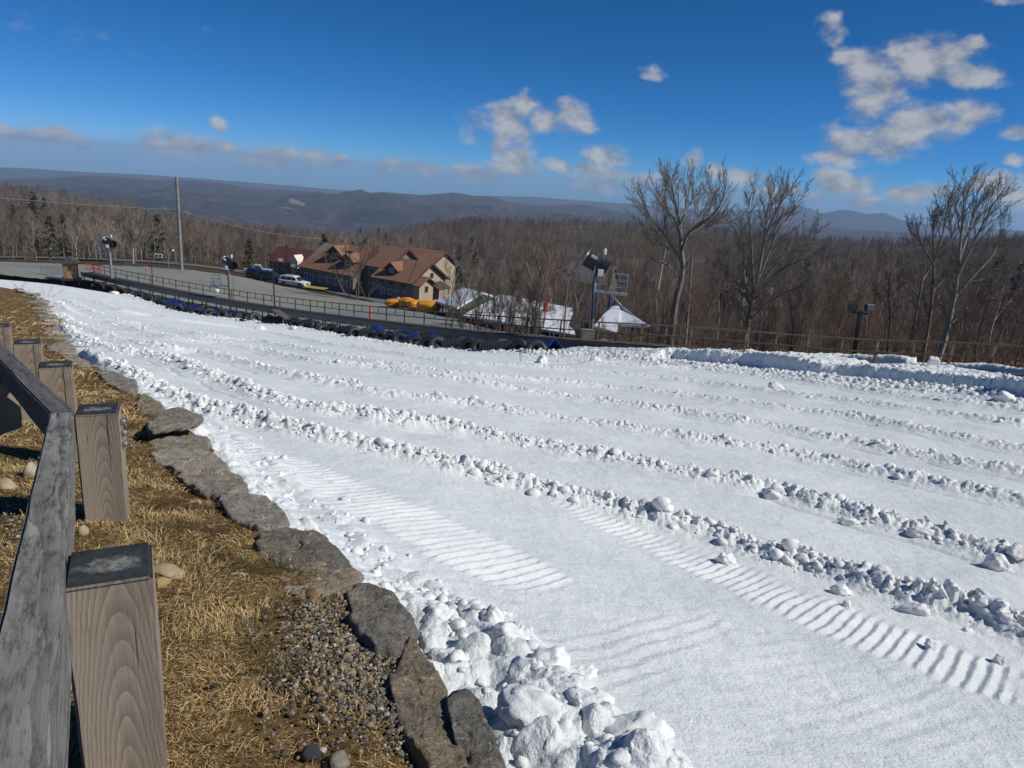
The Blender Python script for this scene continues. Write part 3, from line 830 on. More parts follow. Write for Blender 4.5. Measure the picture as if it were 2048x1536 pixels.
def stone_mat(name, lo, mid, hi, lich=(0.30, 0.25, 0.14)):
    m, t, b = new_mat(name)
    co = objco(t); rnd = rand_tint(t)
    cv = t.nodes.new('ShaderNodeVectorMath'); cv.operation = 'ADD'
    t.links.new(co, cv.inputs[0]); t.links.new(rnd, cv.inputs[1]); co = cv.outputs[0]
    n = noise(t, 9, 8, 0.72, co, 0.4); sp = noise(t, 55, 4, 0.7, co); n2 = noise(t, 3.2, 4, 0.6, co)
    c = ramp(t, n, [(0.3, lo), (0.5, mid), (0.7, hi)])
    c = mixc(t, ramp(t, sp, [(0.40, (0.4, 0.4, 0.4)), (0.52, (0, 0, 0))]), c, tuple(x * 0.5 for x in lo))
    c = mixc(t, ramp(t, sp, [(0.60, (0, 0, 0)), (0.70, (0.7, 0.7, 0.7))]), c, (0.36, 0.33, 0.28))
    c = mixc(t, ramp(t, n2, [(0.56, (0, 0, 0)), (0.7, (0.55, 0.55, 0.55))]), c, lich)
    # broad drifts of warm and cool stone, crusts of pale lichen
    v1 = noise(t, 1.7, 3, 0.5, co); c = mixc(t, ramp(t, v1, [(0.4, (0.45, 0.45, 0.45)), (0.62, (0, 0, 0))]), c, tuple(x * y for x, y in zip(mid, (0.75, 0.8, 0.9))))
    v2 = noise(t, 21, 7, 0.75, co, 0.8); c = mixc(t, ramp(t, v2, [(0.58, (0, 0, 0)), (0.63, (0.75, 0.75, 0.75))]), c, tuple(min(1, x * 1.35) for x in hi))
    h = t.nodes.new('ShaderNodeHueSaturation'); t.links.new(c, h.inputs['Color'])
    t.links.new(M(t, 'ADD', M(t, 'MULTIPLY', rnd, 0.5), 0.9), h.inputs['Value']); t.links.new(M(t, 'ADD', M(t, 'MULTIPLY', M(t, 'FRACT', M(t, 'MULTIPLY', rnd, 7.3)), 0.5), 0.75), h.inputs['Saturation'])
    t.links.new(h.outputs[0], b.inputs['Base Color']); b.inputs['Roughness'].default_value = 0.9; b.inputs['Specular IOR Level'].default_value = 0.2
    bump(t, b, M(t, 'ADD', M(t, 'MULTIPLY', n, 1.6), M(t, 'MULTIPLY', sp, 0.6)), 1.0, 0.035)
    return m
m_st = [stone_mat('ledge_stone_grey', (0.16, 0.142, 0.118), (0.32, 0.285, 0.235), (0.48, 0.43, 0.34)),
        stone_mat('ledge_stone_brown', (0.16, 0.125, 0.088), (0.33, 0.265, 0.19), (0.50, 0.41, 0.29), (0.34, 0.22, 0.11)),
        stone_mat('ledge_stone_dark', (0.105, 0.094, 0.080), (0.23, 0.205, 0.17), (0.38, 0.335, 0.27), (0.30, 0.25, 0.15))]
def slab_mesh(name, L, Wd, T, seed, sub=5):
    """irregular flat ledge stone, long along x, thickness T, top at z=0"""
    g = np.random.default_rng(seed)
    n = 64; a = np.linspace(0, 2 * np.pi, n, endpoint=False)
    k = g.uniform(0, 6.28, 5)
    rad = 1 / (np.abs(np.cos(a)) ** 3.2 + np.abs(np.sin(a)) ** 3.2) ** (1 / 3.2)
    rad *= 1 + 0.10 * np.sin(2 * a + k[0]) + 0.09 * np.sin(3 * a + k[1]) + 0.06 * np.sin(5 * a + k[2]) + 0.04 * np.sin(9 * a + k[3]) + 0.025 * np.sin(17 * a + k[4])
    ox, oy = rad * np.cos(a) * L / 2, rad * np.sin(a) * Wd / 2
    rings = [(0.0, 0.0), (0.25, 0), (0.5, 0), (0.72, 0), (0.88, -0.03), (0.96, -0.10), (1.0, -0.28), (1.0, -0.55), (0.97, -0.8), (0.9, -1.0), (0.4, -1.0)]
    V = []
    for (q, zz) in rings:
        V.append(np.stack([ox * q, oy * q, np.full(n, zz * T)], 1))
    V = np.vstack(V)
    V[:, 2] += 0.022 * fbm(V[:, 0] / 0.16 + seed, V[:, 1] / 0.16, 4) * np.where(V[:, 2] > -0.35 * T, 1, 0.2) + 0.03 * fbm(V[:, 0] / 0.4 + seed, V[:, 1] / 0.4, 2)
    lay = 0.014 * np.sin(V[:, 2] / T * 14 + 3 * fbm(V[:, 0] * 3, V[:, 1] * 3, 2))
    rxy = np.maximum(np.hypot(V[:, 0], V[:, 1]), 1e-3)
    side = (V[:, 2] < -0.1 * T)
    V[:, 0] += np.where(side, V[:, 0] / rxy * lay, 0); V[:, 1] += np.where(side, V[:, 1] / rxy * lay, 0)
    m = len(rings); i = np.arange(m - 1)[:, None] * n + np.arange(n)[None, :]
    j = np.arange(m - 1)[:, None] * n + (np.arange(n)[None, :] + 1) % n
    q = np.stack([i, j, j + n, i + n], -1).reshape(-1, 4)
    return npmesh(name, V, q[:, ::-1])
# ledge stones nearby: each one's outline on the bank (photo pixels), top height above the turf, thickness, material, label
STONES = [
 ([(890,1400),(905,1382),(932,1380),(958,1395),(978,1440),(1003,1490),(1020,1545),(1030,1600),(950,1600),(915,1510),(893,1445)], 0.03, 0.2, 2, 'dark ledge stone at the bottom of the photo, nearest along the edge'),
 ([(800,1300),(817,1262),(852,1305),(878,1338),(895,1364),(899,1392),(908,1440),(940,1520),(945,1580),(860,1560),(800,1450),(770,1360)], 0.02, 0.2, 1, 'large brown ledge stone strewn with gravel, second nearest along the edge'),
 ([(690,1180),(716,1158),(745,1160),(788,1181),(806,1204),(838,1240),(820,1268),(800,1310),(745,1300),(700,1240)], 0.035, 0.2, 2, 'dark ledge stone with a pointed outer corner beside the ploughed snow lumps'),
 ([(530,1166),(560,1128),(640,1122),(700,1128),(727,1147),(716,1168),(652,1184),(590,1186)], 0.025, 0.18, 1, 'pale front ledge stone just below the dark speckled one'),
 ([(496,1078),(527,1058),(588,1052),(646,1070),(685,1099),(722,1138),(700,1140),(640,1132),(565,1136),(520,1108)], 0.06, 0.2, 2, 'big dark speckled ledge stone beside the grooved snow track'),
 ([(430,996),(446,984),(494,979),(536,993),(578,1024),(571,1055),(515,1056),(455,1026)], 0.05, 0.2, 0, 'grey ledge stone with a rusty rim facing the ploughed snow'),
 ([(345,950),(370,940),(432,938),(482,948),(497,973),(462,990),(400,982)], 0.05, 0.18, 0, 'flat grey ledge stone just above the rusty-rimmed one'),
 ([(296,908),(330,888),(394,892),(428,907),(455,922),(464,938),(431,950),(368,948),(315,925)], 0.07, 0.18, 1, 'rounded brown ledge stone in front of the wide flat one'),
 ([(290,866),(338,854),(418,872),(421,897),(385,906),(303,896)], 0.06, 0.2, 0, 'wide flat ledge stone right below the overhanging slab'),
 ([(289,850),(312,827),(320,819),(368,818),(391,824),(404,826),(407,835),(388,842),(345,850),(305,856)], 0.15, 0.075, 0, 'thin grey slab jutting out over the snow like a shelf'),
 ([(270,815),(277,792),(292,788),(322,802),(332,814),(312,831),(284,824)], 0.05, 0.2, 1, 'tan ledge stone just above the overhanging slab'),
 ([(188,740),(223,739),(254,753),(276,762),(277,780),(267,790),(239,780),(212,764)], 0.05, 0.22, 0, 'angular grey ledge stone with a square outer corner'),
 ([(122,709),(152,708),(178,723),(188,737),(162,737),(137,724)], 0.05, 0.2, 1, 'brown ledge stone just above the square-cornered one'),
 ([(89,690),(127,682),(154,691),(152,704),(122,708),(96,700)], 0.06, 0.2, 0, 'low grey ledge stone above the brown one'),
]
edge_ang = lambda p: (lambda i: math.atan2(*(EDGE2[min(i + 1, len(EDGE2) - 1)] - EDGE2[max(i - 1, 0)])[::-1]))(int(np.argmin(np.hypot(EDGE2[:, 0] - p[0], EDGE2[:, 1] - p[1]))))
def resample_n(L, n):
    return np.vstack([L[i] + (L[i + 1] - L[i]) * np.linspace(0, 1, n, endpoint=False)[:, None] for i in range(len(L) - 1)])
def traced_slab(name, poly, T, seed):
    """closed outline (n,3) -> rough slab with a broken rim, its own thickness below the top"""
    poly = np.asarray(poly); n = 96
    p = 0.45 * smooth_line(np.vstack([poly, poly[:1]]), 10)[:-1] + 0.55 * resample_n(np.vstack([poly, poly[:1]]), 10)
    d = np.r_[0, np.cumsum(np.linalg.norm(np.diff(np.vstack([p, p[:1]]), axis=0), axis=1))]
    s_ = np.linspace(0, d[-1], n, endpoint=False); pp = np.vstack([p, p[:1]])
    o = np.stack([np.interp(s_, d, pp[:, k]) for k in range(3)], 1); c = o.mean(0)
    u = s_ / d[-1] * 2 * np.pi
    wob = 1 + 0.10 * fbm(np.cos(u) * 2.2 + seed, np.sin(u) * 2.2, 5, 0.7) + 0.05 * fbm(np.cos(u) * 8 + seed, np.sin(u) * 8, 2)
    rings = [(0, 0)] + [(q, 0) for q in np.linspace(0.06, 0.86, 15)] + [(0.93, -0.01), (0.97, -0.05), (0.99, -0.14), (1.0, -0.3), (0.995, -0.5), (0.985, -0.7), (0.95, -0.88), (0.85, -1.0), (0.3, -1.0)]
    V = np.vstack([c + (o - c) * (q * wob * 0.965)[:, None] + np.array([0, 0, zz * T]) for q, zz in rings]) - c
    V[:, 2] += 0.020 * fbm(V[:, 0] / 0.13 + seed, V[:, 1] / 0.13, 5, 0.6) + 0.02 * fbm(V[:, 0] / 0.4 + seed, V[:, 1] / 0.4, 2)
    q_ = fbm(V[:, 0] / 0.30 + seed * 2.1, V[:, 1] / 0.30, 4, 0.6) * 3.2
    top_ = (np.repeat([zz for _, zz in rings], n) > -0.2)
    V[:, 2] += top_ * 0.011 * (np.floor(q_) + sstep(0.35, 0.65, q_ - np.floor(q_)))
    V[:, 2] += top_ * 0.008 * fbm(V[:, 0] / 0.035, V[:, 1] / 0.035, 3, 0.6)
    rxy = np.maximum(np.hypot(V[:, 0], V[:, 1]), 1e-3); k = np.repeat([q for q, _ in rings], n)
    lay = 0.012 * np.sin(V[:, 2] / max(T, .1) * 16 + 4 * fbm(V[:, 0] * 4, V[:, 1] * 4, 2)) * (k > 0.93)
    V[:, 0] += V[:, 0] / rxy * lay; V[:, 1] += V[:, 1] / rxy * lay
    m = len(rings); i = np.arange(m - 1)[:, None] * n + np.arange(n)[None, :]; j = np.arange(m - 1)[:, None] * n + (np.arange(n)[None, :] + 1) % n
    q = np.stack([i, j, j + n, i + n], -1).reshape(-1, 4)
    return npmesh(name, V, q), c
for i, (outl, lift, T, mi, lab) in enumerate(STONES):
    hf = lambda x, y, lift=(lift * 0.35 - 0.006 if lift < 0.1 else lift): HB(x, y) + lift
    pts = []
    for (sx, sy) in outl:
        q = hit(sx, sy, hf, 0.8, 60); pts.append((q[0], q[1], float(hf(q[0], q[1]))))
    me, c = traced_slab('ledge_stone', pts, T, 40 + i)
    o = link('ledge_stone', me, m_st[mi]); o.location = c
    tag(o, lab, 'stone', 'flat stones edging the bank')
placed = []
def put_stone(p, L, Wd, T, turn, mi, label, seed, group, lift=0.035):
    me = slab_mesh('ledge_stone', L, Wd, T, seed)
    o = link('ledge_stone', me, m_st[mi])
    o.location = (p[0], p[1], hbank(p[0], p[1]) + lift)
    gx = (hbank(p[0] - 0.15, p[1] + 0.3) - hbank(p[0] - 0.15, p[1] - 0.3)) / 0.6
    a = edge_ang(p) + R(turn)
    o.rotation_euler = Euler((0, -math.atan(gx) * math.sin(a), a), 'XYZ')
    return tag(o, label, 'stone', group)
# smaller stones farther along the edge, in a ragged double course
arcs = resample(EDGE2, 0.05)
g_ = np.random.default_rng(5)
i = int(np.argmax(arcs[:, 1] > 14.5)); k = 0
while i < len(arcs) - 1 and arcs[i, 1] < 40:
    p = arcs[i]; L = g_.uniform(0.55, 1.15) * (1 + 0.012 * p[1])
    tn = arcs[min(i + 4, len(arcs) - 1)] - arcs[i]; tn /= np.linalg.norm(tn) + 1e-9; nl = np.array([-tn[1], tn[0]])
    for lay in range(2 if p[1] > 10 else 1):
        q = p + nl * (0.12 + 0.42 * lay + g_.normal(0, 0.10)) * (1 if lay == 0 else -0.35)
        where = 'between the third post and the twiggy bush' if p[1] > 16 else 'along the middle of the bank'
        put_stone(q, L * (1 if lay == 0 else 0.8), g_.uniform(0.45, 0.7), g_.uniform(0.14, 0.26), g_.normal(0, 16), int(g_.integers(0, 3)),
                  ('grey ledge stone in the upper course ' if lay == 0 else 'weathered ledge stone in the lower course ') + where, 200 + k, 'far stones edging the bank', 0.05 if lay == 0 else -0.16)
        k += 1
    i += max(4, int(L * 0.92 / 0.05))
# loose rocks on the turf
LOOSE = [(330,1147,0.17,0.10,0.05,(0.42,0.32,0.18),'pale tan broken rock lying right of the nearest post'),
 (322,1168,0.09,0.06,0.04,(0.40,0.27,0.12),'small ochre rock against the nearest post'),
 (622,1508,0.055,0.05,0.04,(0.035,0.035,0.045),'small blue-black rock in the grass near the bottom'),
 (678,1522,0.085,0.06,0.04,(0.27,0.23,0.18),'mottled pale rock at the bottom beside the dark one'),
 (215,1105,0.14,0.08,0.05,(0.20,0.20,0.19),'grey flat rock behind the top of the nearest post'),
 (12,975,0.16,0.11,0.07,(0.42,0.33,0.20),'tan rock left of the rail on the gravel'),
 (64,945,0.12,0.10,0.09,(0.48,0.42,0.30),'cream rock beside the shadow of the rail'),
 (625,1185,0.07,0.05,0.05,(0.28,0.20,0.11),'tan knob of rock in dark moss by the ledge stones'),
 (166,1064,0.05,0.05,0.05,(0.46,0.38,0.26),'small cream pebble at the foot of the second post')]
for i, (sx, sy, a, b_, c_, colr, lab) in enumerate(LOOSE):
    p = bank_hit(sx, sy)
    m, t, b = new_mat('rock'); n = noise(t, 14, 6, 0.7, objco(t))
    t.links.new(ramp(t, n, [(0.3, tuple(x * 0.55 for x in colr)), (0.65, colr)]), b.inputs['Base Color']); b.inputs['Roughness'].default_value = 0.85
    bump(t, b, n, 0.6, 0.01)
    o = link('loose_rock', rock_mesh('loose_rock', (a, b_, c_ * 1.3), 300 + i), m)
    o.location = (p[0], p[1], hbank(*p) + c_ * 0.32); o.rotation_euler = (0.1, 0.05, i * 1.3)
    tag(o, lab, 'rock')
# gravel: patches by the ledge and left of the rail
def gravel():
    g = np.random.default_rng(11); V0, F0 = ICO[1]; out = []
    spots = [(690,1290,0.16,1500),(750,1350,0.20,1800),(640,1230,0.12,700),(810,1410,0.15,900),(560,1390,0.2,60),(450,1350,0.25,40),(20,1050,0.22,420),(40,1010,0.25,300),(20,1200,0.2,260),(60,900,0.5,220),(10,860,0.7,260),(640,1300,0.3,160)]
    for (sx, sy, sd, n) in spots:
        c = bank_hit(sx, sy)
        for _ in range(n):
            p = c + g.normal(0, sd, 2) * np.array([0.7, 1.0]); r = abs(g.normal(0.002, 0.0026)) + 0.0018 + 0.006 * (g.random() < 0.03)
            out.append((p[0], p[1], r))
    out = np.array(out); d, sg, _ = poly_dist(out[:, :2], EDGE2); out = out[d * sg > 0.02]
    z = bank_z(out[:, :2]); n = len(out)
    rot = g.uniform(0, 6.28, n); sc = g.uniform(0.6, 1.3, (n, 3)) * np.array([1, 1, 0.7])
    V = V0[None] * sc[:, None] * out[:, 2][:, None, None]
    V = V * (1 + 0.25 * g.normal(size=(n, len(V0), 1)) * 0.5)
    c, s = np.cos(rot)[:, None], np.sin(rot)[:, None]
    V = np.stack([V[..., 0] * c - V[..., 1] * s + out[:, 0][:, None], V[..., 0] * s + V[..., 1] * c + out[:, 1][:, None], V[..., 2] + (z + out[:, 2] * 0.5 + 0.012)[:, None]], -1)
    T = (F0[None] + (np.arange(n) * len(V0))[:, None, None]).reshape(-1, 3)
    pal = np.array([[0.24, 0.19, 0.12], [0.10, 0.095, 0.085], [0.30, 0.19, 0.09], [0.42, 0.38, 0.30], [0.05, 0.045, 0.04], [0.17, 0.155, 0.13]])
    c = pal[g.choice(6, n, p=[0.24, 0.22, 0.18, 0.10, 0.12, 0.14])] * g.uniform(0.7, 1.2, (n, 1))
    me = npmesh('gravel', V.reshape(-1, 3), tris=T, smooth=False); color_attr(me, np.repeat(c, len(V0), 0))
    return me
m_gravel, t, b = new_mat('gravel')
vc = t.nodes.new('ShaderNodeVertexColor'); vc.layer_name = 'tint'
t.links.new(vc.outputs[0], b.inputs['Base Color']); b.inputs['Roughness'].default_value = 0.7
tag(link('gravel', gravel(), m_gravel), kind='stuff', label='loose grey and tan gravel scattered on the turf', cat='gravel')

# ---- timber guard rail
def wood_mat(name, dark, light, freq, pith, end=False, lich=0.0, base_stain=0.0):
    """weathered sawn timber: growth rings about a pith line slightly off the post axis; grain along local z"""
    m, t, b = new_mat(name)
    tcn = t.nodes.new('ShaderNodeTexCoord'); sp_ = t.nodes.new('ShaderNodeSeparateXYZ')
    rn = rand_tint(t)
    t.links.new(tcn.outputs['Object'], sp_.inputs[0])
    st = objco(t, (3.0, 3.0, 0.9)); wob = noise(t, 2.2, 4, 0.6, st)
    wz = M(t, 'MULTIPLY', M(t, 'SUBTRACT', wob, 0.5), 0.035)
    xx = M(t, 'ADD', M(t, 'ADD', sp_.outputs[0], wz), M(t, 'MULTIPLY', sp_.outputs[2], pith[2]))
    yy = M(t, 'ADD', M(t, 'ADD', sp_.outputs[1], pith[1]), M(t, 'MULTIPLY', sp_.outputs[2], pith[3]))
    rad = M(t, 'SQRT', M(t, 'ADD', M(t, 'POWER', M(t, 'ADD', xx, pith[0]), 2.0), M(t, 'POWER', yy, 2.0)))
    ring = M(t, 'FRACT', M(t, 'MULTIPLY', rad, freq))
    fib = noise(t, 1.0, 5, 0.75, objco(t, (160, 160, 6))); mott = noise(t, 7, 6, 0.7, objco(t, (1, 1, 0.35)))
    f = M(t, 'ADD', M(t, 'MULTIPLY', ring, 0.52), M(t, 'MULTIPLY', fib, 0.54))
    c = ramp(t, f, [(0.12, dark), (0.42, tuple(0.5 * (p + q) for p, q in zip(dark, light))), (0.74, light), (0.93, tuple(min(1, q * 1.3) for q in light)), (1.0, tuple(p * 0.7 for p in dark))])
    c = mixc(t, ramp(t, mott, [(0.4, (0.5, 0.5, 0.5)), (0.65, (0, 0, 0))]), c, tuple(q * 0.62 for q in light))
    chk = noise(t, 1.0, 3, 0.6, objco(t, (34, 34, 1.3)))
    c = mixc(t, ramp(t, chk, [(0.30, (0.9, 0.9, 0.9)), (0.345, (0, 0, 0))]), c, tuple(p * 0.25 for p in dark))
    stain = noise(t, 3.0, 5, 0.65, objco(t)); c = mixc(t, ramp(t, stain, [(0.5, (0, 0, 0)), (0.72, (0.5, 0.5, 0.5))]), c, tuple(0.6 * q for q in dark))
    if lich:
        l1 = noise(t, 42, 9, 0.8, objco(t, (1, 1, 0.16)))
        c = mixc(t, ramp(t, l1, [(0.47, (0, 0, 0)), (0.62, (lich, lich, lich))]), c, (0.028, 0.029, 0.027))
        l2 = noise(t, 22, 7, 0.78, objco(t, (1, 1, 0.4)))
        c = mixc(t, ramp(t, l2, [(0.60, (0, 0, 0)), (0.70, (0.5 * lich, 0.5 * lich, 0.5 * lich))]), c, (0.13, 0.135, 0.10))
    t.links.new(c, b.inputs['Base Color']); b.inputs['Roughness'].default_value = 0.85; b.inputs['Specular IOR Level'].default_value = 0.2
    bump(t, b, f, 0.5, 0.006)
    return m
m_post = wood_mat('weathered_post', (0.155, 0.105, 0.075), (0.39, 0.32, 0.25), 150, (0.008, 0.118, 0.02, 0.085))
m_rail = wood_mat('weathered_rail', (0.115, 0.11, 0.10), (0.33, 0.315, 0.285), 95, (0.02, 0.075, 0.004, 0.006), lich=0.75)
m_rail2 = wood_mat('dark_rail', (0.06, 0.058, 0.055), (0.19, 0.18, 0.17), 95, (0.02, 0.075, 0.004, 0.006), lich=0.7)
m_end, t, b = new_mat('blackened_end_grain')
co = objco(t); n = noise(t, 30, 7, 0.75, co); n2 = noise(t, 5.5, 4, 0.6, co)
c = ramp(t, n, [(0.35, (0.008, 0.009, 0.010)), (0.62, (0.032, 0.036, 0.040)), (0.8, (0.07, 0.075, 0.075))])
sx_ = t.nodes.new('ShaderNodeSeparateXYZ'); t.links.new(co, sx_.inputs[0])
rad_ = M(t, 'SQRT', M(t, 'ADD', M(t, 'POWER', M(t, 'MULTIPLY', sx_.outputs[0], 0.7), 2.0), M(t, 'POWER', M(t, 'MULTIPLY', sx_.outputs[1], 1.3), 2.0)))
pk_ = M(t, 'SUBTRACT', M(t, 'ADD', M(t, 'MULTIPLY', n2, 0.10), M(t, 'MULTIPLY', n, 0.05)), rad_)
t.links.new(mixc(t, ramp(t, pk_, [(0.028, (0, 0, 0)), (0.05, (0.7, 0.7, 0.7))]), c, ramp(t, n, [(0.4, (0.07, 0.065, 0.055)), (0.6, (0.36, 0.35, 0.31))])), b.inputs['Base Color'])
b.inputs['Roughness'].default_value = 0.8; bump(t, b, n, 0.7, 0.01)
m_steel = plain('galvanised_bolt', (0.32, 0.33, 0.34), 0.4, 0.8, 0.2, 30)
fence = empty('timber_guard_rail', (-0.95, 1.4, -1.44), 0, 'weathered timber guard rail of square posts and a thick dark rail', 'guard rail')
FL = Vector(fence.location)
def timber(name, a, b_, w, h, mats, parent, bev=0.008, up=(0, 0, 1)):
    """squared timber from a to b with its own axes (local z along the timber), subdivided and gently uneven"""
    a = Vector(a); b_ = Vector(b_); dz = (b_ - a); L = dz.length; dz.normalize()
    upv = Vector(up); x = dz.cross(upv)
    if x.length < 1e-3: x = Vector((1, 0, 0))
    x.normalize(); y = dz.cross(x) * -1.0
    bm = bmesh.new(); bmesh.ops.create_cube(bm, size=1.0)
    for v in bm.verts: v.co = Vector((v.co.x * w, v.co.y * h, (v.co.z + 0.5) * L))
    le = [e for e in bm.edges if abs((e.verts[0].co - e.verts[1].co).z) > 0.5 * L]
    bmesh.ops.subdivide_edges(bm, edges=le, cuts=18)
    bmesh.ops.bevel(bm, geom=[e for e in bm.edges if len(e.link_faces) == 2 and e.calc_face_angle(0) > 0.7], offset=bev, segments=2, affect='EDGES')
    g = random.Random(int(L * 1e5) + int(w * 1e4)); k = g.random() * 90
    for v in bm.verts:
        zz = v.co.z * 5
        v.co.x += 0.004 * float(pnoise(np.array([zz + k]), np.array([v.co.y * 20]))[0]); v.co.y += 0.004 * float(pnoise(np.array([zz + k + 31]), np.array([v.co.x * 20]))[0])
    bm.normal_update()
    me = bpy.data.meshes.new(name); bm.to_mesh(me); bm.free()
    if len(mats) > 1:
        for p in me.polygons:
            if p.normal.z > 0.7: p.material_index = 1
    o = link(name, me, mats, parent)
    m = Matrix((x, y, dz)).transposed().to_4x4(); m.translation = a
    o.matrix_world = m
    o.matrix_parent_inverse = Matrix.Translation(-FL)
    return o
def fpost(foot, top, w, rz, label=None):
    o = timber('post', foot, top, w, w, [m_post, m_end], fence, 0.007, up=(math.sin(rz), math.cos(rz), 0))
    if label: o['label'] = label
    return o
def face_post(fl, w, ang, top, foot, label=None):
    """post whose camera-side face starts at its left corner fl (x, y) and turns ang to the right"""
    x = np.array([math.cos(ang), math.sin(ang)]); n = np.array([-math.sin(ang), math.cos(ang)])
    c = np.asarray(fl) + x * w / 2 + n * w / 2
    return fpost((c[0], c[1], foot), (c[0], c[1], top), w, -ang, label), c
f1 = at(122, 1183, 1.325); post1, c1 = face_post(f1[:2], 0.176, R(27), f1[2], f1[2] - 0.72, 'nearest post, its top blackened and its face strongly grained')
f2 = at(147, 832, 3.18); post2, c2 = face_post(f2[:2], 0.186, R(24), f2[2], f2[2] - 0.80)
for (sx, sy, yy) in [(74, 738, 4.35), (24, 690, 5.45), (-30, 656, 6.6)]:
    f = at(sx, sy, yy); face_post(f[:2], 0.19, R(30), f[2], f[2] - 0.9)
# rails: the near one along the first two posts, then the bend towards the far left
cj = at(123, 826, 3.22) + np.array([0, 0, -0.085]); cn = at(73, 1152, 1.33) + np.array([0, 0, -0.085])
dirn = (cn - cj) / np.linalg.norm(cn - cj)
timber('rail', cj + dirn * 3.3, cj, 0.10, 0.17, [m_rail], fence, 0.008)
far_b = at(-95, 606, 7.8) + np.array([0, 0, -0.085])
timber('rail', cj + np.array([-0.012, 0.02, 0.0]), far_b, 0.105, 0.17, [m_rail2], fence, 0.008)
# bolts showing on the outer side of the posts
bpy.context.view_layer.update()
def bolt(c, ang, z, par):
    x = np.array([math.cos(ang), math.sin(ang), 0]); p0 = np.array([c[0], c[1], z]) + x * 0.085; p1 = p0 + x * 0.045
    o = MB().tube([p0, p1], 0.008, 8).lathe([(0.017, 0), (0.017, 0.012), (0.011, 0.02)], 8, tuple(p0 + x * 0.01), tuple(x)).build('bolt', m_steel, par)
    o.matrix_parent_inverse = par.matrix_world.inverted()
for k in range(3): bolt(c2, R(24), f2[2] - 0.075 - 0.06 * k, post2)
# the post of the inner row at the left edge
p = at(4, 762, 4.6)
o = timber('corner_post', (p[0] - 0.06, p[1], p[2] - 0.36), (p[0] - 0.06, p[1], p[2]), 0.19, 0.19, [m_post, m_end], None, 0.007, up=(0.2, 1, 0))
o.matrix_parent_inverse = Matrix.Identity(4)
tag(o, 'short lichen-spotted post behind the rail at the left edge', 'post')
# =================================================================== CONVEYOR LIFT
m_rubber = plain('black_rubber', (0.022, 0.022, 0.026), 0.55, 0, 0.3, 5)
m_skirt = plain('dark_skirt', (0.030, 0.030, 0.036), 0.5, 0.1, 0.3, 2)
m_deck = plain('walkway_boards', (0.10, 0.085, 0.07), 0.8, 0, 0.35, 4)
m_rust = plain('rusty_rail', (0.22, 0.125, 0.075), 0.75, 0.2, 0.4, 3)
m_tan = plain('tan_rail_post', (0.30, 0.21, 0.115), 0.8, 0.0, 0.3, 3)
m_darksteel = plain('dark_steel', (0.05, 0.05, 0.055), 0.5, 0.5, 0.3, 6)
m_galv = plain('galvanised_steel', (0.34, 0.37, 0.39), 0.45, 0.55, 0.25, 8)
m_black = plain('black_paint', (0.015, 0.015, 0.017), 0.4, 0, 0.3, 6)
m_cream = plain('cream_box', (0.70, 0.67, 0.55), 0.5, 0, 0.1, 5)
m_white = plain('white_paint', (0.78, 0.78, 0.76), 0.5, 0, 0.1, 4)
m_redp = plain('red_paint', (0.45, 0.06, 0.025), 0.5, 0, 0.25, 4)
m_orange = plain('orange_plastic', (0.75, 0.13, 0.02), 0.45, 0, 0.2, 3)
BL = resample(BELT, 1.0)
bt = np.gradient(BL, axis=0); bt /= np.linalg.norm(bt, axis=1)[:, None]
bn = np.stack([bt[:, 1], -bt[:, 0], 0 * bt[:, 0]], 1); bn /= np.linalg.norm(bn, axis=1)[:, None]
if bn[10, 1] < 0: bn = -bn
lift = empty('conveyor_lift', BL[len(BL) // 2] + np.array([0, 0, -1.2]), 0, 'long black conveyor lift with rusty handrail running down beside the snow', 'conveyor lift')
LO = Matrix.Translation(-Vector(lift.location))
def lpart(mb, name, mat, **k):
    o = mb.build(name, mat, lift, **k); o.matrix_parent_inverse = LO; return o
def ribbon(n0, z0, n1, z1, th=0.03):
    """strip along the lift between two section corners, with thickness"""
    A = BL + bn * n0 + np.array([0, 0, z0]); B_ = BL + bn * n1 + np.array([0, 0, z1])
    perp = np.array([0, 0, -th]) if abs(z1 - z0) < abs(n1 - n0) else None
    off = np.tile(perp, (len(BL), 1)) if perp is not None else bn * th
    V = np.stack([A, B_, B_ + off, A + off], 1).reshape(-1, 3); mb = MB(); Fc = []
    for i in range(len(BL) - 1):
        for k in range(4):
            Fc.append((i * 4 + k, i * 4 + (k + 1) % 4, i * 4 + 4 + (k + 1) % 4, i * 4 + 4 + k))
    Fc += [(0, 1, 2, 3), tuple((len(BL) - 1) * 4 + k for k in range(4))]
    return mb.add(V, Fc)
lpart(ribbon(-0.62, 0.02, 0.10, 0.02, 0.05), 'belt', m_rubber)
lpart(ribbon(0.14, 0.05, 0.86, 0.05, 0.06), 'walkway', m_deck)
lpart(ribbon(-0.72, 0.13, -0.72, -0.30, 0.05), 'side_skirt', m_skirt)
lpart(ribbon(-0.82, 0.10, -0.725, 0.10, 0.03), 'edge_lip', m_darksteel)
lpart(ribbon(-0.66, -0.34, -0.66, -0.46, 0.05), 'side_beam', m_darksteel)
lpart(ribbon(0.88, 0.04, 0.88, -0.40, 0.04), 'side_skirt', m_skirt)
s_al = np.r_[0, np.cumsum(np.linalg.norm(np.diff(BL, axis=0), axis=1))]
def bpos(s):
    p = np.array([np.interp(s, s_al, BL[:, k]) for k in range(3)]); n = np.array([np.interp(s, s_al, bn[:, k]) for k in range(3)]); return p, n
RH = 1.12
rail_t = [BL[i] + bn[i] * 0.84 + np.array([0, 0, RH]) for i in range(len(BL))]
rail_m = [BL[i] + bn[i] * 0.84 + np.array([0, 0, RH * 0.5]) for i in range(len(BL))]
NR_ = 27
m_tanr = plain('weathered_tan_rail', (0.29, 0.21, 0.13), 0.8, 0.0, 0.3, 3)
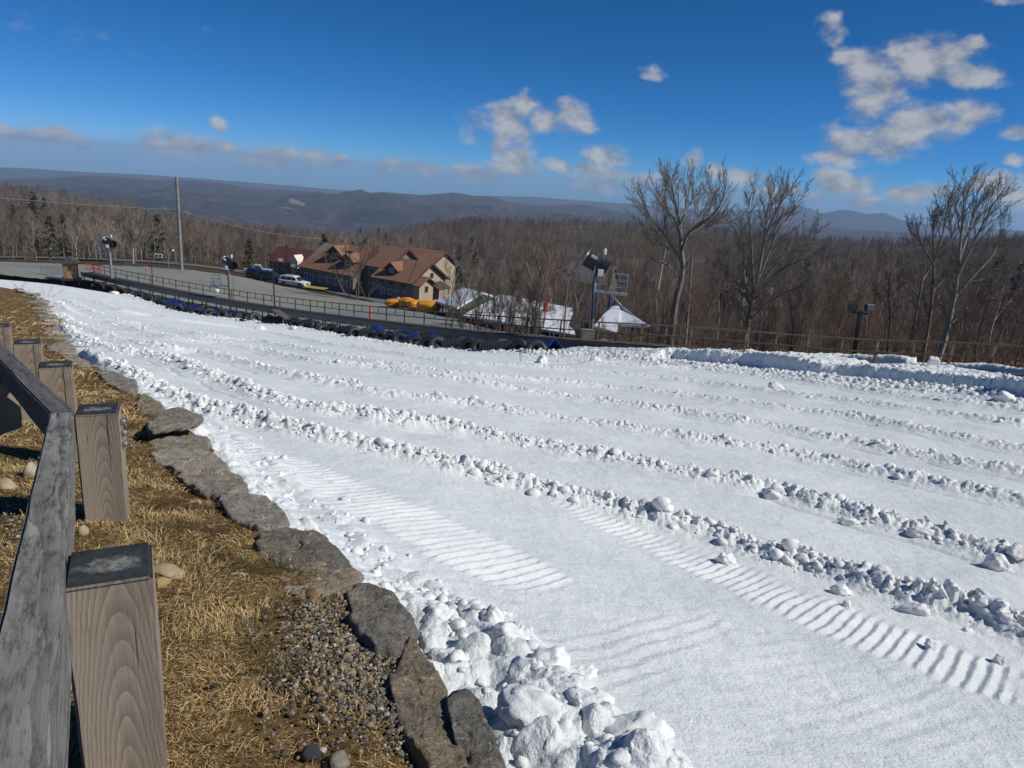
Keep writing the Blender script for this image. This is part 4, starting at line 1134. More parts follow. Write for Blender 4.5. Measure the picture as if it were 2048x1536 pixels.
for nm_, L_, r_ in (('top_rail', rail_t, 0.045), ('middle_rail', rail_m, 0.040)):
    lpart(MB().tube(L_[:NR_], r_, 6), nm_, m_tanr); lpart(MB().tube(L_[NR_ - 1:], r_ * 0.97, 6), nm_, m_rust)
s = 0.6; i = 0
while s < s_al[-1]:
    p, n = bpos(s); q = p + n * 0.84
    lpart(MB().bar(q + [0, 0, -0.1], q + [0, 0, RH], 0.10), 'railing_post', m_tan if s < 26 else m_rust)
    p2, n2 = bpos(min(s + 1.5, s_al[-1] - .1)); q2 = p2 + n2 * 0.84
    lpart(MB().bar(q2 + [0, 0, RH * 0.5], q2 + [0, 0, RH], 0.07), 'picket', m_tanr if s < 26 else m_rust)
    if i % 1 == 0:
        lg = MB()
        for o_ in (-0.55, 0.65):
            f = p + n * o_; zg = f[2] - 1.35
            lg.bar((f[0], f[1], zg), f + [0, 0, -0.05], 0.10)
        lg.bar(p + n * -0.6 + [0, 0, -0.42], p + n * 0.7 + [0, 0, -0.42], 0.08)
        lpart(lg, 'leg', m_darksteel)
    s += 3.0; i += 1

# ---- tubes heaped between the snow and the lift, tarp, pipes
def torus(Rm, r, n=28, m=12, arc=2 * math.pi, wob=0.0):
    mb = MB(); V = []; Fc = []
    for i in range(n):
        a = arc * i / n
        for k in range(m):
            b_ = 2 * math.pi * k / m
            q = Rm + r * math.cos(b_) * (1 + wob * math.sin(5 * a))
            V.append((q * math.cos(a), q * math.sin(a), r * 0.85 * math.sin(b_)))
    for i in range(n):
        for k in range(m):
            i2 = (i + 1) % n; k2 = (k + 1) % m
            Fc.append((i * m + k, i2 * m + k, i2 * m + k2, i * m + k2))
    return mb.add(V, Fc)
m_tube = plain('snow_tube_cover', (0.020, 0.021, 0.024), 0.6, 0, 0.35, 3)
m_tube_in = plain('snow_tube_floor', (0.012, 0.012, 0.014), 0.6, 0, 0.3, 3)
m_tarp, t, b = new_mat('blue_tarp')
n = noise(t, 2.2, 5, 0.6, objco(t)); t.links.new(ramp(t, n, [(0.35, (0.006, 0.014, 0.075)), (0.65, (0.012, 0.035, 0.19))]), b.inputs['Base Color']); b.inputs['Roughness'].default_value = 0.38
tubeE = empty('snow_tube', (0, 0, 0), 0, 'black snow tube heaped against the conveyor lift at the edge of the snow', 'snow tube', 'black snow tubes along the lift')
MB.build(torus(0.38, 0.20), 'tube_cover', m_tube, tubeE, smooth=True)
MB().lathe([(0.01, -0.08), (0.24, -0.05), (0.24, -0.03), (0.01, -0.06)], 20).build('floor', m_tube_in, tubeE, smooth=True)
FEL = resample(smooth_line(far_edge, 6), 0.2)
fs = np.r_[0, np.cumsum(np.linalg.norm(np.diff(FEL, axis=0), axis=1))]
g_ = np.random.default_rng(21)
def fpos(px_x):
    """point of the snow's far edge nearest to a photo column"""
    P3 = np.c_[FEL, HS(FEL[:, 0], FEL[:, 1])]; xx, _ = pix(P3)
    i = int(np.argmin(np.abs(xx - px_x))); j = min(i + 1, len(FEL) - 1); k = max(i - 1, 0)
    tn = FEL[j] - FEL[k]; tn /= np.linalg.norm(tn); nn = np.array([-tn[1], tn[0]])
    if nn[1] < 0: nn = -nn
    return FEL[i], tn, nn
first = True; nt_ = 0
cols = list(np.concatenate([np.arange(252, 345, 6.0), np.arange(350, 432, 8.5), np.arange(440, 520, 9.5), np.arange(545, 700, 11.0), np.arange(710, 1085, 13.5)]))
for cx in cols:
    for row in range(2):
        p, tn, nn = fpos(cx + g_.normal(0, 3))
        q = p + nn * (0.35 + 0.62 * row + g_.normal(0, 0.15)) + tn * g_.normal(0, 0.2)
        if row == 1 and (g_.random() < 0.35 or 860 < cx < 1085 or 312 < cx < 420): continue
        o = tubeE if first else copy_tree(tubeE); first = False
        lean = g_.uniform(0.75, 1.45) if g_.random() < 0.75 else g_.uniform(0.0, 0.35)
        zb = float(HS(q[0], q[1])) + 0.08
        o.rotation_euler = Euler((lean, 0, math.atan2(tn[1], tn[0]) + g_.normal(0.5, 0.55)), 'XYZ')
        sc = g_.uniform(0.85, 1.08); o.scale = (sc, sc * g_.uniform(0.8, 1.05), sc * g_.uniform(0.8, 1.3))
        o.location = (q[0], q[1], zb + abs(math.sin(lean)) * 0.44 - 0.12)
        nt_ += 1
# crumpled blue tarp behind the tubes
def tarp(x0, x1, off0, off1, top, label, seed):
    P3 = np.c_[FEL, HS(FEL[:, 0], FEL[:, 1])]; xx, _ = pix(P3)
    sel = FEL[(xx > x0) & (xx < x1)]
    if len(sel) < 4: return
    sel = resample(sel, 0.15); tn = np.gradient(sel, axis=0); tn /= np.linalg.norm(tn, axis=1)[:, None]; nn = np.stack([-tn[:, 1], tn[:, 0]], 1)
    nn *= np.sign(nn[:, 1:2])
    nc = 14; V = []
    for j in range(nc):
        u = j / (nc - 1); o2 = off0 + (off1 - off0) * u
        q = sel + nn * o2
        h = HS(q[:, 0], q[:, 1]) + 0.05 + top * math.sin(math.pi * (0.1 + 0.75 * u)) * (0.75 + 0.5 * fbm(q[:, 0] / 1.3 + seed, q[:, 1] / 1.3, 4)) + 0.08 * fbm(q[:, 0] / .35, q[:, 1] / .35, 3)
        V.append(np.c_[q, h])
    V = np.stack(V, 1).reshape(-1, 3); c = V.mean(0)
    me = npmesh('blue_tarp', V - c, grid_faces(len(sel), nc)); o = link('blue_tarp', me, m_tarp); o.location = c
    md = o.modifiers.new('thickness', 'SOLIDIFY'); md.thickness = 0.01
    tag(o, label, 'tarp')
def liner():
    sel = resample(FEL, 0.2); nn = np.gradient(sel, axis=0); nn /= np.linalg.norm(nn, axis=1)[:, None]; nn = np.stack([-nn[:, 1], nn[:, 0]], 1); nn *= np.sign(nn[:, 1:2])
    P3 = np.c_[sel, HS(sel[:, 0], sel[:, 1])]; xx, _ = pix(P3); k = (xx > 245) & (xx < 1095); sel, nn = sel[k], nn[k]; V = []
    for u in np.linspace(0, 1, 12):
        q = sel + nn * (0.05 + 1.7 * u); V.append(np.c_[q, HS(q[:, 0], q[:, 1]) - 0.05 + (0.62 * math.sin(math.pi * (0.05 + 0.8 * u)) ) * (0.7 + 0.8 * fbm(q[:, 0] / 0.8, q[:, 1] / 0.8, 3)) + 0.10 * fbm(q[:, 0] / .3, q[:, 1] / .3, 3)])
    V = np.stack(V, 1).reshape(-1, 3); c = V.mean(0); o = link('rubber_matting', npmesh('rubber_matting', V - c, grid_faces(len(sel), 12)), m_tube); o.location = c
    md = o.modifiers.new('thickness', 'SOLIDIFY'); md.thickness = 0.02
    tag(o, 'long crumpled black rubber matting under the snow tubes along the lift', 'matting')
liner()
tarp(700, 1075, 0.75, 2.6, 1.05, 'long crumpled blue tarp under the middle of the conveyor lift', 3)
tarp(300, 440, 0.75, 2.4, 1.1, 'blue tarp draped behind the tubes under the far part of the lift', 5)
tarp(255, 290, 1.2, 2.8, 0.5, 'small blue tarp beside the lift near the wooden booth', 8)
# corrugated black pipes among the tubes
pipe = None
for cx, L, lab in [(545, 2.2, 'black corrugated pipe lying under a grey board by the snow edge'), (905, 1.6, 'short corrugated black pipe between tubes in front of the tarp'), (985, 2.0, 'ribbed black pipe end beside the tubes, right of the short one')]:
    p, tn, nn = fpos(cx); rad = 0.36
    prof = []; k = 0; z = -L / 2
    while z < L / 2:
        prof += [(rad + 0.03, z), (rad + 0.03, z + 0.06), (rad, z + 0.08), (rad, z + 0.14)]; z += 0.16
    prof = prof + [(rad - 0.05, L / 2), (rad - 0.05, -L / 2)]
    d = Vector((tn[0] * 0.8 + nn[0] * 0.5, tn[1] * 0.8 + nn[1] * 0.5, 0.12))
    o = MB().lathe(prof, 20, (0, 0, 0), d).build('corrugated_pipe', m_tube)
    q = p + nn * 0.35; o.location = (q[0], q[1], float(HS(q[0], q[1])) + 0.42); tag(o, lab, 'pipe', 'corrugated pipes by the lift')
p, tn, nn = fpos(556); a = math.atan2(tn[1], tn[0])
o = MB().box((0, 0, 0), (2.4, 0.7, 0.06), Matrix.Rotation(0.25, 3, 'X')).build('board', m_deck, None, 0.01)
o.location = (*(p + nn * 0.35), float(HS(*p)) + 0.95); o.rotation_euler = (0.2, 0.12, a); tag(o, 'grey weathered board propped on the black tubes at the snow edge', 'board')
p, tn, nn = fpos(508)
o = link('rubber_flap', rock_mesh('rubber_flap', (0.5, 0.35, 0.3), 9, 2), m_black); q = p - nn * 1.0
o.location = (*q, float(HS(*q)) + 0.12); tag(o, 'small black rubber scrap lying alone on the snow', 'scrap')
o = link('rubber_flap', rock_mesh('rubber_flap', (0.25, 0.14, 0.12), 12, 2), m_black); q = p - nn * 1.25 + tn * -0.5
o.location = (*q, float(HS(*q)) + 0.08); tag(o, 'tiny black scrap just right of the larger one on the snow', 'scrap')

# ---- snow guns on towers
def ring(mb, c, axis, R_, r, n=20):
    d = Vector(axis).normalized(); q = Vector((0, 0, 1)).rotation_difference(d)
    pts = [Vector(c) + q @ Vector((R_ * math.cos(a), R_ * math.sin(a), 0)) for a in np.linspace(0, 2 * math.pi, n + 1)]
    return mb.tube([tuple(p) for p in pts], r, 6, False)
def snow_gun(base, H, yaw, pitch, label, scale=1.0, double=False, lean=(0, 0), basket=0, basket_dir=(1, 0)):
    root = empty('snow_gun', base, 0, label, 'snow gun', 'snow guns on towers along the lift')
    top = np.array([lean[0], lean[1], H]); zt = top
    tw = MB().tube([(0, 0, -0.6), tuple(top)], [0.17 * scale, 0.14 * scale], 12)
    tw.lathe([(0.26 * scale, -0.3), (0.26 * scale, 0.1)], 10)
    tower = tw.build('tower', m_galv, root, smooth=False)
    if double: MB().tube([(0.42, 0.1, -0.6), (0.40 + lean[0], 0.1, H * 0.8)], 0.09, 10).build('tower', m_galv, root)
    d = np.array([math.cos(yaw) * math.cos(pitch), math.sin(yaw) * math.cos(pitch), math.sin(pitch)])
    c = zt + np.array([0, 0, 0.75 * scale]); L = 1.55 * scale; r = 0.50 * scale
    prof = [(r * 1.02, L * 0.5), (r * 0.97, L * 0.46), (r * 0.97, -L * 0.1), (r * 1.06, -L * 0.3), (r * 1.14, -L * 0.5), (r * 1.06, -L * 0.5), (r * 0.9, -L * 0.25), (r * 0.88, L * 0.2), (r * 0.92, L * 0.5)]
    barrel = MB().lathe(prof[:-1] + [prof[-1]], 24, tuple(c), tuple(d)).build('barrel', m_black, root, smooth=False)
    # open the end: inner dark core and nozzle ring
    ring(MB(), tuple(c + d * L * 0.5), tuple(d), r * 0.97, 0.045 * scale, 28).build('nozzle_ring', m_galv, barrel)
    MB().lathe([(0.16 * scale, -L * 0.35), (0.20 * scale, 0), (0.10 * scale, L * 0.3)], 14, tuple(c), tuple(d)).build('motor', m_darksteel, barrel)
    side = np.cross(d, [0, 0, 1]); side /= np.linalg.norm(side)
    if side[1] > 0: side = -side
    MB().tube([tuple(zt), tuple(zt + side * r * 1.15 + [0, 0, 0.25 * scale]), tuple(c + side * r * 1.15)], 0.05 * scale, 8).tube([tuple(zt), tuple(zt - side * r * 1.15 + [0, 0, 0.25 * scale]), tuple(c - side * r * 1.15)], 0.05 * scale, 8).build('yoke', m_galv, root)
    MB().box(tuple(c + side * r * 1.25 - d * 0.42 * scale + [0, 0, -0.28 * scale]), (0.34 * scale, 0.18 * scale, 0.42 * scale)).build('control_box', m_cream, root, 0.02)
    MB().box(tuple(c + side * r * 1.02 + d * 0.12 * scale + [0, 0, 0.42 * scale]), (0.40 * scale, 0.10 * scale, 0.16 * scale), (tuple(d), tuple(side), tuple(np.cross(side, d)))).build('cover_plate', m_white, root, 0.01)
    MB().tube([tuple(c - d * 0.5 * scale), tuple(c - d * 0.5 * scale + [0, 0, 1.0 * scale])], 0.03 * scale, 8).build('sensor_mast', m_galv, root)
    MB().lathe([(0.09 * scale, 0), (0.10 * scale, 0.28 * scale), (0.06 * scale, 0.36 * scale)], 12, tuple(c - d * 0.5 * scale + [0, 0, 0.85 * scale])).build('sensor', m_white, root)
    hp = [tuple(c - d * 0.3 * scale + side * 0.2 + [0, 0, -0.4 * scale]), tuple(zt + side * 0.45 * scale + [0, 0, -0.1]), tuple(zt + side * 0.2 * scale + [0, 0, -1.3 * scale]), (side[0] * 0.2, side[1] * 0.2, 0.6)]
    MB().tube(smooth_line(np.array(hp), 6), 0.045 * scale, 8).build('hose', m_black, root)
    if basket:
        bd = np.array([basket_dir[0], basket_dir[1], 0.0]); bd /= np.linalg.norm(bd); bz = basket
        k = top * (bz / H); sd = np.cross([0, 0, 1], bd); fl = MB()
        ax = (tuple(bd), tuple(sd), (0, 0, 1)); c0 = k + bd * 1.15 * scale; c0[2] = bz
        fl.box(tuple(c0), (1.9 * scale, 0.75 * scale, 0.05), ax).bar(tuple(k + [0, 0, -0.25]), tuple(k + [0, 0, 0.25]), 0.10).bar(tuple(k + [0, 0, 0]), tuple(c0 + bd * 0.9 * scale + [0, 0, -0.12]), 0.08)
        fl.build('service_platform', m_galv, root)
        cg = MB(); cc = c0 + bd * 0.45 * scale
        for a in (-0.42, 0.42):
            for b_ in (-0.34, 0.34):
                q = cc + bd * a * scale + sd * b_ * scale
                cg.bar(tuple(q), tuple(q + [0, 0, 1.2 * scale]), 0.045)
        for hz in (0.4, 0.8, 1.2):
            Q4 = [cc + bd * a * scale + sd * b_ * scale + [0, 0, hz * scale] for a, b_ in ((-.42, -.34), (.42, -.34), (.42, .34), (-.42, .34))]
            for i in range(4): cg.bar(tuple(Q4[i]), tuple(Q4[(i + 1) % 4]), 0.04)
        cg.build('safety_cage', m_galv, root)
    return root
def ground_at(x, y, Y, hf=hT):
    p = at(x, y, Y); return np.array([p[0], p[1], hf(p[0], p[1])])
b3 = at(1181, 690, 45.0); t3 = at(1190, 552, 45.0)
snow_gun(b3, t3[2] - b3[2], R(168), R(24), 'large black snow gun on a pale tower with a caged platform, in mid photo', 1.0, False, (t3[0] - b3[0], 0), (at(1190, 582, 45)[2] - b3[2]), (1, -0.12))
b2 = at(461, 606, 81.0); t2 = at(462, 540, 81)
snow_gun(b2, t2[2] - b2[2], R(150), R(20), 'snow gun on a double pole beside the lift, left of the parked cars', 1.0, True, (0, 0), 1.9, (-1, 0))
b1 = at(224, 556, 94.0); t1 = at(221, 497, 94)
snow_gun(b1, t1[2] - b1[2], R(160), R(15), 'farthest snow gun, on a pole near the wooden booth', 1.0, False, (0, 0), (at(221, 508, 94)[2] - b1[2]), (-1, 0))

# ---- lamps on poles
def lamp_pole(base, top, heads, label, mat=None, w=0.07, head=0.35, group='lamps on dark poles', glass=None):
    root = empty('lamp_post', base, 0, label, 'lamp post', group)
    t_ = np.asarray(top) - np.asarray(base)
    MB().tube([(0, 0, -0.5), tuple(t_)], [w * 1.15, w * 0.8], 8).build('pole', mat or m_black, root)
    if len(heads) > 1:
        xs = [h[0] for h in heads]; MB().bar(tuple(t_ + [min(xs), 0, -0.1]), tuple(t_ + [max(xs), 0, -0.1]), 0.07).build('crossarm', mat or m_black, root)
    for (hx, hy, hz, tilt) in heads:
        A = np.array(Euler((R(tilt), 0, R(hx * 25)), 'XYZ').to_matrix()).T
        c = t_ + [hx, hy, hz]
        o = MB().box(tuple(c), (head, head * 0.5, head * 0.85), A).build('lamp_head', m_black, root, 0.02)
        MB().box(tuple(c + A.T @ np.array([0, -head * 0.26, 0])), (head * 0.82, 0.02, head * 0.68), A).build('lamp_glass', glass or plain('lamp_glass', (0.09, 0.10, 0.11), 0.15), o)
    return root
lamp_pole(at(550, 622, 73.5), at(545, 513, 73.5), [(-0.35, 0, 0, 20), (0.1, 0, 0.05, 20)], 'dark lamp post rising beside the railing left of the white car')
lamp_pole(at(305, 576, 89), at(303, 520, 89), [(0, 0, 0, 15)], 'thin dark post by the railing between the two left snow guns', w=0.06, head=0.2)
lamp_pole(at(1126, 684, 43), at(1137, 546, 43), [(-0.22, 0, 0.08, 25), (0.26, 0, 0.1, -20)], 'slender pole with two small floodlights left of the large snow gun', mat=m_rust, w=0.05, head=0.24)
lamp_pole(at(1703, 765, 36), at(1720, 622, 36), [(-0.42, 0, 0.15, 10), (0.42, 0, 0.2, -10)], 'stout dark pole with two big black lamps behind the right railing', w=0.13, head=0.42)
lamp_pole(ground_at(697, 592, 108), at(699, 504, 108), [(-0.2, 0, 0, 20), (0.25, 0, 0.0, 20)], 'tall lamp pole in front of the brown lodge', head=0.4)
lamp_pole(ground_at(574, 556, 133), at(573, 492, 133), [(0, 0, 0, 0)], 'dark lamp pole behind the parked cars', head=0.45)
lamp_pole(ground_at(173, 520, 128), at(173, 495, 128), [(0, 0, 0, 0)], 'short dark lamp post right of the wooden booth', head=0.35)
lamp_pole(at(735, 590, 110), at(742, 545, 110), [(0, 0, 0, 0)], 'dark pole at the corner of the brown lodge', head=0.22)
hk = empty('street_lamp', ground_at(337, 530, 125), 0, 'pale hooked street lamp left of the tall utility pole', 'street lamp')
hh = at(338, 492, 125)[2] - hk.location[2]
MB().tube([(0, 0, -0.3), (0, 0, hh * 0.8), (0.1, 0, hh * 0.95), (0.45, 0, hh), (0.85, 0, hh * 0.96), (0.95, 0, hh * 0.85)], 0.07, 8).build('hooked_pole', m_galv, hk)
MB().lathe([(0.1, 0), (0.22, -0.25), (0.05, -0.3)], 10, (0.95, 0, hh * 0.85)).build('lamp_head', m_cream, hk)

# ---- utility poles and wires
m_pole = plain('grey_wood_pole', (0.24, 0.23, 0.21), 0.85, 0, 0.3, 3)
m_wire = plain('wire', (0.20, 0.19, 0.17), 0.6, 0, 0.1)
m_insul = plain('insulator', (0.45, 0.44, 0.40), 0.4, 0, 0.1)
def util_pole(base, top, w, label, arm=True):
    root = empty('utility_pole', base, 0, label, 'utility pole', 'wooden utility poles')
    t_ = np.asarray(top) - np.asarray(base); H = np.linalg.norm(t_)
    MB().tube([(0, 0, -0.5), tuple(t_ * 0.5), tuple(t_)], [w, w * 0.88, w * 0.72], 12).build('pole', m_pole, root)
    if arm:
        k = t_ * 0.63
        MB().bar(tuple(k + [-1.5, 0.2, 0.15]), tuple(k + [1.5, -0.2, -0.1]), 0.10).build('crossarm', m_pole, root)
        for dx in (-1.4, -0.9, 0.9, 1.4): MB().lathe([(0.05, 0), (0.08, 0.12), (0.05, 0.25)], 8, tuple(k + [dx, 0, 0.1])).build('insulator', m_insul, root)
        MB().lathe([(0.06, 0), (0.09, 0.15), (0.05, 0.3)], 8, tuple(t_ + [0, 0, 0])).build('insulator', m_insul, root)
        MB().box(tuple(t_ * 0.93 + [-0.28, 0, 0]), (0.25, 0.2, 0.4)).build('fuse_box', m_insul, root, 0.02)
    return root
ub = ground_at(363, 533, 121.0); ut = at(353, 354, 121.0)
util_pole(ub, ut, 0.30, 'tall grey wooden utility pole at the far edge of the gravel lot')
ub2 = at(1370, 700, 62.0); ut2 = at(1384, 512, 62.0)
util_pole(ub2, ut2, 0.14, 'grey utility pole standing between the two big bare trees', False)
ub3 = ground_at(330, 505, 165.0); util_pole(ub3, at(325, 470, 165.0), 0.2, 'small leaning pale pole among the trees left of the tall utility pole', False)
def wire(pts, sag, label, r=0.02, group='overhead wires'):
    pts = [np.asarray(p, float) for p in pts]; L = []
    for a, b_ in zip(pts[:-1], pts[1:]):
        for u in np.linspace(0, 1, 24):
            q = a + (b_ - a) * u; q = q - np.array([0, 0, sag * 4 * u * (1 - u)]); L.append(q)
    L = np.array(L); keep = np.r_[True, np.linalg.norm(np.diff(L, axis=0), axis=1) > 1e-6]; L = L[keep]; c = L.mean(0)
    o = MB().tube(L - c, r, 5).build('overhead_wire', m_wire); o.location = c
    tag(o, label, 'wire', group)
pk = at(356, 423, 121.0)
wire([at(-420, 352, 95.0), pk + [-.9, 0, .2]], 0.5, 'thick overhead wire crossing the woods to the left of the tall pole', 0.055)
wire([pk + [.9, 0, 0], at(660, 478, 175.0)], 1.0, 'overhead wire running right from the tall pole to the lodge roof', 0.05)
wire([pk + [.2, 0, 0], at(418, 474, 128.0)], 0.0, 'slanting guy wire right of the tall utility pole', 0.03)
wire([pk + [.2, 0, -.2], at(408, 470, 130.0)], 0.0, 'second guy wire just inside the slanting one', 0.03)
wire([at(660, 478, 175.0), at(840, 502, 120), at(1383, 518, 62.0)], 0.4, 'lower wire crossing behind the large snow gun to the middle pole', 0.025)
wire([at(700, 440, 210.0), at(940, 455, 150.0), at(1385, 470, 95.0)], 0.3, 'upper faint wire above the white shelters', 0.025)
wire([at(1384, 516, 62.0), at(1580, 560, 52.0), at(1738, 588, 45.0), at(2080, 622, 36)], 0.15, 'lower wire from the middle pole down to the right', 0.018)
wire([at(1385, 470, 95.0), at(1650, 507, 75.0), at(1815, 529, 66.0), at(2100, 562, 55)], 0.15, 'upper wire crossing the woods at the right', 0.02)
wire([at(1386, 480, 95.0), at(1655, 515, 75.0), at(1820, 537, 66.0), at(2100, 575, 55)], 0.15, 'wire just under the upper one in the right woods', 0.02)
for k, (a, b_) in enumerate([((-.9, 0, .2), (-2.4, -.3, .5)), ((.9, 0, 0), (2.8, .2, -.3))]):
    wire([pk + list(a), pk + list(b_)], 0.25, ['bundled connectors left of the tall pole', 'bundled connectors right of the tall pole'][k], 0.09, 'wire connectors on the tall pole')

# ---- booth at the foot of the lift
m_brownw = plain('brown_board', (0.20, 0.115, 0.055), 0.8, 0, 0.3, 3)
m_tanw = plain('tan_board', (0.30, 0.19, 0.095), 0.8, 0, 0.25, 3)
m_dkroof = plain('dark_shingle', (0.060, 0.050, 0.048), 0.85, 0, 0.35, 6)
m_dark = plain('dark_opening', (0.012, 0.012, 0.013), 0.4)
bb = at(143, 556, 95.0)
booth = empty('ticket_booth', bb, R(28), 'small brown wooden booth with a dark roof at the left end of the lift', 'booth')
MB().box((0, 0, 1.05), (1.7, 1.5, 2.1)).build('wall', m_brownw, booth, 0.02)
MB().box((0, 0, -0.12), (2.3, 2.0, 0.24)).box((-0.9, -0.8, -.5), (.15, .15, .8)).box((0.9, -0.8, -.5), (.15, .15, .8)).build('floor_deck', m_darksteel, booth)
MB().prism([(-1.25, 2.05), (1.25, 2.05), (0.12, 2.85), (-0.12, 2.85)], -1.05, 1.05, ((0, 0, 0), (1, 0, 0), (0, 0, 1), (0, 1, 0))).build('roof', m_dkroof, booth, 0.02)
f = MB().box((0.15, -0.765, 1.45), (0.9, 0.03, 0.7)).build('window', m_dark, booth)
MB().box((0.15, -0.785, 1.84), (1.0, 0.02, 0.07)).box((0.15, -0.785, 1.06), (1.0, 0.02, 0.07)).box((-0.33, -0.785, 1.45), (0.07, 0.02, 0.72)).box((0.63, -0.785, 1.45), (0.07, 0.02, 0.72)).build('frame', m_tanw, f)
MB().box((0.15, -0.77, 0.5), (1.25, 0.03, 0.9)).build('front_panel', m_tanw, booth)
MB().box((-0.865, 0.1, 1.0), (0.03, 0.8, 1.9)).build('door', m_dark, booth)
MB().box((0.25, -0.80, 1.42), (0.30, 0.02, 0.42)).build('red_notice', m_redp, booth)
# barriers by the booth
def barrier(base, w, h, rz, label, mat, name='barrier', nb=9):
    root = empty(name, base, rz, label, 'barrier', None)
    MB().bar((-w / 2, 0, h), (w / 2, 0, h), 0.06).bar((-w / 2, 0, 0.15), (w / 2, 0, 0.15), 0.05).build('rail', mat, root)
    for x in (-w / 2, w / 2): MB().bar((x, 0, -0.1), (x, 0, h + 0.05), 0.06).build('post', mat, root)
    bars = MB()
    for x in np.linspace(-w / 2, w / 2, nb)[1:-1]: bars.bar((x, 0, 0.15), (x, 0, h), 0.03)
    bars.build('bars', mat, root)
for k, (x, y, Y) in enumerate([(94, 548, 99), (107, 549, 98), (120, 550, 97)]):
    barrier(at(x, y, Y), 1.5, 1.1, R(8), ['grey crowd barrier, leftmost of three by the booth', 'middle grey crowd barrier beside the booth', 'grey crowd barrier next to the booth wall'][k], m_galv)
barrier(at(180, 541, 101), 1.7, 1.2, R(-25), 'orange-red railing panel behind the right side of the booth', m_redp)
barrier(at(196, 546, 98), 1.7, 1.2, R(-30), 'rusty orange railing panel at the start of the handrail', m_redp)
wf = at(61, 521, 122.0)
root = empty('wooden_fence', (wf[0], wf[1], hT(wf[0], wf[1])), 0, 'short orange-brown wooden fence panel at the far left of the lot', 'fence')
for k, hz in enumerate((0.35, 0.8, 1.25)): MB().box((0, 0, hz), (1.9, 0.06, 0.36)).build('board', m_tanw, root)
for x in (-1.0, 1.0): MB().box((x, 0, 0.8), (0.14, 0.14, 1.9)).build('post', m_tanw, root)
# hydrants, markers, box
def hydrant(base, label):
    r_ = empty('snowmaking_hydrant', base, 0, label, 'hydrant')
    MB().tube([(0, 0, -0.3), (0, 0, 0.95)], 0.08, 8).build('riser', m_white, r_)
    MB().lathe([(0.12, 0), (0.22, 0.15), (0.22, 0.4), (0.08, 0.5)], 10, (0, 0, 0.9)).build('cap', m_white, r_)
    MB().tube([(-0.3, -0.05, 1.05), (0, -0.05, 1.05)], 0.05, 8).build('outlet', m_darksteel, r_)
hydrant(at(435, 602, 80.5), 'white snowmaking hydrant left of the double-pole snow gun')
o = MB().lathe([(0.16, 0), (0.12, 0.02), (0.07, 1.0), (0.09, 1.05), (0.09, 1.12), (0.03, 1.15)], 12).build('marker_post', m_orange); o.location = at(741, 637, 61.5); tag(o, 'orange plastic marker post standing behind the railing on the lot', 'marker')
o = MB().lathe([(0.16, 0), (0.12, 0.02), (0.07, 1.0), (0.03, 1.15)], 12).build('marker_post', m_orange); o.location = ground_at(293, 540, 112); tag(o, 'small orange marker on the lot near the tall utility pole', 'marker')
bx_ = empty('electrical_cabinet', at(1172, 694, 44.0), R(10), 'grey electrical cabinet at the foot of the large snow gun', 'cabinet')
MB().box((0, 0, 0.75), (0.85, 0.4, 0.8)).build('cabinet_body', plain('grey_cabinet', (0.20, 0.19, 0.165), 0.6), bx_, 0.02)
MB().box((0, -0.21, 0.75), (0.72, 0.02, 0.66)).build('door', plain('cabinet_door', (0.17, 0.165, 0.145), 0.6), bx_)
MB().box((-0.3, 0, 0.2), (0.08, 0.3, 0.6)).box((0.3, 0, 0.2), (0.08, 0.3, 0.6)).build('leg', m_darksteel, bx_)
o = link('yellow_valve', rock_mesh('yellow_valve', (0.9, 0.5, 0.5), 31, 2), plain('dull_yellow', (0.42, 0.30, 0.05), 0.6)); o.location = at(1207, 683, 46.5); tag(o, 'dull yellow equipment cover beside the snow gun foot', 'cover')
db = empty('orange_drum_marker', ground_at(1088, 650, 72), 0, 'red-orange stacked drum marker among the bare trees', 'marker')
dz = at(1088, 624, 72)[2] - db.location[2]
MB().tube([(0, 0, -0.2), (0, 0, dz + .2)], 0.05, 8).build('post', m_darksteel, db)
for k in range(3): MB().lathe([(0.2, 0), (0.28, 0.08), (0.28, 0.26), (0.2, 0.32)], 14, (0, 0, dz + k * 0.36)).build('drum', m_redp, db)
# =================================================================== LODGE, SHELTERS, CARS
m_roof, t, b = new_mat('brown_shingle_roof')
co = objco(t, (1, 1, 3.2)); n = noise(t, 1.6, 7, 0.7, co); n2 = noise(t, 0.25, 3, 0.5, objco(t))
c = ramp(t, n, [(0.3, (0.155, 0.072, 0.045)), (0.7, (0.27, 0.135, 0.085))])
t.links.new(mixc(t, ramp(t, n2, [(0.4, (0, 0, 0)), (0.7, (0.4, 0.4, 0.4))]), c, (0.30, 0.17, 0.085)), b.inputs['Base Color']); b.inputs['Roughness'].default_value = 0.9
m_wallg = plain('grey_brown_siding', (0.20, 0.175, 0.145), 0.85, 0, 0.25, 2)
m_gable = plain('tan_stucco', (0.42, 0.335, 0.235), 0.85, 0, 0.12, 2)
m_trim = plain('dark_brown_trim', (0.075, 0.045, 0.032), 0.7, 0, 0.2, 3)
m_glass, t, b = new_mat('window_glass'); b.inputs['Base Color'].default_value = (0.02, 0.025, 0.03, 1); b.inputs['Roughness'].default_value = 0.08
m_redroof = plain('dark_red_roof', (0.105, 0.030, 0.028), 0.75, 0, 0.25, 1.2)
m_stone_w = stone_mat('stone_wall', (0.10, 0.095, 0.085), (0.17, 0.16, 0.145), (0.25, 0.235, 0.21))
C0 = at(822, 596, 112.0); C0[2] = min(C0[2], hT(C0[0], C0[1])) if False else C0[2]
aV = np.array([0.862, -0.507, 0.0])                 # along the long front, towards the right end
nV = np.array([-0.507, -0.862, 0.0])                # out of the front, towards the lift
lodge = empty('brown_lodge', C0, 0, 'long brown-roofed lodge with several gables and tan end wall', 'building')
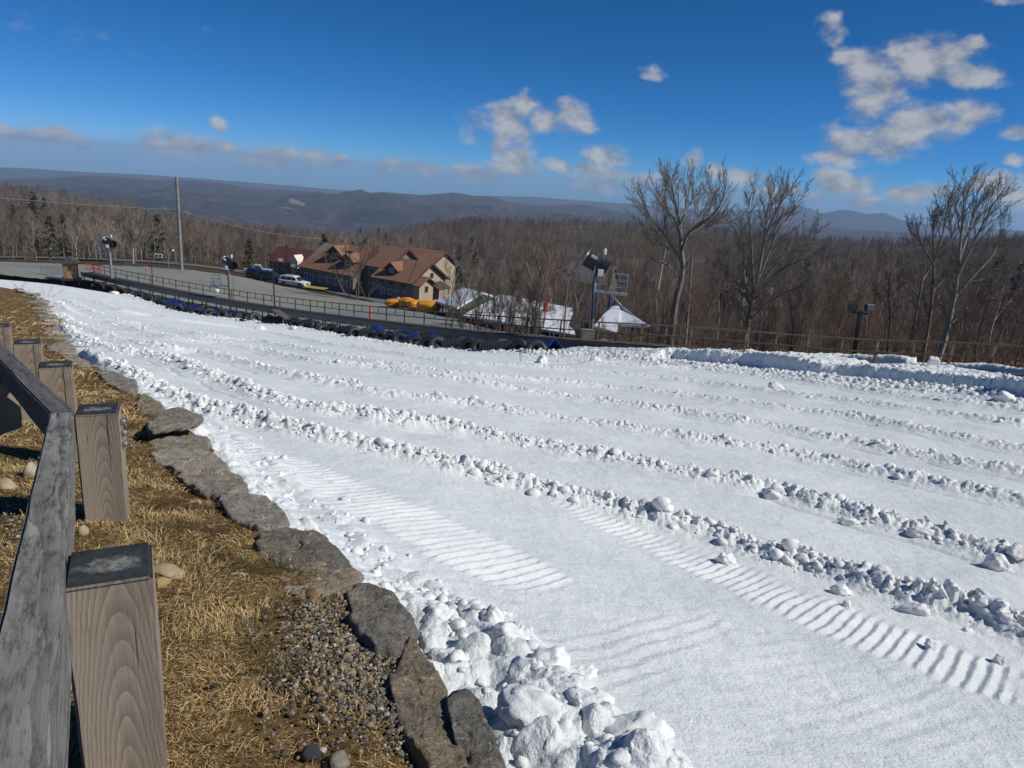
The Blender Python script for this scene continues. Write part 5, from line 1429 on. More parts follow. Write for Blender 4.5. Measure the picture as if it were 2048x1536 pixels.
def LP(a, n, z): return tuple(aV * a + nV * n + np.array([0, 0, z]))
UZ = (0, 0, 1)
def gable_block(a0, a1, n0, n1, zb, ze, zr, parent, wall, roofm, over=0.6, end_right=None, hip_left=0.0):
    """block along aV between a0..a1, front at n1, back at n0 (n0 < n1)"""
    nm = (n0 + n1) / 2
    MB().prism([(n0, zb), (n1, zb), (n1, ze), (nm, zr - 0.25), (n0, ze)], a0, a1, ((0, 0, 0), nV, UZ, aV)).build('wall', wall, parent)
    if end_right:
        MB().prism([(n0 + 0.01, zb), (n1 - 0.01, zb), (n1 - 0.01, ze - 0.05), (nm, zr - 0.32), (n0 + 0.01, ze - 0.05)], a1, a1 + 0.06, ((0, 0, 0), nV, UZ, aV)).build('gable_wall', end_right, parent)
    sl = (zr - ze) / (nm - n0); mb = MB(); th = 0.28
    for s_ in (0, 1):
        e = (n0 - over) if s_ == 0 else (n1 + over); ez = ze - sl * over
        hl = hip_left
        P_ = [LP(a0 - over, e, ez), LP(a1 + over, e, ez), LP(a1 + over, nm, zr), LP(a0 - over + hl, nm, zr)]
        Q_ = [tuple(np.array(p) + [0, 0, th]) for p in P_]
        f = [(0, 1, 2, 3), (4, 7, 6, 5), (0, 4, 5, 1), (1, 5, 6, 2), (2, 6, 7, 3), (3, 7, 4, 0)]
        mb.add(P_ + Q_, f)
    r_ = mb.build('roof', roofm, parent)
    if hip_left:
        P_ = [LP(a0 - over, n0 - over, ze - sl * over), LP(a0 - over, n1 + over, ze - sl * over), LP(a0 - over + hip_left, nm, zr)]
        MB().add(P_ + [tuple(np.array(p) + [0, 0, th + .01]) for p in P_], [(0, 1, 2), (3, 5, 4), (0, 3, 4, 1), (1, 4, 5, 2), (2, 5, 3, 0)]).build('hip', roofm, r_)
    # fascia boards on the right gable
    fm = MB()
    for e, s_ in ((n0 - over, 1), (n1 + over, -1)):
        fm.bar(LP(a1 + over + 0.03, e, ze - sl * over + 0.08), LP(a1 + over + 0.03, nm, zr + 0.08), 0.10, 0.40)
    fm.build('fascia', m_trim, r_)
    return r_
def window_(parent, c, U, D, w, h, trim=m_white):
    """window centred c on a wall: U along the wall, D outward"""
    U = np.asarray(U); D = np.asarray(D); ax = (tuple(U), tuple(D), UZ); c = np.asarray(c, float)
    f = MB()
    for sx in (-1, 0, 1): f.box(tuple(c + U * sx * w / 2 + D * 0.05), (0.11, 0.09, h + 0.1), ax)
    for sz in (-1, 1): f.box(tuple(c + np.array([0, 0, sz * h / 2]) + D * 0.05), (w + 0.12, 0.11, 0.12), ax)
    o = f.build('window', trim, parent)
    MB().box(tuple(c + D * 0.02), (w, 0.05, h), ax).build('pane', m_glass, o)
    return o
def dormer(parent, a, n0, n1, w, zb, ze, zr, wall=m_trim):
    """small gable facing out of the front"""
    mb = MB().prism([(a - w / 2, zb), (a + w / 2, zb), (a + w / 2, ze), (a, zr), (a - w / 2, ze)], n0, n1, ((0, 0, 0), aV, UZ, nV)); o = mb.build('dormer', wall, parent)
    sl = (zr - ze) / (w / 2); ov = 0.55; rm = MB()
    for s_ in (-1, 1):
        P_ = [LP(a + s_ * (w / 2 + ov), n1 + 0.6, ze - sl * ov + .05), LP(a + s_ * (w / 2 + ov), n0, ze - sl * ov + .05), LP(a, n0, zr + .05), LP(a, n1 + 0.6, zr + .05)]
        rm.add(P_ + [tuple(np.array(p) + [0, 0, 0.22]) for p in P_], [(0, 1, 2, 3), (4, 7, 6, 5), (0, 4, 5, 1), (1, 5, 6, 2), (2, 6, 7, 3), (3, 7, 4, 0)])
    rm.build('dormer_roof', m_roof, o)
    window_(o, np.array(LP(a, n1, (zb + ze) / 2 + 0.25)), aV, nV, w * 0.42, (ze - zb) * 0.6)
    return o
# right wing (tan end wall faces the sun), middle wing, long left wing
gable_block(-9.0, 0.0, -10.6, 0.0, -2.5, 3.6, 7.4, lodge, m_wallg, m_roof, 0.7, m_gable)
gable_block(-16.5, -7.6, -12.0, -2.6, -2.5, 5.6, 9.6, lodge, m_wallg, m_roof, 0.7)
gable_block(-29.0, -14.5, -12.5, 0.4, -2.5, 3.2, 8.6, lodge, m_wallg, m_roof, 0.8, None, 4.5)
gable_block(-12.0, -3.0, -18.0, -9.5, -2.5, 6.2, 9.0, lodge, m_wallg, m_roof, 0.6, m_gable)
dormer(lodge, -6.0, -6.0, -1.3, 2.6, 4.3, 5.7, 6.9)
dormer(lodge, -22.0, -6.5, -2.2, 3.6, 5.0, 6.9, 8.5)
dormer(lodge, -17.5, -6.5, -1.2, 3.0, 4.2, 6.0, 7.3)
# lower gable bay on the end wall and its porch roof
eb = MB().prism([(-4.6, -2.5), (-0.4, -2.5), (-0.4, 3.0), (-2.5, 4.4), (-4.6, 3.0)], 0.0, 1.6, ((0, 0, 0), nV, UZ, aV)).build('end_bay', m_gable, lodge)
rm = MB()
for s_ in (-1, 1):
    P_ = [(s_ * 2.7, 2.75), (0, 4.55)]
    Q4 = [LP(-0.2, -2.5 + P_[0][0], P_[0][1]), LP(2.3, -2.5 + P_[0][0], P_[0][1]), LP(2.3, -2.5, 4.6), LP(-0.2, -2.5, 4.6)]
    rm.add(Q4 + [tuple(np.array(p) + [0, 0, 0.25]) for p in Q4], [(0, 1, 2, 3), (4, 7, 6, 5), (0, 4, 5, 1), (1, 5, 6, 2), (2, 6, 7, 3), (3, 7, 4, 0)])
rm.build('bay_roof', m_roof, eb)
window_(eb, LP(1.6, -2.5, 2.0), nV, aV, 0.8, 1.2, m_trim)
window_(lodge, LP(0.06, -6.0, 4.6), nV, aV, 0.8, 1.0, m_trim)
pr = MB()
for n_ in (-8.8, -5.6): pr.bar(LP(2.2, n_, -2.5), LP(2.2, n_, 1.6), 0.16)
Q4 = [LP(-0.1, -9.2, 2.9), LP(2.6, -9.2, 1.6), LP(2.6, -5.2, 1.6), LP(-0.1, -5.2, 2.9)]
pr.add(Q4 + [tuple(np.array(p) + [0, 0, 0.2]) for p in Q4], [(0, 1, 2, 3), (4, 7, 6, 5), (0, 4, 5, 1), (1, 5, 6, 2), (2, 6, 7, 3), (3, 7, 4, 0)])
pr.build('porch', m_trim, lodge)
for a in (-1.6, -3.4, -5.2, -7.0): window_(lodge, LP(a, 0.0, 0.5), aV, nV, 1.0, 1.3)
for a in (-2.0, -5.0, -7.2): window_(lodge, LP(a, 0.0, 2.7), aV, nV, 0.9, 0.9, m_trim)
for a in (-10.2, -12.4): window_(lodge, LP(a, -2.6, 3.9), aV, nV, 1.1, 1.7); window_(lodge, LP(a, -2.6, 0.4), aV, nV, 1.1, 1.5)
for a in (-15.6, -17.4, -19.2, -21.4, -23.6, -25.8, -27.6): window_(lodge, LP(a, 0.4, 0.6), aV, nV, 1.0, 1.5)
lodge.scale = (0.84, 0.84, 0.70)
ch = MB().box(LP(-24.5, -7, 9.0), (0.9, 0.9, 1.6)).build('chimney', m_stone_w, lodge)
# stone blocks and hedge-low wall along the lodge front
k = 0
for (x, y) in [(617,563),(640,570),(660,574),(678,580),(575,555),(545,549),(815,598),(795,596)]:
    p = ground_at(x, y, 126 if x < 700 else 112); o = link('kerb_block', rock_mesh('kerb_block', (2.4, 0.8, 0.9), 60 + k, 2, 0.8, 0.04), m_galv if False else plain('pale_block', (0.42, 0.40, 0.36), 0.9)); o.location = p + np.array([0, 0, 0.35]); o.rotation_euler = (0, 0, R(-28))
    tag(o, 'pale stone kerb block between the lot and the lodge' if x < 700 else 'pale kerb block below the lodge end wall', 'kerb block', 'pale blocks edging the lodge road'); k += 1
# red-roofed house behind
def house(name, px_, py_, Y, w, d, hw, hr, rz, wall, roofm, label, group=None, wins=2):
    p = at(px_, py_, Y); p[2] = min(p[2], hT(p[0], p[1]) + 1.6); root = empty(name, p, R(rz), label, 'house', group)
    MB().prism([(-d / 2, -3), (d / 2, -3), (d / 2, hw), (0, hw + hr - 0.15), (-d / 2, hw)], -w / 2, w / 2, ((0, 0, 0), (0, 1, 0), UZ, (1, 0, 0))).build('wall', wall, root)
    ov = 0.5; sl = hr / (d / 2); mb = MB()
    for s_ in (-1, 1):
        P_ = [(-w / 2 - ov, s_ * (d / 2 + ov), hw - sl * ov), (w / 2 + ov, s_ * (d / 2 + ov), hw - sl * ov), (w / 2 + ov, 0, hw + hr), (-w / 2 - ov, 0, hw + hr)]
        mb.add(P_ + [(a, b_, c_ + 0.2) for a, b_, c_ in P_], [(0, 1, 2, 3), (4, 7, 6, 5), (0, 4, 5, 1), (1, 5, 6, 2), (2, 6, 7, 3), (3, 7, 4, 0)])
    mb.build('roof', roofm, root)
    for i in range(wins):
        window_(root, ((i - (wins - 1) / 2) * w / (wins + 0.4), -d / 2, hw * 0.55), (1, 0, 0), (0, -1, 0), 1.1, 1.3)
    return root
hr_ = house('red_roofed_house', 600, 545, 150, 10, 7, 2.4, 2.4, -20, m_wallg, m_redroof, 'house with a long dark red roof behind the left end of the lodge', None, 4)
MB().prism([(-0.9, 1.6), (0.9, 1.6), (0.9, 3.0), (0, 4.2), (-0.9, 3.0)], -4.6, -2, ((2.0, 0, 0), (1, 0, 0), UZ, (0, 1, 0))).build('gable', m_cream, hr_)
m_greyroof = plain('grey_shingle', (0.135, 0.14, 0.15), 0.85, 0, 0.2, 1.5)
m_brownroof = plain('brown_shingle', (0.10, 0.08, 0.065), 0.85, 0, 0.25, 1.5)
m_whitew = plain('white_siding', (0.62, 0.61, 0.57), 0.7, 0, 0.08, 1)
m_timber = plain('brown_timber_wall', (0.14, 0.09, 0.06), 0.8, 0, 0.2, 2)
house('grey_roofed_house', 1185, 545, 150, 9, 7, 3.5, 3.2, -25, m_timber, m_greyroof, 'house with a slate-grey roof in the woods behind the large snow gun')
house('brown_roofed_house', 1500, 600, 112, 7, 5.5, 1.8, 2.0, 20, m_timber, m_brownroof, 'low brown-roofed house between the two big bare trees')
house('white_house', 2052, 522, 160, 6, 5, 2.4, 2.0, -35, m_whitew, m_brownroof, 'white-gabled house at the right edge of the woods')

# ---- snow-covered shelters below the lift
m_snowroof = plain('snow_roof', (0.74, 0.75, 0.77), 0.6, 0, 0.05, 1.2, 0.3)
m_greenw = plain('dark_green_board', (0.05, 0.075, 0.055), 0.8)
def shed_roof(name, label, pts_eave, pts_ridge, posts, under=m_dark, cat='shelter', wallm=None):
    """roof plane given by two photo edges (x, y, Y) at eave and ridge; a mirrored slope falls away behind; open posts under the eave"""
    E_ = np.array([at(*p) for p in pts_eave]); R_ = np.array([at(*p) for p in pts_ridge]); c = E_.mean(0)
    B_ = 2 * R_ - E_; B_[:, 2] = E_[:, 2]
    zg = min(hT(E_[0, 0], E_[0, 1]), hT(E_[1, 0], E_[1, 1])); zg = min(zg, E_[:, 2].min() - 2.2)
    c = np.array([c[0], c[1], zg]); root = empty(name, c, 0, label, cat)
    mb = MB()
    for A, B in ((E_, R_), (R_, B_)):
        P_ = [tuple(A[0] - c), tuple(A[1] - c), tuple(B[1] - c), tuple(B[0] - c)]
        mb.add(P_ + [tuple(np.array(p) + [0, 0, 0.22]) for p in P_], [(0, 1, 2, 3), (4, 7, 6, 5), (0, 4, 5, 1), (1, 5, 6, 2), (2, 6, 7, 3), (3, 7, 4, 0)])
    mb.build('roof', m_snowroof, root)
    for u in np.linspace(0.03, 0.97, posts):
        for Q in (E_, B_):
            q = Q[0] * (1 - u) + Q[1] * u - c
            MB().bar((q[0], q[1], -0.5), tuple(q), 0.14).build('post', m_trim, root)
    g = MB()
    for i in (0, 1):
        T = [tuple(Q[i] - c - np.array([0, 0, 0.02])) for Q in (E_, R_, B_)]; d = (E_[1 - i] - E_[i]); d /= np.linalg.norm(d)
        g.add(T + [tuple(np.array(p) + d * 0.1) for p in T], [(0, 1, 2), (3, 5, 4), (0, 3, 4, 1), (1, 4, 5, 2), (2, 5, 3, 0)])
    g.build('gable_board', wallm or m_greenw, root)
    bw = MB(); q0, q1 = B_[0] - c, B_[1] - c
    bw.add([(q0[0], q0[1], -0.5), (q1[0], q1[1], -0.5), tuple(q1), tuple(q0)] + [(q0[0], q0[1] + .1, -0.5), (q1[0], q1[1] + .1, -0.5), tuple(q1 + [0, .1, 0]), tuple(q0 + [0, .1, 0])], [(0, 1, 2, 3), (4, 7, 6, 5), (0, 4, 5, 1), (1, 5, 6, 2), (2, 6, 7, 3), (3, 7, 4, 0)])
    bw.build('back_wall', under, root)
    return root
shed_roof('open_shelter', 'open shelter with a white snowy roof and dark inside, beside the lodge', [(872, 605, 88), (914, 619, 79)], [(926, 578, 92), (966, 588, 83)], 4)
shed_roof('long_shelter', 'long low shelter with a snow-covered roof seen through thin bare trees', [(925, 634, 74), (1150, 674, 63)], [(966, 611, 82), (1146, 655, 70)], 7)
tent = shed_roof('white_tent', 'white peaked tent roof below the big bare tree, right of the snow gun', [(1232, 652, 66), (1300, 657, 62)], [(1237, 626, 72), (1254, 627, 71)], 3, m_white, 'tent', m_whitew)
shed_roof('grey_tent', 'greyer tent roof just left of the white peaked one', [(1188, 656, 64), (1234, 670, 60)], [(1208, 632, 70), (1238, 637, 68)], 3, m_white, 'tent', m_whitew)
# yellow raft pile
m_yellow, t, b = new_mat('yellow_vinyl'); n = noise(t, 1.5, 4, 0.6, objco(t)); t.links.new(ramp(t, n, [(0.35, (0.60, 0.20, 0.010)), (0.65, (0.80, 0.33, 0.025))]), b.inputs['Base Color']); b.inputs['Roughness'].default_value = 0.45
for i, (x, y, Y, sx, sy, sz, rz, lab) in enumerate([(792, 606, 93, 4.2, 2.2, 1.5, 10, 'folded yellow vinyl slide, leftmost of the yellow heap'), (815, 606, 91.5, 3.4, 2.2, 2.0, -20, 'yellow vinyl slide standing in the middle of the heap'), (836, 611, 90, 4.0, 2.4, 2.0, 30, 'yellow vinyl slide with a crease, right of the middle one'), (857, 613, 88, 4.4, 2.4, 2.1, -8, 'bulky yellow vinyl slide at the right end of the heap')]):
    V, Fc = ICO[4]; V = V.copy()
    V = np.sign(V) * np.abs(V) ** 0.75
    V = V * (1 + 0.16 * n3(V, 1.6, i * 4.4) + 0.07 * np.abs(n3(V, 4.0, i * 2.2)))[:, None] * np.array([sx, sy, sz]) * 0.35
    o = link('yellow_slide', npmesh('yellow_slide', V, tris=Fc), m_yellow); o.location = at(x, y, Y); o.rotation_euler = (0, 0, R(rz)); tag(o, lab, 'inflatable slide', 'yellow vinyl slides by the lodge')
o = empty('pallet', ground_at(632, 576, 117), R(-15), 'yellow-brown wooden pallet platform right of the white car', 'pallet')
pm = MB()
for k in range(6): pm.box((-1.5 + 0.6 * k, 0, 0.5), (0.5, 1.9, 0.08))
pm.build('deck', plain('ochre_boards', (0.36, 0.26, 0.06), 0.7), o)
MB().box((-1.2, 0, 0.22), (0.2, 1.8, 0.44)).box((1.2, 0, 0.22), (0.2, 1.8, 0.44)).build('bearer', m_trim, o)
# signs
def sign(base, H, w, h, rz, label, mat=m_white):
    r_ = empty('sign', base, R(rz), label, 'sign')
    for x in (-w * 0.35, w * 0.35): MB().bar((x, 0.04, -0.3), (x, 0.04, H + h), 0.08).build('post', m_darksteel, r_)
    p_ = MB().box((0, 0, H + h / 2), (w, 0.05, h)).build('panel', mat, r_)
    return r_, p_
r_, p_ = sign(ground_at(318, 520, 132), 1.2, 1.4, 0.75, 5, 'white signboard with two dark blocks left of the tall utility pole')
MB().box((-0.35, -0.035, 1.55), (0.45, 0.02, 0.4)).box((0.3, -0.035, 1.55), (0.4, 0.02, 0.4)).build('dark_block', m_darksteel, p_)
sign(at(561, 525, 128), 0.2, 0.75, 0.55, 0, 'small blank white sign behind the dark lamp post')
sign(at(586, 534, 128), 0.0, 0.7, 0.5, 0, 'small cream sign in front of the red-roofed house', m_cream)

# ---- cars
m_tyre = plain('tyre', (0.02, 0.02, 0.021), 0.8); m_rim = plain('alloy_rim', (0.42, 0.43, 0.45), 0.35, 0.8)
m_lampr, t, b = new_mat('tail_lamp'); b.inputs['Base Color'].default_value = (0.25, 0.01, 0.01, 1); b.inputs['Roughness'].default_value = 0.2
m_lampw, t, b = new_mat('head_lamp'); b.inputs['Base Color'].default_value = (0.7, 0.72, 0.75, 1); b.inputs['Roughness'].default_value = 0.15
def carpaint(name, c):
    m, t, b = new_mat(name); b.inputs['Base Color'].default_value = (*c, 1); b.inputs['Roughness'].default_value = 0.28; b.inputs['Coat Weight'].default_value = 0.6; b.inputs['Coat Roughness'].default_value = 0.08
    return m
def car(loc, rz, label, paint, kind='suv', L=4.75, Wd=1.9, H=1.74):
    root = empty('parked_car', loc, R(rz), label, 'car', 'cars parked on the gravel lot')
    hl = L / 2
    # lower body: outline in (x along, z up), widths tuck in at the sills and the shoulder
    low = [(-hl, 0.42), (-hl + 0.04, 0.95), (-hl + 0.10, 1.04), (hl - 1.25, 1.04), (hl - 0.25, 0.92), (hl - 0.02, 0.75), (hl, 0.45), (hl - 0.15, 0.28), (-hl + 0.15, 0.28)]
    bm = bmesh.new(); rings = []
    for (yy, sc_, dz) in ((-Wd / 2 + 0.09, 0.985, 0.0), (-Wd / 2, 1.0, 0.0), (Wd / 2, 1.0, 0.0), (Wd / 2 - 0.09, 0.985, 0.0)):
        pass
    mb = MB(); Y4 = [-Wd / 2 + 0.12, -Wd / 2 + 0.02, -Wd / 2, -Wd / 2 + 0.06]
    sect = [(0.28, -0.12), (0.5, 0.0), (0.8, 0.0), (1.04, -0.06)]
    mb.prism(low, -Wd / 2 + 0.02, Wd / 2 - 0.02, ((0, 0, 0), (1, 0, 0), UZ, (0, 1, 0)))
    body = mb.build('body', paint, root, 0.07, True, 3)
    if kind == 'pickup':
        cab = [(-0.75, 1.0), (-0.62, H), (0.55, H), (1.15, 1.0)]
    else:
        cab = [(-hl + 0.06, 1.0), (-hl + 0.30, H - 0.10), (-hl + 0.55, H), (0.25, H), (0.62, H - 0.12), (1.22, 1.0)]
    gz = []
    V = []; n = len(cab)
    for yy, ins in ((-1, 0), (1, 0)):
        for (x, z) in cab:
            tuck = 0.20 * (z - 1.0) / (H - 1.0)
            V.append((x, yy * (Wd / 2 - 0.07 - tuck), z))
    Fc = [tuple(range(n))[::-1], tuple(range(n, 2 * n))] + [(i, (i + 1) % n, n + (i + 1) % n, n + i) for i in range(n)]
    cabin = MB().add(V, Fc).build('cabin', paint, root, 0.05, True, 3)
    def side_win(poly, yy):
        q = []
        for (x, z) in poly:
            tuck = 0.20 * (z - 1.0) / (H - 1.0); q.append((x, yy * (Wd / 2 - 0.07 - tuck + 0.006), z))
        q2 = [(x, y - yy * 0.03, z) for x, y, z in q]; m_ = len(q)
        return MB().add(q + q2, [tuple(range(m_)), tuple(range(m_, 2 * m_))[::-1]] + [(i, (i + 1) % m_, m_ + (i + 1) % m_, m_ + i) for i in range(m_)])
    zt = H - 0.14
    polys = [[(-0.55, 1.08), (-0.5, zt), (0.22, zt), (0.42, zt - 0.06), (0.95, 1.08)]] if kind == 'pickup' else [[(-hl + 0.32, 1.10), (-hl + 0.52, zt), (-1.05, zt), (-1.05, 1.08)], [(-0.98, 1.08), (-0.98, zt), (-0.06, zt), (-0.06, 1.08)], [(0.0, 1.08), (0.0, zt), (0.25, zt), (0.50, zt - 0.08), (1.0, 1.08)]]
    for yy in (-1, 1):
        for p in polys: side_win(p, yy).build('side_window', m_glass, cabin)
    x0, z0, x1, z1 = (1.22, 1.0, 0.62, H - 0.12) if kind != 'pickup' else (1.15, 1.0, 0.55, H)
    ws = MB().add([(x0 - 0.02, -Wd / 2 + 0.16, z0 + 0.06), (x0 - 0.02, Wd / 2 - 0.16, z0 + 0.06), (x1 + 0.04, Wd / 2 - 0.30, z1 - 0.04), (x1 + 0.04, -Wd / 2 + 0.30, z1 - 0.04)] + [(x0 - 0.08, -Wd / 2 + 0.16, z0 + 0.04), (x0 - 0.08, Wd / 2 - 0.16, z0 + 0.04), (x1 - 0.02, Wd / 2 - 0.30, z1 - 0.05), (x1 - 0.02, -Wd / 2 + 0.30, z1 - 0.05)], [(0, 1, 2, 3), (4, 7, 6, 5), (0, 4, 5, 1), (1, 5, 6, 2), (2, 6, 7, 3), (3, 7, 4, 0)])
    ws.build('windscreen', m_glass, cabin)
    if kind == 'pickup':
        MB().box((-1.62, 0, 1.05), (1.45, Wd - 0.3, 0.03)).build('bed', m_darksteel, root)
    else:
        MB().box((-hl + 0.17, 0, 1.32), (0.05, Wd - 0.62, 0.42), Matrix.Rotation(R(-28), 3, 'Y')).build('rear_window', m_glass, cabin)
        for yy in (-0.66, 0.66): MB().tube([(-hl + 0.7, yy, H + 0.04), (0.15, yy, H + 0.04)], 0.025, 6).build('roof_bar', m_darksteel, cabin)
    for xx in (-hl + 0.95, hl - 0.92):
        for yy in (-1, 1):
            wb = MB().lathe([(0.24, -0.12), (0.345, -0.11), (0.365, -0.06), (0.365, 0.06), (0.345, 0.11), (0.24, 0.12)], 20, (xx, yy * (Wd / 2 - 0.13), 0.365), (0, yy, 0)).build('wheel', m_tyre, root, smooth=True)
            MB().lathe([(0.04, 0.135), (0.23, 0.115), (0.24, 0.1), (0.24, 0.0)], 16, (xx, yy * (Wd / 2 - 0.13), 0.365), (0, yy, 0)).build('rim', m_rim, wb)
            MB().lathe([(0.44, 0.0), (0.44, 0.012), (0.36, 0.014)], 18, (xx, yy * (Wd / 2 - 0.025), 0.40), (0, yy, 0)).build('wheel_arch', m_darksteel, root)
    MB().box((0, 0, 0.30), (L - 0.3, Wd - 0.03, 0.16)).build('sill', m_darksteel, root, 0.02)
    for yy in (-1, 1):
        MB().box((hl - 0.10, yy * (Wd / 2 - 0.24), 0.80), (0.22, 0.36, 0.14)).build('headlight', m_lampw, root, 0.02)
        MB().box((-hl + 0.06, yy * (Wd / 2 - 0.14), 0.92), (0.14, 0.22, 0.24)).build('tail_light', m_lampr, root, 0.02)
        MB().box((0.86, yy * (Wd / 2 + 0.06), 1.12), (0.12, 0.18, 0.13)).build('mirror', paint, root, 0.02)
    MB().box((hl - 0.02, 0, 0.66), (0.05, 1.0, 0.26)).build('grille', m_darksteel, root, 0.01)
    return root
def lot_at(x, y, Y):
    p = at(x, y, Y); return (p[0], p[1], hT(p[0], p[1]) + 0.13)
car(lot_at(589, 571, 118), -14, 'white sport utility car parked broadside on the gravel lot', carpaint('white_car_paint', (0.78, 0.78, 0.78)), 'suv', 4.9, 1.95, 1.78)
car(lot_at(543, 562, 121), -20, 'dark blue sport utility car just left of the white one', carpaint('dark_blue_car_paint', (0.012, 0.015, 0.030)), 'suv', 4.8, 1.9, 1.7)
car(lot_at(516, 558, 123), -34, 'black car at the left end of the row, seen from its rear corner', carpaint('black_car_paint', (0.010, 0.010, 0.013)), 'suv', 4.6, 1.85, 1.62)
car((lambda p: (p[0], p[1], hT(p[0], p[1]) + 0.2))(at(516, 546, 134)), 10, 'silver pickup partly hidden behind the black car', carpaint('silver_car_paint', (0.45, 0.46, 0.48)), 'pickup', 5.0, 1.9, 1.75)
# =================================================================== TREES
def tree_skeleton(H, r0, seed, fork=0.35, leaders=3, spread=0.45, up=0.5, nlat=8, ntw=6, limbs=None, twig_r=0.012, lat_len=0.34, tw_len=0.5, levels=3, droop=0.0):
    """list of (points, radii, level). limbs: hand-set main limbs as polylines"""
    g = np.random.default_rng(seed); out = []
    def bend(p, d, L, n, trop, jit):
        pts = [p]; d = d / np.linalg.norm(d)
        for k in range(n):
            d = d + g.normal(0, jit, 3) + np.array([0, 0, trop / n]); d /= np.linalg.norm(d)
            pts.append(pts[-1] + d * L / n)
        return np.array(pts)
    main = []
    if limbs is not None:
        for (pts, ra, rb) in limbs:
            P_ = smooth_line(np.asarray(pts, float), 5); main.append((P_, np.linspace(ra, rb, len(P_))))
    else:
        zf = H * fork * g.uniform(0.85, 1.15)
        tr = bend(np.zeros(3), np.array([g.normal(0, .06), g.normal(0, .06), 1.0]), zf, 5, 0.1, 0.04)
        main.append((tr, np.linspace(r0, r0 * 0.75, len(tr))))
        a0 = g.uniform(0, 6.28)
        for k in range(leaders):
            a = a0 + 6.28 * k / leaders + g.normal(0, 0.35); s_ = spread * g.uniform(0.4, 1.2) if leaders > 1 else 0.05
            d = np.array([math.cos(a) * s_, math.sin(a) * s_, 1.0])
            L = (H - zf) * g.uniform(0.82, 1.05)
            P_ = bend(tr[-1], d, L, 8, 0.35, 0.09)
            main.append((P_, np.linspace(r0 * 0.62 / math.sqrt(leaders) * 1.3, twig_r * 1.6, len(P_))))
    for P_, rad in main: out.append((P_, rad, 0))
    def kids(P_, rad, level, L, n, s0):
        for k in range(n):
            u = s0 + (1 - s0) * (k + g.random()) / n; u = min(u, 0.99)
            i = u * (len(P_) - 1); j = int(i); f = i - j
            p = P_[j] * (1 - f) + P_[min(j + 1, len(P_) - 1)] * f; ax = P_[min(j + 1, len(P_) - 1)] - P_[j]; ax /= np.linalg.norm(ax) + 1e-9
            rv = g.normal(size=3); pr = rv - (rv @ ax) * ax; pr /= np.linalg.norm(pr)
            ang = g.uniform(0.35, 0.85)
            d = ax * math.cos(ang) + pr * math.sin(ang)
            l = L * (1.0 - 0.5 * u) * g.uniform(0.55, 1.15)
            r_ = max(twig_r, min(np.interp(i, np.arange(len(rad)), rad) * 0.55, 0.013 * l + 0.004))
            rr_ = np.array([r_, r_ * 0.8, r_ * 0.62, r_ * 0.48, twig_r * 0.7])
            Q_ = bend(p, d, l, 4, up * (1.0 if level < 3 else 0.5) - droop, 0.07 if level < 3 else 0.04)
            out.append((Q_, np.maximum(rr_, twig_r * 0.55), level))
            if level < levels: kids(Q_, rr_, level + 1, l * tw_len, ntw, 0.15)
    for idx, (P_, rad) in enumerate(main):
        if limbs is None and idx == 0 and leaders > 1: kids(P_, rad, 1, H * lat_len * 0.6, max(1, nlat // 4), 0.6); continue
        L = np.linalg.norm(P_[-1] - P_[0])
        kids(P_, rad, 1, max(H * lat_len, 0) * min(1.0, 0.45 + L / H), nlat, 0.18 if limbs is None else 0.25)
    return out
def tubes_mesh(name, brs, sides):
    Vs, Qs, off = [], [], 0
    by = {}
    for (P_, rad, lv) in brs: by.setdefault((len(P_), sides[lv]), []).append((P_, rad))
    for (n, k), L in by.items():
        P_ = np.array([a for a, _ in L]); rd = np.array([b_ for _, b_ in L]); m = len(L)
        T = np.gradient(P_, axis=1); T /= np.linalg.norm(T, axis=2)[..., None] + 1e-12
        ref = np.where(np.abs(T[..., 2:3]) < 0.9, np.array([0, 0, 1.0]), np.array([1.0, 0, 0]))
        x = np.cross(ref, T); x /= np.linalg.norm(x, axis=2)[..., None] + 1e-12; y = np.cross(T, x)
        a = 2 * np.pi * np.arange(k) / k
        V = P_[:, :, None] + rd[:, :, None, None] * (np.cos(a)[None, None, :, None] * x[:, :, None] + np.sin(a)[None, None, :, None] * y[:, :, None])
        base = off + (np.arange(m) * n * k)[:, None, None]
        i = base + (np.arange(n - 1) * k)[None, :, None] + np.arange(k)[None, None, :]; j = base + (np.arange(n - 1) * k)[None, :, None] + ((np.arange(k) + 1) % k)[None, None, :]
        Qs.append(np.stack([i, j, j + k, i + k], -1).reshape(-1, 4)); Vs.append(V.reshape(-1, 3)); off += m * n * k
    return npmesh(name, np.vstack(Vs), np.vstack(Qs))
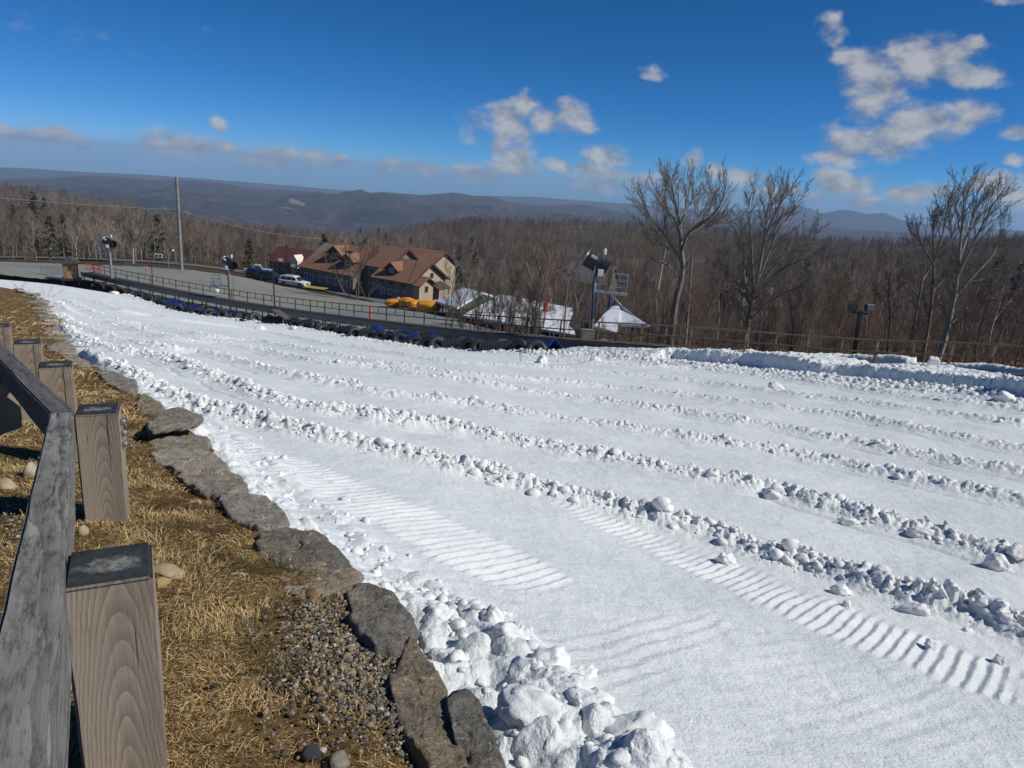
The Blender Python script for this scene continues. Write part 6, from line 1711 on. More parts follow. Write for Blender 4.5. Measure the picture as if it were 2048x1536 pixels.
def bark(name, lo, hi, moss=None, var=0.3):
    m, t, b = new_mat(name); n = noise(t, 2.5, 6, 0.7, objco(t, (3, 3, 0.6)))
    c = ramp(t, n, [(0.32, lo), (0.68, hi)])
    if moss: c = mixc(t, ramp(t, noise(t, 1.3, 3, 0.6, objco(t)), [(0.55, (0, 0, 0)), (0.66, (0.6, 0.6, 0.6))]), c, moss)
    h = t.nodes.new('ShaderNodeHueSaturation'); t.links.new(c, h.inputs['Color'])
    mr_ = t.nodes.new('ShaderNodeMapRange'); mr_.inputs['To Min'].default_value = 1 - var; mr_.inputs['To Max'].default_value = 1 + var
    t.links.new(rand_tint(t), mr_.inputs[0])
    pt_ = noise(t, 0.022, 4, 0.6, wpos(t)); pt2 = noise(t, 0.05, 3, 0.6, wpos(t))
    t.links.new(M(t, 'MULTIPLY', mr_.outputs[0], M(t, 'ADD', M(t, 'MULTIPLY', pt_, 2.2), -0.1)), h.inputs['Value'])
    t.links.new(M(t, 'ADD', M(t, 'MULTIPLY', pt2, 1.6), 0.15), h.inputs['Saturation'])
    t.links.new(h.outputs[0], b.inputs['Base Color']); b.inputs['Roughness'].default_value = 0.9; b.inputs['Specular IOR Level'].default_value = 0.15
    return m
m_bark = bark('grey_bark', (0.11, 0.095, 0.075), (0.26, 0.225, 0.175))
m_barkp = bark('pale_bark', (0.17, 0.15, 0.115), (0.36, 0.32, 0.25), (0.20, 0.22, 0.12))
m_twig = bark('brown_twigs', (0.14, 0.112, 0.09), (0.33, 0.265, 0.21), None, 0.5)
m_twigr = bark('russet_twigs', (0.145, 0.10, 0.078), (0.32, 0.225, 0.17), None, 0.3)
m_need, t, b = new_mat('conifer_needles'); n = noise(t, 0.9, 4, 0.6, objco(t)); rt = rand_tint(t)
c = ramp(t, n, [(0.3, (0.055, 0.060, 0.030)), (0.7, (0.15, 0.15, 0.072))])
t.links.new(mixc(t, M(t, 'MULTIPLY', rt, 0.6), c, (0.11, 0.11, 0.045)), b.inputs['Base Color']); b.inputs['Roughness'].default_value = 0.7
def bare_tree(seed, H, r0, name='bare_tree', mats=(None, None), **kw):
    sk = tree_skeleton(H, r0, seed, **kw)
    t_ = tubes_mesh('trunk', [s_ for s_ in sk if s_[2] == 0], {0: 7}); c_ = tubes_mesh('crown', [s_ for s_ in sk if s_[2] > 0], {1: 4, 2: 3, 3: 3})
    return t_, c_
def conifer(seed, H, Rr, dens=1.0, droop=0.15, ragged=0.3, z0=0.12):
    g = np.random.default_rng(seed); brs = [(np.array([[0, 0, -0.3], [0.05, 0, H * 0.5], [0, 0.03, H]]), np.array([0.018 * H, 0.011 * H, 0.01]), 0)]
    V = []; Q_ = []
    nb = int(64 * dens)
    for k in range(nb):
        u = z0 + (0.99 - z0) * (k + g.random()) / nb; z = u * H
        L = Rr * (1 - u) ** 0.8 * g.uniform(1 - ragged, 1.1) + 0.15; a = g.uniform(0, 6.28)
        d = np.array([math.cos(a), math.sin(a), 0.0]); pts = np.array([[0, 0, z], d * L * 0.5 + [0, 0, z + 0.06 * L], d * L + [0, 0, z - droop * L]])
        brs.append((pts, np.array([0.03, 0.02, 0.008]), 1))
        ns = int(60 * dens) + 14
        for q in range(ns):
            w = g.uniform(0.12, 1.0); p = pts[0] * (1 - w) ** 2 + 2 * pts[1] * w * (1 - w) + pts[2] * w * w + g.normal(0, 0.10, 3) * L * 0.35
            s_ = np.array([-d[1], d[0], 0]) * g.choice([-1, 1]) * 0.8 + d * 0.7 + g.normal(0, 0.35, 3); s_ /= np.linalg.norm(s_)
            l = g.uniform(0.22, 0.55) * (0.55 + 0.13 * Rr); wv_ = np.cross(s_, g.normal(size=3)); wv_ /= np.linalg.norm(wv_)
            o = len(V); V += [p - wv_ * l * 0.22, p + wv_ * l * 0.22, p + s_ * l + wv_ * l * 0.08 + [0, 0, -l * 0.2], p + s_ * l - wv_ * l * 0.08 + [0, 0, -l * 0.2]]; Q_.append((o, o + 1, o + 2, o + 3))
    return tubes_mesh('trunk', brs, {0: 6, 1: 3}), npmesh('crown', np.array(V), np.array(Q_), smooth=False)
PROTO = {}
def add_proto(key, pair, mt, mc):
    pair[0].materials.append(mt); pair[1].materials.append(mc); PROTO[key] = pair
for i in range(5):
    add_proto(f'b{i}', bare_tree(50 + i, 10.0, 0.13, leaders=[2, 3, 1, 3, 2][i], fork=[0.3, 0.25, 0.5, 0.35, 0.4][i], spread=[0.35, 0.5, 0.1, 0.4, 0.3][i], nlat=[13, 11, 24, 11, 14][i], ntw=7, lat_len=[0.30, 0.32, 0.34, 0.28, 0.3][i], twig_r=0.011, tw_len=0.48), [m_bark, m_barkp, m_bark, m_bark, m_barkp][i], [m_twig, m_twig, m_twigr, m_twigr, m_twig][i])
for i in range(2):
    add_proto(f's{i}', bare_tree(80 + i, 7.0, 0.06, leaders=4, fork=0.08, spread=0.5, nlat=7, ntw=5, lat_len=0.26, twig_r=0.009), m_bark, m_twigr)
add_proto('c0', conifer(1, 10.0, 2.6), m_bark, m_need)
add_proto('c1', conifer(2, 9.0, 2.0, 0.8, 0.25, 0.45), m_bark, m_need)
add_proto('c2', conifer(3, 9.0, 3.0, 0.85, 0.12, 0.55, 0.12), m_bark, m_need)
def place_tree(key, loc, s, rz, name, label, cat, group, sz=None):
    root = empty(name, loc, rz, label, cat, group); root.scale = (s, s, sz or s)
    for nm, me in zip(('trunk', 'crown'), PROTO[key]):
        o = bpy.data.objects.new(nm, me); COL.objects.link(o); o.parent = root
    return root
# ---- hero trees, main limbs set from their outlines
def hero(name, base_px, Y, limbs_px, seed, label, r0, mt, mc, nlat=9, ntw=6, lat=0.2, twig_r=0.010, cat='tree', group=None, depth=2.0, up=0.55, zbase=None, lv=3, twl=0.5):
    b_ = at(*base_px, Y); g = np.random.default_rng(seed); H = 0
    L = []
    for (pts, ra, rb, dep) in limbs_px:
        q = [at(x, y, Y + dep * i / max(1, len(pts) - 1)) - b_ for i, (x, y) in enumerate(pts)]
        L.append((q, ra, rb)); H = max(H, max(p[2] for p in q))
    sk = tree_skeleton(H, r0, seed, limbs=L, nlat=nlat, ntw=ntw, lat_len=lat, twig_r=twig_r, up=up, levels=lv, tw_len=twl)
    root = empty(name, b_, 0, label, cat, group)
    # roots reach the ground under the photo's base line
    link('trunk', tubes_mesh('trunk', [s_ for s_ in sk if s_[2] == 0], {0: 8}), mt, root)
    link('crown', tubes_mesh('crown', [s_ for s_ in sk if s_[2] > 0], {1: 5, 2: 4, 3: 3}), mc, root)
    return root
m_twigp = bark('pale_grey_twigs', (0.15, 0.125, 0.10), (0.32, 0.27, 0.21), None, 0.1)
hero('big_bare_tree', (1337, 700), 56.0, [
  ([(1337, 715), (1343, 660), (1352, 600), (1362, 560), (1366, 530)], 0.30, 0.20, 0.0),
  ([(1366, 530), (1362, 490), (1360, 455), (1352, 410), (1345, 380), (1340, 352)], 0.19, 0.03, 1.0),
  ([(1364, 500), (1375, 470), (1395, 450), (1425, 430), (1445, 400), (1452, 372)], 0.14, 0.02, -2.0),
  ([(1362, 470), (1350, 440), (1335, 420), (1330, 390), (1332, 365)], 0.12, 0.02, -2.5),
  ([(1360, 455), (1372, 420), (1385, 395), (1387, 352)], 0.12, 0.02, 1.5),
  ([(1372, 475), (1392, 440), (1412, 410), (1420, 370)], 0.10, 0.02, 2.5),
  ([(1366, 530), (1345, 495), (1325, 465), (1305, 440), (1288, 410), (1285, 390)], 0.13, 0.02, 2.0),
  ([(1350, 505), (1325, 490), (1300, 485)], 0.08, 0.02, -1.0),
  ([(1356, 555), (1335, 530), (1310, 520), (1295, 510)], 0.09, 0.02, -2.0),
  ([(1376, 470), (1410, 455), (1440, 442)], 0.09, 0.02, 1.0),
 ], 5, 'tallest bare tree with a wide vase-shaped crown, right of the large snow gun', 0.3, m_barkp, m_twigp, 16, 8, 0.30, 0.0105)
hero('big_bare_tree', (1493, 705), 52.0, [
  ([(1490, 720), (1495, 650), (1505, 600), (1512, 570)], 0.22, 0.15, 0.0),
  ([(1512, 570), (1522, 520), (1530, 470), (1535, 420), (1545, 384)], 0.14, 0.02, 0.5),
  ([(1508, 590), (1505, 540), (1502, 480), (1498, 430), (1500, 395)], 0.11, 0.02, -1.5),
  ([(1514, 565), (1540, 500), (1565, 440), (1590, 400)], 0.10, 0.02, 1.5),
  ([(1516, 550), (1535, 460), (1560, 410), (1570, 385)], 0.09, 0.02, -1.0),
  ([(1508, 600), (1550, 550), (1590, 525), (1640, 508)], 0.10, 0.015, -2.0),
  ([(1514, 580), (1560, 520), (1600, 490), (1625, 470)], 0.09, 0.015, 1.0),
  ([(1505, 620), (1480, 575), (1460, 555), (1440, 545)], 0.08, 0.015, 1.5),
  ([(1500, 640), (1530, 610), (1580, 580), (1600, 575)], 0.08, 0.015, -1.5),
  ([(1502, 625), (1490, 560), (1488, 500), (1483, 440)], 0.09, 0.015, 2.0),
 ], 6, 'second big bare tree with mossy trunk and branches sweeping right', 0.2, m_barkp, m_twigp, 16, 8, 0.30, 0.0100)
hero('big_bare_tree', (1872, 745), 42.0, [
  ([(1862, 760), (1885, 690), (1898, 640), (1908, 590), (1915, 545)], 0.20, 0.12, 0.0),
  ([(1915, 545), (1920, 490), (1925, 440), (1928, 395), (1932, 362)], 0.11, 0.015, 0.5),
  ([(1915, 550), (1940, 500), (1965, 450), (1985, 410), (2000, 390)], 0.10, 0.015, -1.0),
  ([(1918, 520), (1935, 470), (1950, 420), (1955, 380)], 0.08, 0.015, 1.5),
  ([(1905, 600), (1945, 555), (1985, 510), (2015, 455)], 0.09, 0.012, 1.0),
  ([(1916, 530), (1905, 480), (1898, 440), (1905, 400)], 0.07, 0.012, -1.0),
  ([(1898, 650), (1940, 610), (1985, 590)], 0.07, 0.012, 0.5),
 ], 7, 'leaning bare tree in the right woods, its crown reaching into the clouds', 0.2, m_barkp, m_twig, 16, 8, 0.28, 0.0085)
hero('bare_tree', (1845, 740), 44.0, [
  ([(1836, 755), (1850, 690), (1860, 630), (1866, 570), (1868, 500)], 0.13, 0.07, 0.0),
  ([(1868, 500), (1866, 460), (1870, 440)], 0.07, 0.015, 0.5),
  ([(1867, 520), (1885, 470), (1892, 430), (1898, 400)], 0.06, 0.012, 1.0),
  ([(1866, 530), (1845, 490), (1832, 450)], 0.06, 0.012, -1.0),
  ([(1862, 590), (1885, 560), (1905, 540)], 0.05, 0.012, 1.0),
 ], 8, 'slimmer dark bare tree just left of the leaning one', 0.13, m_bark, m_twig, 14, 8, 0.26, 0.0085)
hero('bare_tree', (1815, 745), 43.0, [
  ([(1808, 760), (1820, 690), (1832, 630), (1842, 575), (1850, 530)], 0.12, 0.04, 0.0),
  ([(1838, 600), (1815, 560), (1805, 530)], 0.05, 0.012, 1.0), ([(1846, 560), (1865, 530), (1880, 510)], 0.05, 0.012, 1.0)],
  9, 'dark slender tree, leftmost trunk of the clump by the right railing', 0.12, m_bark, m_twig, 13, 7, 0.26, 0.0085)
hero('bare_tree', (1768, 745), 44.0, [
  ([(1772, 765), (1775, 700), (1780, 640), (1777, 580), (1782, 540)], 0.10, 0.03, 0.0),
  ([(1779, 620), (1760, 590), (1750, 570)], 0.04, 0.01, 1.0), ([(1778, 600), (1800, 570), (1812, 545)], 0.04, 0.01, 1.0)],
  10, 'thin bare trunk in front of the dark hemlocks', 0.1, m_bark, m_twig, 13, 7, 0.26, 0.0085)
hero('birch_tree', (1975, 700), 60.0, [
  ([(1972, 715), (1982, 660), (1998, 610), (2008, 570)], 0.12, 0.04, 0.0), ([(1990, 640), (2012, 610), (2025, 600)], 0.05, 0.015, 0.5)],
  12, 'pale-barked birch low in the woods near the right edge', 0.12, bark('birch_bark', (0.36, 0.33, 0.28), (0.60, 0.56, 0.50)), m_twig, 8, 5, 0.2, 0.009)
hero('bare_tree', (1070, 668), 66.0, [
  ([(1068, 675), (1070, 630), (1078, 590)], 0.16, 0.11, 0.0), ([(1078, 590), (1092, 550), (1098, 520), (1095, 495)], 0.09, 0.02, 0.5),
  ([(1078, 590), (1060, 550), (1050, 520), (1045, 505)], 0.08, 0.02, -1.0), ([(1076, 600), (1105, 565), (1120, 535)], 0.07, 0.02, 1.0), ([(1074, 610), (1045, 580), (1030, 560)], 0.06, 0.02, 1.0), ([(1085, 570), (1075, 530), (1070, 500)], 0.06, 0.02, 1.5)],
  13, 'rounded russet-twigged tree in front of the woods, left of the large snow gun', 0.16, m_bark, m_twigr, 16, 8, 0.30, 0.011)
hero('bare_tree', (268, 530), 128.0, [
  ([(266, 536), (266, 500), (264, 470)], 0.22, 0.14, 0.0), ([(264, 470), (262, 440), (258, 410)], 0.12, 0.03, 1.0), ([(265, 490), (245, 460), (236, 430)], 0.10, 0.02, 1.0), ([(265, 490), (285, 460), (292, 430)], 0.10, 0.02, -1.0), ([(264, 480), (252, 450), (248, 420)], 0.08, 0.02, -2.0), ([(264, 480), (275, 450), (278, 425)], 0.08, 0.02, 2.0)],
  14, 'rounded bare tree at the lot edge left of the tall utility pole', 0.2, m_barkp, m_twig, 16, 8, 0.32, 0.018)
hero('bare_tree', (722, 600), 105.0, [
  ([(716, 604), (718, 560), (718, 530)], 0.10, 0.06, 0.0), ([(718, 530), (722, 500), (725, 485)], 0.05, 0.012, .5), ([(718, 545), (700, 520), (690, 505)], 0.05, 0.012, .5), ([(718, 540), (738, 515), (748, 500)], 0.05, 0.012, -.5)],
  15, 'bare tree on the lot edge in front of the middle of the lodge', 0.1, m_bark, m_twig, 12, 7, 0.32, 0.015)
hero('bare_tree', (694, 585), 109.0, [
  ([(690, 588), (676, 560), (668, 535)], 0.10, 0.05, 0.0), ([(680, 565), (690, 540), (696, 520)], 0.06, 0.012, .5), ([(672, 550), (655, 525), (648, 510)], 0.05, 0.012, .5)],
  16, 'crooked bare tree beside the lamp pole in front of the lodge', 0.1, m_bark, m_twig, 12, 7, 0.32, 0.015)
hero('bare_tree', (905, 628), 80.0, [
  ([(902, 633), (904, 590), (908, 555), (912, 520)], 0.09, 0.03, 0.0), ([(906, 570), (895, 545), (890, 525)], 0.04, 0.012, .5)],
  17, 'thin tree standing before the open snowy shelter', 0.1, m_barkp, m_twig, 11, 6, 0.30, 0.012)
hero('bare_tree', (930, 636), 76.0, [
  ([(926, 642), (930, 600), (940, 565), (948, 540)], 0.08, 0.03, 0.0), ([(933, 590), (950, 570), (962, 555)], 0.04, 0.012, .5)],
  18, 'thin forked tree right of the open snowy shelter', 0.1, m_barkp, m_twig, 11, 6, 0.30, 0.012)
# bleached snag in the sun
sg = tree_skeleton(4.0, 0.1, 44, limbs=[([(0, 0, -2.5), (0.15, 0, 0.5), (0.35, 0.1, 2.4)], 0.13, 0.07), ([(0.12, 0, 0.2), (-0.35, 0.1, -0.5), (-0.7, 0, -1.6)], 0.06, 0.02)], nlat=3, ntw=1, lat_len=0.2, twig_r=0.015, levels=1)
o = link('dead_tree', tubes_mesh('dead_tree', sg, {0: 7, 1: 4}), plain('bleached_wood', (0.50, 0.45, 0.37), 0.85, 0, 0.3, 2)); o.location = at(1322, 530, 72)
tag(o, 'bleached broken snag beside the tallest bare tree', 'dead tree')

# ---- woods: single trees nearby
def okpos(x, y, r=0.0):
    P_ = np.array([[x, y]])
    if in_poly(P_, lot_poly)[0]: return False
    d, _, _ = poly_dist(P_, BELT_S)
    if d[0] < 3.5: return False
    dr, _, _ = poly_dist(P_, rl)
    if dr[0] < 5: return False
    for (cx, cy, rr_) in KEEP:
        if (x - cx) ** 2 + (y - cy) ** 2 < rr_ ** 2: return False
    return True
LC = C0 + aV * -15 + nV * -5
KEEP = [(LC[0], LC[1], 11), ((C0 + aV * -5 + nV * -5)[0], (C0 + aV * -5 + nV * -5)[1], 10.5), ((C0 + aV * -26 + nV * -5)[0], (C0 + aV * -26 + nV * -5)[1], 10)]
KEEP += [(o.location.x, o.location.y, 7.5) for o in COL.objects if o.parent is None and o.get('category') in ('house', 'shelter', 'tent')]
gT = np.random.default_rng(99)
def scatter(n, x0, x1, y0, y1, mind, tries=60, pw=1.0):
    out = []
    for _ in range(n * tries):
        if len(out) >= n: break
        px_ = gT.uniform(x0, x1); Y = y0 + (y1 - y0) * gT.random() ** pw
        d = ray(px_, 560); X_ = d[0] / d[1] * Y
        if not okpos(X_, Y): continue
        if any((X_ - a) ** 2 + (Y - b_) ** 2 < mind ** 2 for a, b_ in out): continue
        out.append((X_, Y))
    return out
bk = ['b0', 'b1', 'b2', 'b3', 'b4']
def woods(n, x0, x1, y0, y1, mind, smin, smax, label, group, pw=1.0, keys=bk, name='bare_tree', cat='tree'):
    for (X_, Y) in scatter(n, x0, x1, y0, y1, mind, pw=pw):
        s_ = gT.uniform(smin, smax)
        place_tree(keys[int(gT.integers(len(keys)))], (X_, Y, hT(X_, Y) - 0.1), s_, gT.uniform(0, 6.28), name, label, cat, group, s_ * gT.uniform(0.9, 1.15))
woods(64, 1230, 2120, 50, 130, 3.2, 0.55, 1.0, 'bare grey-brown tree in the woods behind the right half of the railing', 'bare trees behind the right railing', 0.8)
woods(30, 905, 1170, 56, 63, 0.5, 0.28, 0.5, 'thin young tree in front of the long snowy shelter', 'thin trees before the shelters', 1.0, ['b0', 'b2', 'b4', 's0'])
woods(34, 940, 1235, 66, 135, 3.2, 0.55, 0.9, 'bare tree in the woods between the shelters and the large snow gun', 'bare trees left of the snow gun')
woods(40, 930, 2120, 130, 190, 4.5, 0.8, 1.15, 'bare tree on the wooded slope behind the white tents', 'bare trees on the middle slope')
woods(56, -60, 545, 142, 215, 4.2, 0.6, 0.9, 'bare brown tree in the woods beyond the left part of the lot', 'bare trees beyond the lot')
woods(20, 555, 930, 150, 210, 5.0, 0.7, 1.0, 'bare tree rising behind the brown lodge', 'bare trees behind the lodge')
woods(13, 700, 905, 96, 104, 1.8, 0.45, 0.75, 'young bare tree planted in front of the brown lodge', 'young trees before the lodge', 1.0, ['b0', 'b3', 's0'])
def single(key, x, y, Y, h, name, label, cat='tree', group=None, base=10.0):
    p = at(x, y, Y); z = hT(p[0], p[1]); place_tree(key, (p[0], p[1], min(z, p[2])), h / base, x * 0.7, name, label, cat, group)
for (k, x, y, Y, h, lab) in [('c0', 74, 470, 250, 15, 'tall dark spruce on the left skyline'), ('c1', 95, 470, 255, 13, 'shorter dark spruce right of the tall one on the left skyline'),
  ('c2', 78, 505, 175, 11, 'yellow-green pine in front of the left woods'), ('c1', 134, 525, 150, 10, 'dark hemlock behind the wooden booth'), ('c0', 320, 520, 150, 9.5, 'broad dark hemlock left of the tall utility pole'),
  ('c0', 500, 545, 145, 7, 'dark round-topped evergreen left of the parked cars'), ('c0', 950, 520, 170, 9, 'bushy green pine above the open shelter'), ('c1', 985, 525, 165, 7, 'smaller pine right of the bushy one'), ('c1', 1068, 500, 240, 8, 'lone pine far back in the middle woods'),
  ('c0', 773, 520, 190, 6, 'dark pine peeping over the lodge roof'), ('c1', 1615, 520, 140, 10, 'dark pointed spruce on the right skyline'),
  ('c0', 1990, 560, 120, 10, 'dark hemlock near the right edge'), ('c0', 2030, 600, 90, 9, 'dense hemlock at the right edge of the photo'), ('c1', 1490, 590, 110, 9, 'dark hemlock behind the second big tree'), ('c0', 585, 560, 131, 3.2, 'small rounded brown-green bush tree beside the lamp pole')]:
    single(k, x, y, Y, h, 'conifer_tree', lab, 'conifer', None, 10.0 if k == 'c0' else 9.0)
# twiggy bush on the bank end, weeds
bp = hit(88, 590, HB, 5, 45)
for i, (dx, dy, s_, lab) in enumerate([(0, 0, 0.26, 'leafless twiggy bush arching over the snow at the far end of the bank'), (-1.6, 0.4, 0.15, 'small tuft of bare stems left of the arching bush')]):
    place_tree('s0', (bp[0] + dx, bp[1] + dy, hbank(bp[0] + dx, bp[1] + dy) - 0.05), s_, 0.8 + i, 'bare_bush', lab, 'bush', None, s_ * 0.75)
# undergrowth near the lift and far woods: countless, instanced
def gn_scatter(name, P_, S_, keys, label, cat, seed=0):
    coll = bpy.data.collections.new(name + '_kinds')
    for k in keys:
        a, b_ = PROTO[k]
        bm = bmesh.new(); bm.from_mesh(a); n_a = len(bm.faces); bm.from_mesh(b_); me = bpy.data.meshes.new(name + '_' + k); 
        for i, f in enumerate(bm.faces): f.material_index = 0 if i < n_a else 1
        bm.to_mesh(me); bm.free(); me.materials.append(a.materials[0]); me.materials.append(b_.materials[0])
        coll.objects.link(bpy.data.objects.new(name + '_' + k, me))
    me = bpy.data.meshes.new(name); me.vertices.add(len(P_)); me.vertices.foreach_set('co', np.asarray(P_, np.float32).ravel())
    at_ = me.attributes.new('size', 'FLOAT', 'POINT'); at_.data.foreach_set('value', np.asarray(S_, np.float32))
    o = link(name, me); tag(o, label, cat, None, 'stuff')
    ng = bpy.data.node_groups.new(name, 'GeometryNodeTree'); ng.interface.new_socket('Geometry', in_out='INPUT', socket_type='NodeSocketGeometry'); ng.interface.new_socket('Geometry', in_out='OUTPUT', socket_type='NodeSocketGeometry')
    gi = ng.nodes.new('NodeGroupInput'); go = ng.nodes.new('NodeGroupOutput'); ip = ng.nodes.new('GeometryNodeInstanceOnPoints'); ci = ng.nodes.new('GeometryNodeCollectionInfo')
    ci.inputs['Collection'].default_value = coll; ci.inputs['Separate Children'].default_value = True; ci.inputs['Reset Children'].default_value = True
    ip.inputs['Pick Instance'].default_value = True
    rv = ng.nodes.new('FunctionNodeRandomValue'); rv.data_type = 'FLOAT_VECTOR'; rv.inputs[0].default_value = (-0.06, -0.06, 0); rv.inputs[1].default_value = (0.06, 0.06, 6.283); rv.inputs['Seed'].default_value = seed
    ri_ = ng.nodes.new('FunctionNodeRandomValue'); ri_.data_type = 'INT'; ri_.inputs[4].default_value = 0; ri_.inputs[5].default_value = len(keys) - 1; ri_.inputs['Seed'].default_value = seed + 1
    na = ng.nodes.new('GeometryNodeInputNamedAttribute'); na.data_type = 'FLOAT'; na.inputs[0].default_value = 'size'
    l = ng.links.new; l(gi.outputs[0], ip.inputs['Points']); l(ci.outputs[0], ip.inputs['Instance']); l(rv.outputs[0], ip.inputs['Rotation']); l(ri_.outputs[2], ip.inputs['Instance Index']); l(na.outputs[0], ip.inputs['Scale']); l(ip.outputs[0], go.inputs[0])
    md = o.modifiers.new('scatter', 'NODES'); md.node_group = ng
    return o
def bulk(n, r0, r1, a0, a1, seed, lim=None):
    g = np.random.default_rng(seed); r = np.sqrt(g.uniform(r0 ** 2, r1 ** 2, n)); a = g.uniform(R(a0), R(a1), n)
    x, y = r * np.sin(a), r * np.cos(a); P_ = np.stack([x, y], 1)
    k = ~in_poly(P_, lot_poly); d, sg, _ = poly_dist(P_, BELT_S); k &= (d * sg < -2.5) | (y > 100); dr, _, _ = poly_dist(P_, rl); k &= dr > 5
    for (cx, cy, rr_) in KEEP: k &= (x - cx) ** 2 + (y - cy) ** 2 > rr_ ** 2
    if lim is not None: k &= lim(x, y)
    P_ = P_[k]; return np.c_[P_, HT(P_[:, 0], P_[:, 1]) - 0.15], g
beyond = lambda x, y: ~((np.arctan2(x, y) < R(-3)) & (np.hypot(x, y) < 142))
P_, g = bulk(9000, 150, 430, -52, 52, 3, beyond); gn_scatter('leafless_woods', P_, g.uniform(0.5, 0.85, len(P_)), ['b0', 'b1', 'b2', 'b3', 'b4', 's0'], 'dense leafless woods covering the slopes beyond the lot', 'woods', 1)
P_, g = bulk(17000, 430, 980, -52, 52, 4); gn_scatter('far_woods', P_, g.uniform(0.5, 0.85, len(P_)), ['b1', 'b2', 'b3', 's0', 's1'], 'far leafless woods on the hills below the mountains', 'woods', 5)
P_, g = bulk(500, 200, 950, -52, 52, 6, lambda x, y: fbm(x / 120.0, y / 120.0, 3) > 0.12); gn_scatter('far_pines', P_, g.uniform(0.5, 1.0, len(P_)), ['c0', 'c1'], 'scattered dark pines among the far leafless woods', 'woods', 9)
P_, g = bulk(420, 600, 760, -14, 3, 31); gn_scatter('ridge_pines', P_, g.uniform(0.35, 0.6, len(P_)), ['c0', 'c1'], 'dark pines along the crest of the rounded hill behind the lodge', 'woods', 33)
P_, g = bulk(420, 130, 330, -52, 52, 16, lambda x, y: beyond(x, y) & (fbm(x / 60.0, y / 60.0, 3) > 0.15)); gn_scatter('hemlock_patches', P_, g.uniform(0.45, 0.95, len(P_)), ['c0', 'c1', 'c2'], 'dark green hemlock patches among the leafless woods', 'woods', 21)
P_, g = bulk(2600, 44, 150, -4, 52, 8, lambda x, y: fbm(x / 9.0, y / 9.0, 3) > -0.18); gn_scatter('undergrowth', P_, g.uniform(0.22, 0.62, len(P_)), ['s0', 's1', 'b2'], 'brown leafless undergrowth between the trees behind the railing', 'undergrowth', 12)
# orange dead bracken behind the railing at the right edge
def bracken():
    g = np.random.default_rng(4); n = 16000; c = at(1985, 708, 52.0); P_ = np.stack([c[0] + g.normal(1.0, 4.2, n), c[1] + g.normal(0, 3.5, n)], 1)
    d, sg, _ = poly_dist(P_, BELT_S); k = (d * sg < -1.5) & (fbm(P_[:, 0] / 1.8, P_[:, 1] / 1.8, 3) > -0.15); P_ = P_[k]; n = len(P_); z = HT(P_[:, 0], P_[:, 1]) + g.uniform(0, 0.55, n)
    a = g.normal(size=(n, 3)); a /= np.linalg.norm(a, axis=1)[:, None]; b_ = np.cross(a, g.normal(size=(n, 3))); b_ /= np.linalg.norm(b_, axis=1)[:, None]
    s_ = g.uniform(0.04, 0.10, n)[:, None]; c_ = np.c_[P_, z]
    V = np.stack([c_ - a * s_, c_ + b_ * s_ * 0.5, c_ + a * s_, c_ - b_ * s_ * 0.5], 1).reshape(-1, 3)
    me = npmesh('dead_bracken', V, np.arange(n * 4).reshape(n, 4), smooth=False)
    pal = np.array([[0.42, 0.16, 0.05], [0.30, 0.12, 0.045], [0.20, 0.09, 0.04], [0.48, 0.24, 0.09]]); color_attr(me, np.repeat(pal[g.choice(4, n)] * g.uniform(0.6, 1.1, (n, 1)), 4, 0)); return me
m_brk, t, b = new_mat('dead_bracken'); vc = t.nodes.new('ShaderNodeVertexColor'); vc.layer_name = 'tint'; t.links.new(vc.outputs[0], b.inputs['Base Color'])
tag(link('dead_bracken', bracken(), m_brk), 'orange-brown dead bracken below the right end of the railing', 'bracken', None, 'stuff')

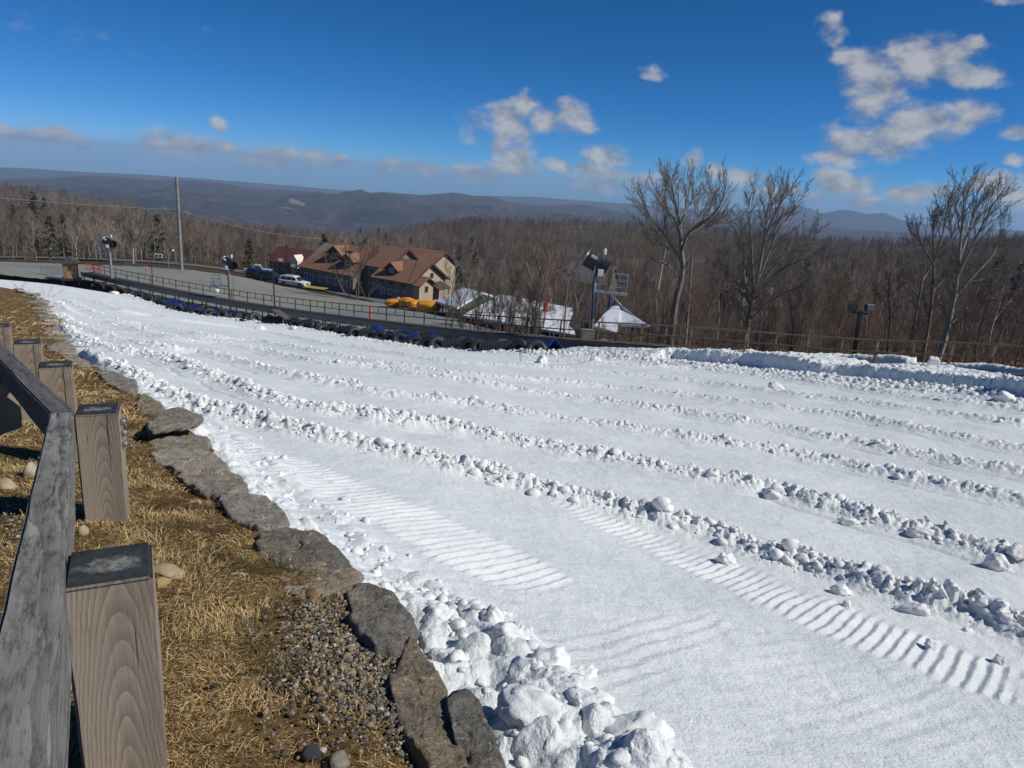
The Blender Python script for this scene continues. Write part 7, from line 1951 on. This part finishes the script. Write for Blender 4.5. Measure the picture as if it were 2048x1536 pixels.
# =================================================================== SNOW LUMPS
m_lump, t, b = new_mat('snow_lump')
n = noise(t, 9, 6, 0.7, objco(t)); t.links.new(ramp(t, n, [(0.3, (0.72, 0.72, 0.71)), (0.65, (0.79, 0.795, 0.79))]), b.inputs['Base Color']); b.inputs['Roughness'].default_value = 0.65; b.inputs['Specular IOR Level'].default_value = 0.2
nn_ = noise(t, 45, 5, 0.75, objco(t)); bump(t, b, M(t, 'ADD', n, M(t, 'MULTIPLY', nn_, 0.5)), 0.45, 0.025)
def snow_z(P_): return snow_disp(np.asarray(P_, float))
LUMPS = [  # photo centre, size in metres along x, y, z, turn, label
 (1330,1428,0.125,0.10,0.085,20,'round-topped snow lump standing apart at the crest of the near pile'),
 (1015,1280,0.22,0.20,0.17,30,'big faceted snow block with a shaded left face in the near pile'),
 (985,1240,0.12,0.12,0.15,-15,'upright snow lump just behind the big faceted block'),
 (1170,1310,0.16,0.10,0.09,25,'wedge-shaped snow lump right of the big faceted block'),
 (880,1215,0.17,0.15,0.13,50,'blunt snow lump nearest the pointed ledge stone'),
 (870,1165,0.10,0.09,0.10,10,'small upright lump at the start of the near pile'),
 (1060,1450,0.27,0.20,0.11,-35,'largest half-buried snow boulder beside the ledge stones at the bottom'),
 (1260,1500,0.26,0.2,0.10,15,'low snow slab at the bottom right of the near pile'),
 (1100,1340,0.24,0.2,0.12,40,'sloping snow block in the middle of the near pile'),
 (1200,1400,0.12,0.10,0.10,0,'knobby snow lump between the sloping block and the lone lump'),
 (1995,1116,0.24,0.22,0.24,15,'large round snow ball casting a shadow on the second windrow at the right'),
 (2035,1112,0.26,0.22,0.2,60,'angular snow block right behind the large round ball'),
 (1840,1060,0.34,0.2,0.13,-10,'long flat snow cake on the second windrow'),
 (1700,1030,0.28,0.18,0.13,-15,'snow cake left of the long flat one'),
 (1545,982,0.30,0.20,0.16,-25,'blocky snow lump on the second windrow, left of the cakes'),
 (1455,1098,0.20,0.16,0.15,10,'pale upright lump on the first windrow above the tread marks'),
 (1690,1160,0.22,0.14,0.12,5,'rounded lump on the first windrow, middle right'),
 (1830,1200,0.26,0.16,0.13,-15,'wide lump on the first windrow near the right'),
 (1870,1266,0.10,0.09,0.09,0,'egg-sized snow ball lying on the tread marks at the right'),
 (2005,1294,0.09,0.08,0.10,0,'small snow ball at the right edge with a shadow behind'),
 (1700,1185,0.08,0.07,0.09,0,'little snow ball below the rounded lump of the first windrow'),
 (1863,728,0.62,0.45,0.78,0,'pointed snow heap on the bank in front of the right railing'),
 (1555,742,0.7,0.5,0.5,20,'snow block fallen at the foot of the right snow bank'),
 (2018,768,0.8,0.6,0.45,0,'flat snow block on top of the bank near the right edge'),
 (1190,712,0.7,0.5,0.6,10,'snow block at the end of the black tubes'),
 (1085,712,0.7,0.6,0.6,30,'snow block just left of the one ending the tubes'),
 (520,648,0.9,0.7,0.5,10,'snow chunk resting on the black tubes left of the board'),
 (585,650,0.8,0.6,0.5,-20,'snow chunk beside the grey board'),
 (228,570,1.4,0.9,0.55,0,'snow cap on the black tubes near the wooden booth'),
]
for i, (sx, sy, a, b_, c_, rz, lab) in enumerate(LUMPS):
    p = hit(sx, sy + (0 if sy > 800 else 6), lambda x, y: HS(x, y) + (0.12 if sy > 800 else 0.5 if sx > 1300 else 0.15), 1.0, 120)
    o = link('snow_lump', rock_mesh('snow_lump', (a * 0.85, b_ * 0.85, c_ * 0.95), 500 + i, 4, 0.3 if sy > 1000 and sx < 1400 else 0.6, 0.30), m_lump)
    o.location = (p[0], p[1], float(snow_z([p])[0]) + c_ * (-0.12 if sy > 1000 and sx < 1300 else 0.1)); o.rotation_euler = (0.15 * math.sin(i * 2.1), 0.2 * math.cos(i * 1.3), R(rz))
    tag(o, lab, 'snow lump')
# broken clods along the windrows: countless
def clods():
    g = np.random.default_rng(17); V0, F0 = ICO[2]; items = []
    for k, ln in BERM.items():
        hw = BH[k][0]; n = {'A': 1900, 'B': 1600, 'C': 700, 'D': 500, 'E': 400, 'G': 250, 'H': 250}[k]
        arc = np.r_[0, np.cumsum(np.hypot(*np.diff(ln, axis=0).T))]; L = arc[-1]
        wgt = 1 / np.maximum(4.0, np.hypot(ln[:, 0], ln[:, 1])); cw = np.cumsum(wgt); cw /= cw[-1]
        s_ = np.interp(g.random(n), cw, arc); x = np.interp(s_, arc, ln[:, 0]); y = np.interp(s_, arc, ln[:, 1])
        i = np.clip(np.searchsorted(arc, s_) - 1, 0, len(ln) - 2); tn = ln[i + 1] - ln[i]; tn /= np.linalg.norm(tn, axis=1)[:, None]
        off = g.normal(-0.1 * hw, hw * 0.55, n); rr_ = np.hypot(x, y)
        size = np.clip(g.lognormal(math.log(0.015), 0.72, n) * (0.8 + 0.02 * rr_), 0.006, 0.075)
        items.append(np.c_[x - tn[:, 1] * off, y + tn[:, 0] * off, size])
    # crumbs over the near pile and along the stones, and on top of the right bank
    n = 500; i = g.integers(0, len(EDGE2) - 1, n); p = EDGE2[i] + g.normal(0, 0.14, (n, 2)) + np.array([0.22, 0.16]); k = (p[:, 1] < 10) & (p[:, 1] > 1.0); items.append(np.c_[p[k], np.clip(g.lognormal(math.log(0.014), 0.6, k.sum()), 0.006, 0.04)])
    n = 700; i = g.integers(0, len(BANKL) - 1, n); p = BANKL[i] + g.normal(0, 0.7, (n, 2)); items.append(np.c_[p, g.uniform(0.03, 0.10, n)])
    n = 800; i = g.integers(0, len(FEL) - 1, n); p = FEL[i] + g.normal(0, 0.45, (n, 2)); items.append(np.c_[p, g.uniform(0.03, 0.10, n)])
    it = np.vstack(items); d, sg, _ = poly_dist(it[:, :2], EDGE2); it = it[d * -sg > 0.08]; n = len(it)
    z = snow_z(it[:, :2]); out = []
    V = np.repeat(V0[None], n, 0)
    for q in range(5):
        nr_ = g.normal(size=(n, 1, 3)); nr_ /= np.linalg.norm(nr_, axis=2)[..., None]; c = g.uniform(0.45, 0.85, (n, 1)); dd = (V * nr_).sum(2) - c
        V = V - np.where(dd > 0, dd, 0)[..., None] * nr_ * 0.9
    V = V * g.uniform(0.6, 1.4, (n, 1, 3)) * np.array([1, 1, 0.8]) * it[:, 2][:, None, None] * (1 + 0.08 * g.normal(size=(n, V0.shape[0], 1)))
    V = V + np.c_[it[:, :2], z + it[:, 2] * 0.02][:, None]
    T = (F0[None] + (np.arange(n) * len(V0))[:, None, None]).reshape(-1, 3)
    return npmesh('snow_clods', V.reshape(-1, 3), tris=T)
tag(link('snow_clods', clods(), m_lump), 'broken snow clods strewn along the windrows', 'snow clods', None, 'stuff')

# =================================================================== HAZE
m_haze = bpy.data.materials.new('haze'); m_haze.use_nodes = True; t = m_haze.node_tree; t.nodes.clear()
pv = t.nodes.new('ShaderNodeVolumePrincipled'); pv.inputs['Color'].default_value = (0.52, 0.72, 1.0, 1); pv.inputs['Density'].default_value = HAZE; pv.inputs['Density Attribute'].default_value = ''; pv.inputs['Anisotropy'].default_value = 0.0
ou = t.nodes.new('ShaderNodeOutputMaterial'); t.links.new(pv.outputs[0], ou.inputs['Volume'])
try: m_haze.cycles.homogeneous_volume = True
except Exception: pass
allz = Z[np.hypot(X, Y) < 16000].min()
o = MB().box((0, 3000, (30 + allz - 30) / 2), (22000, 10400, 30 - allz + 30)).build('haze', m_haze); tag(o, kind='stuff', label='thin blue haze over the far mountains', cat='haze')
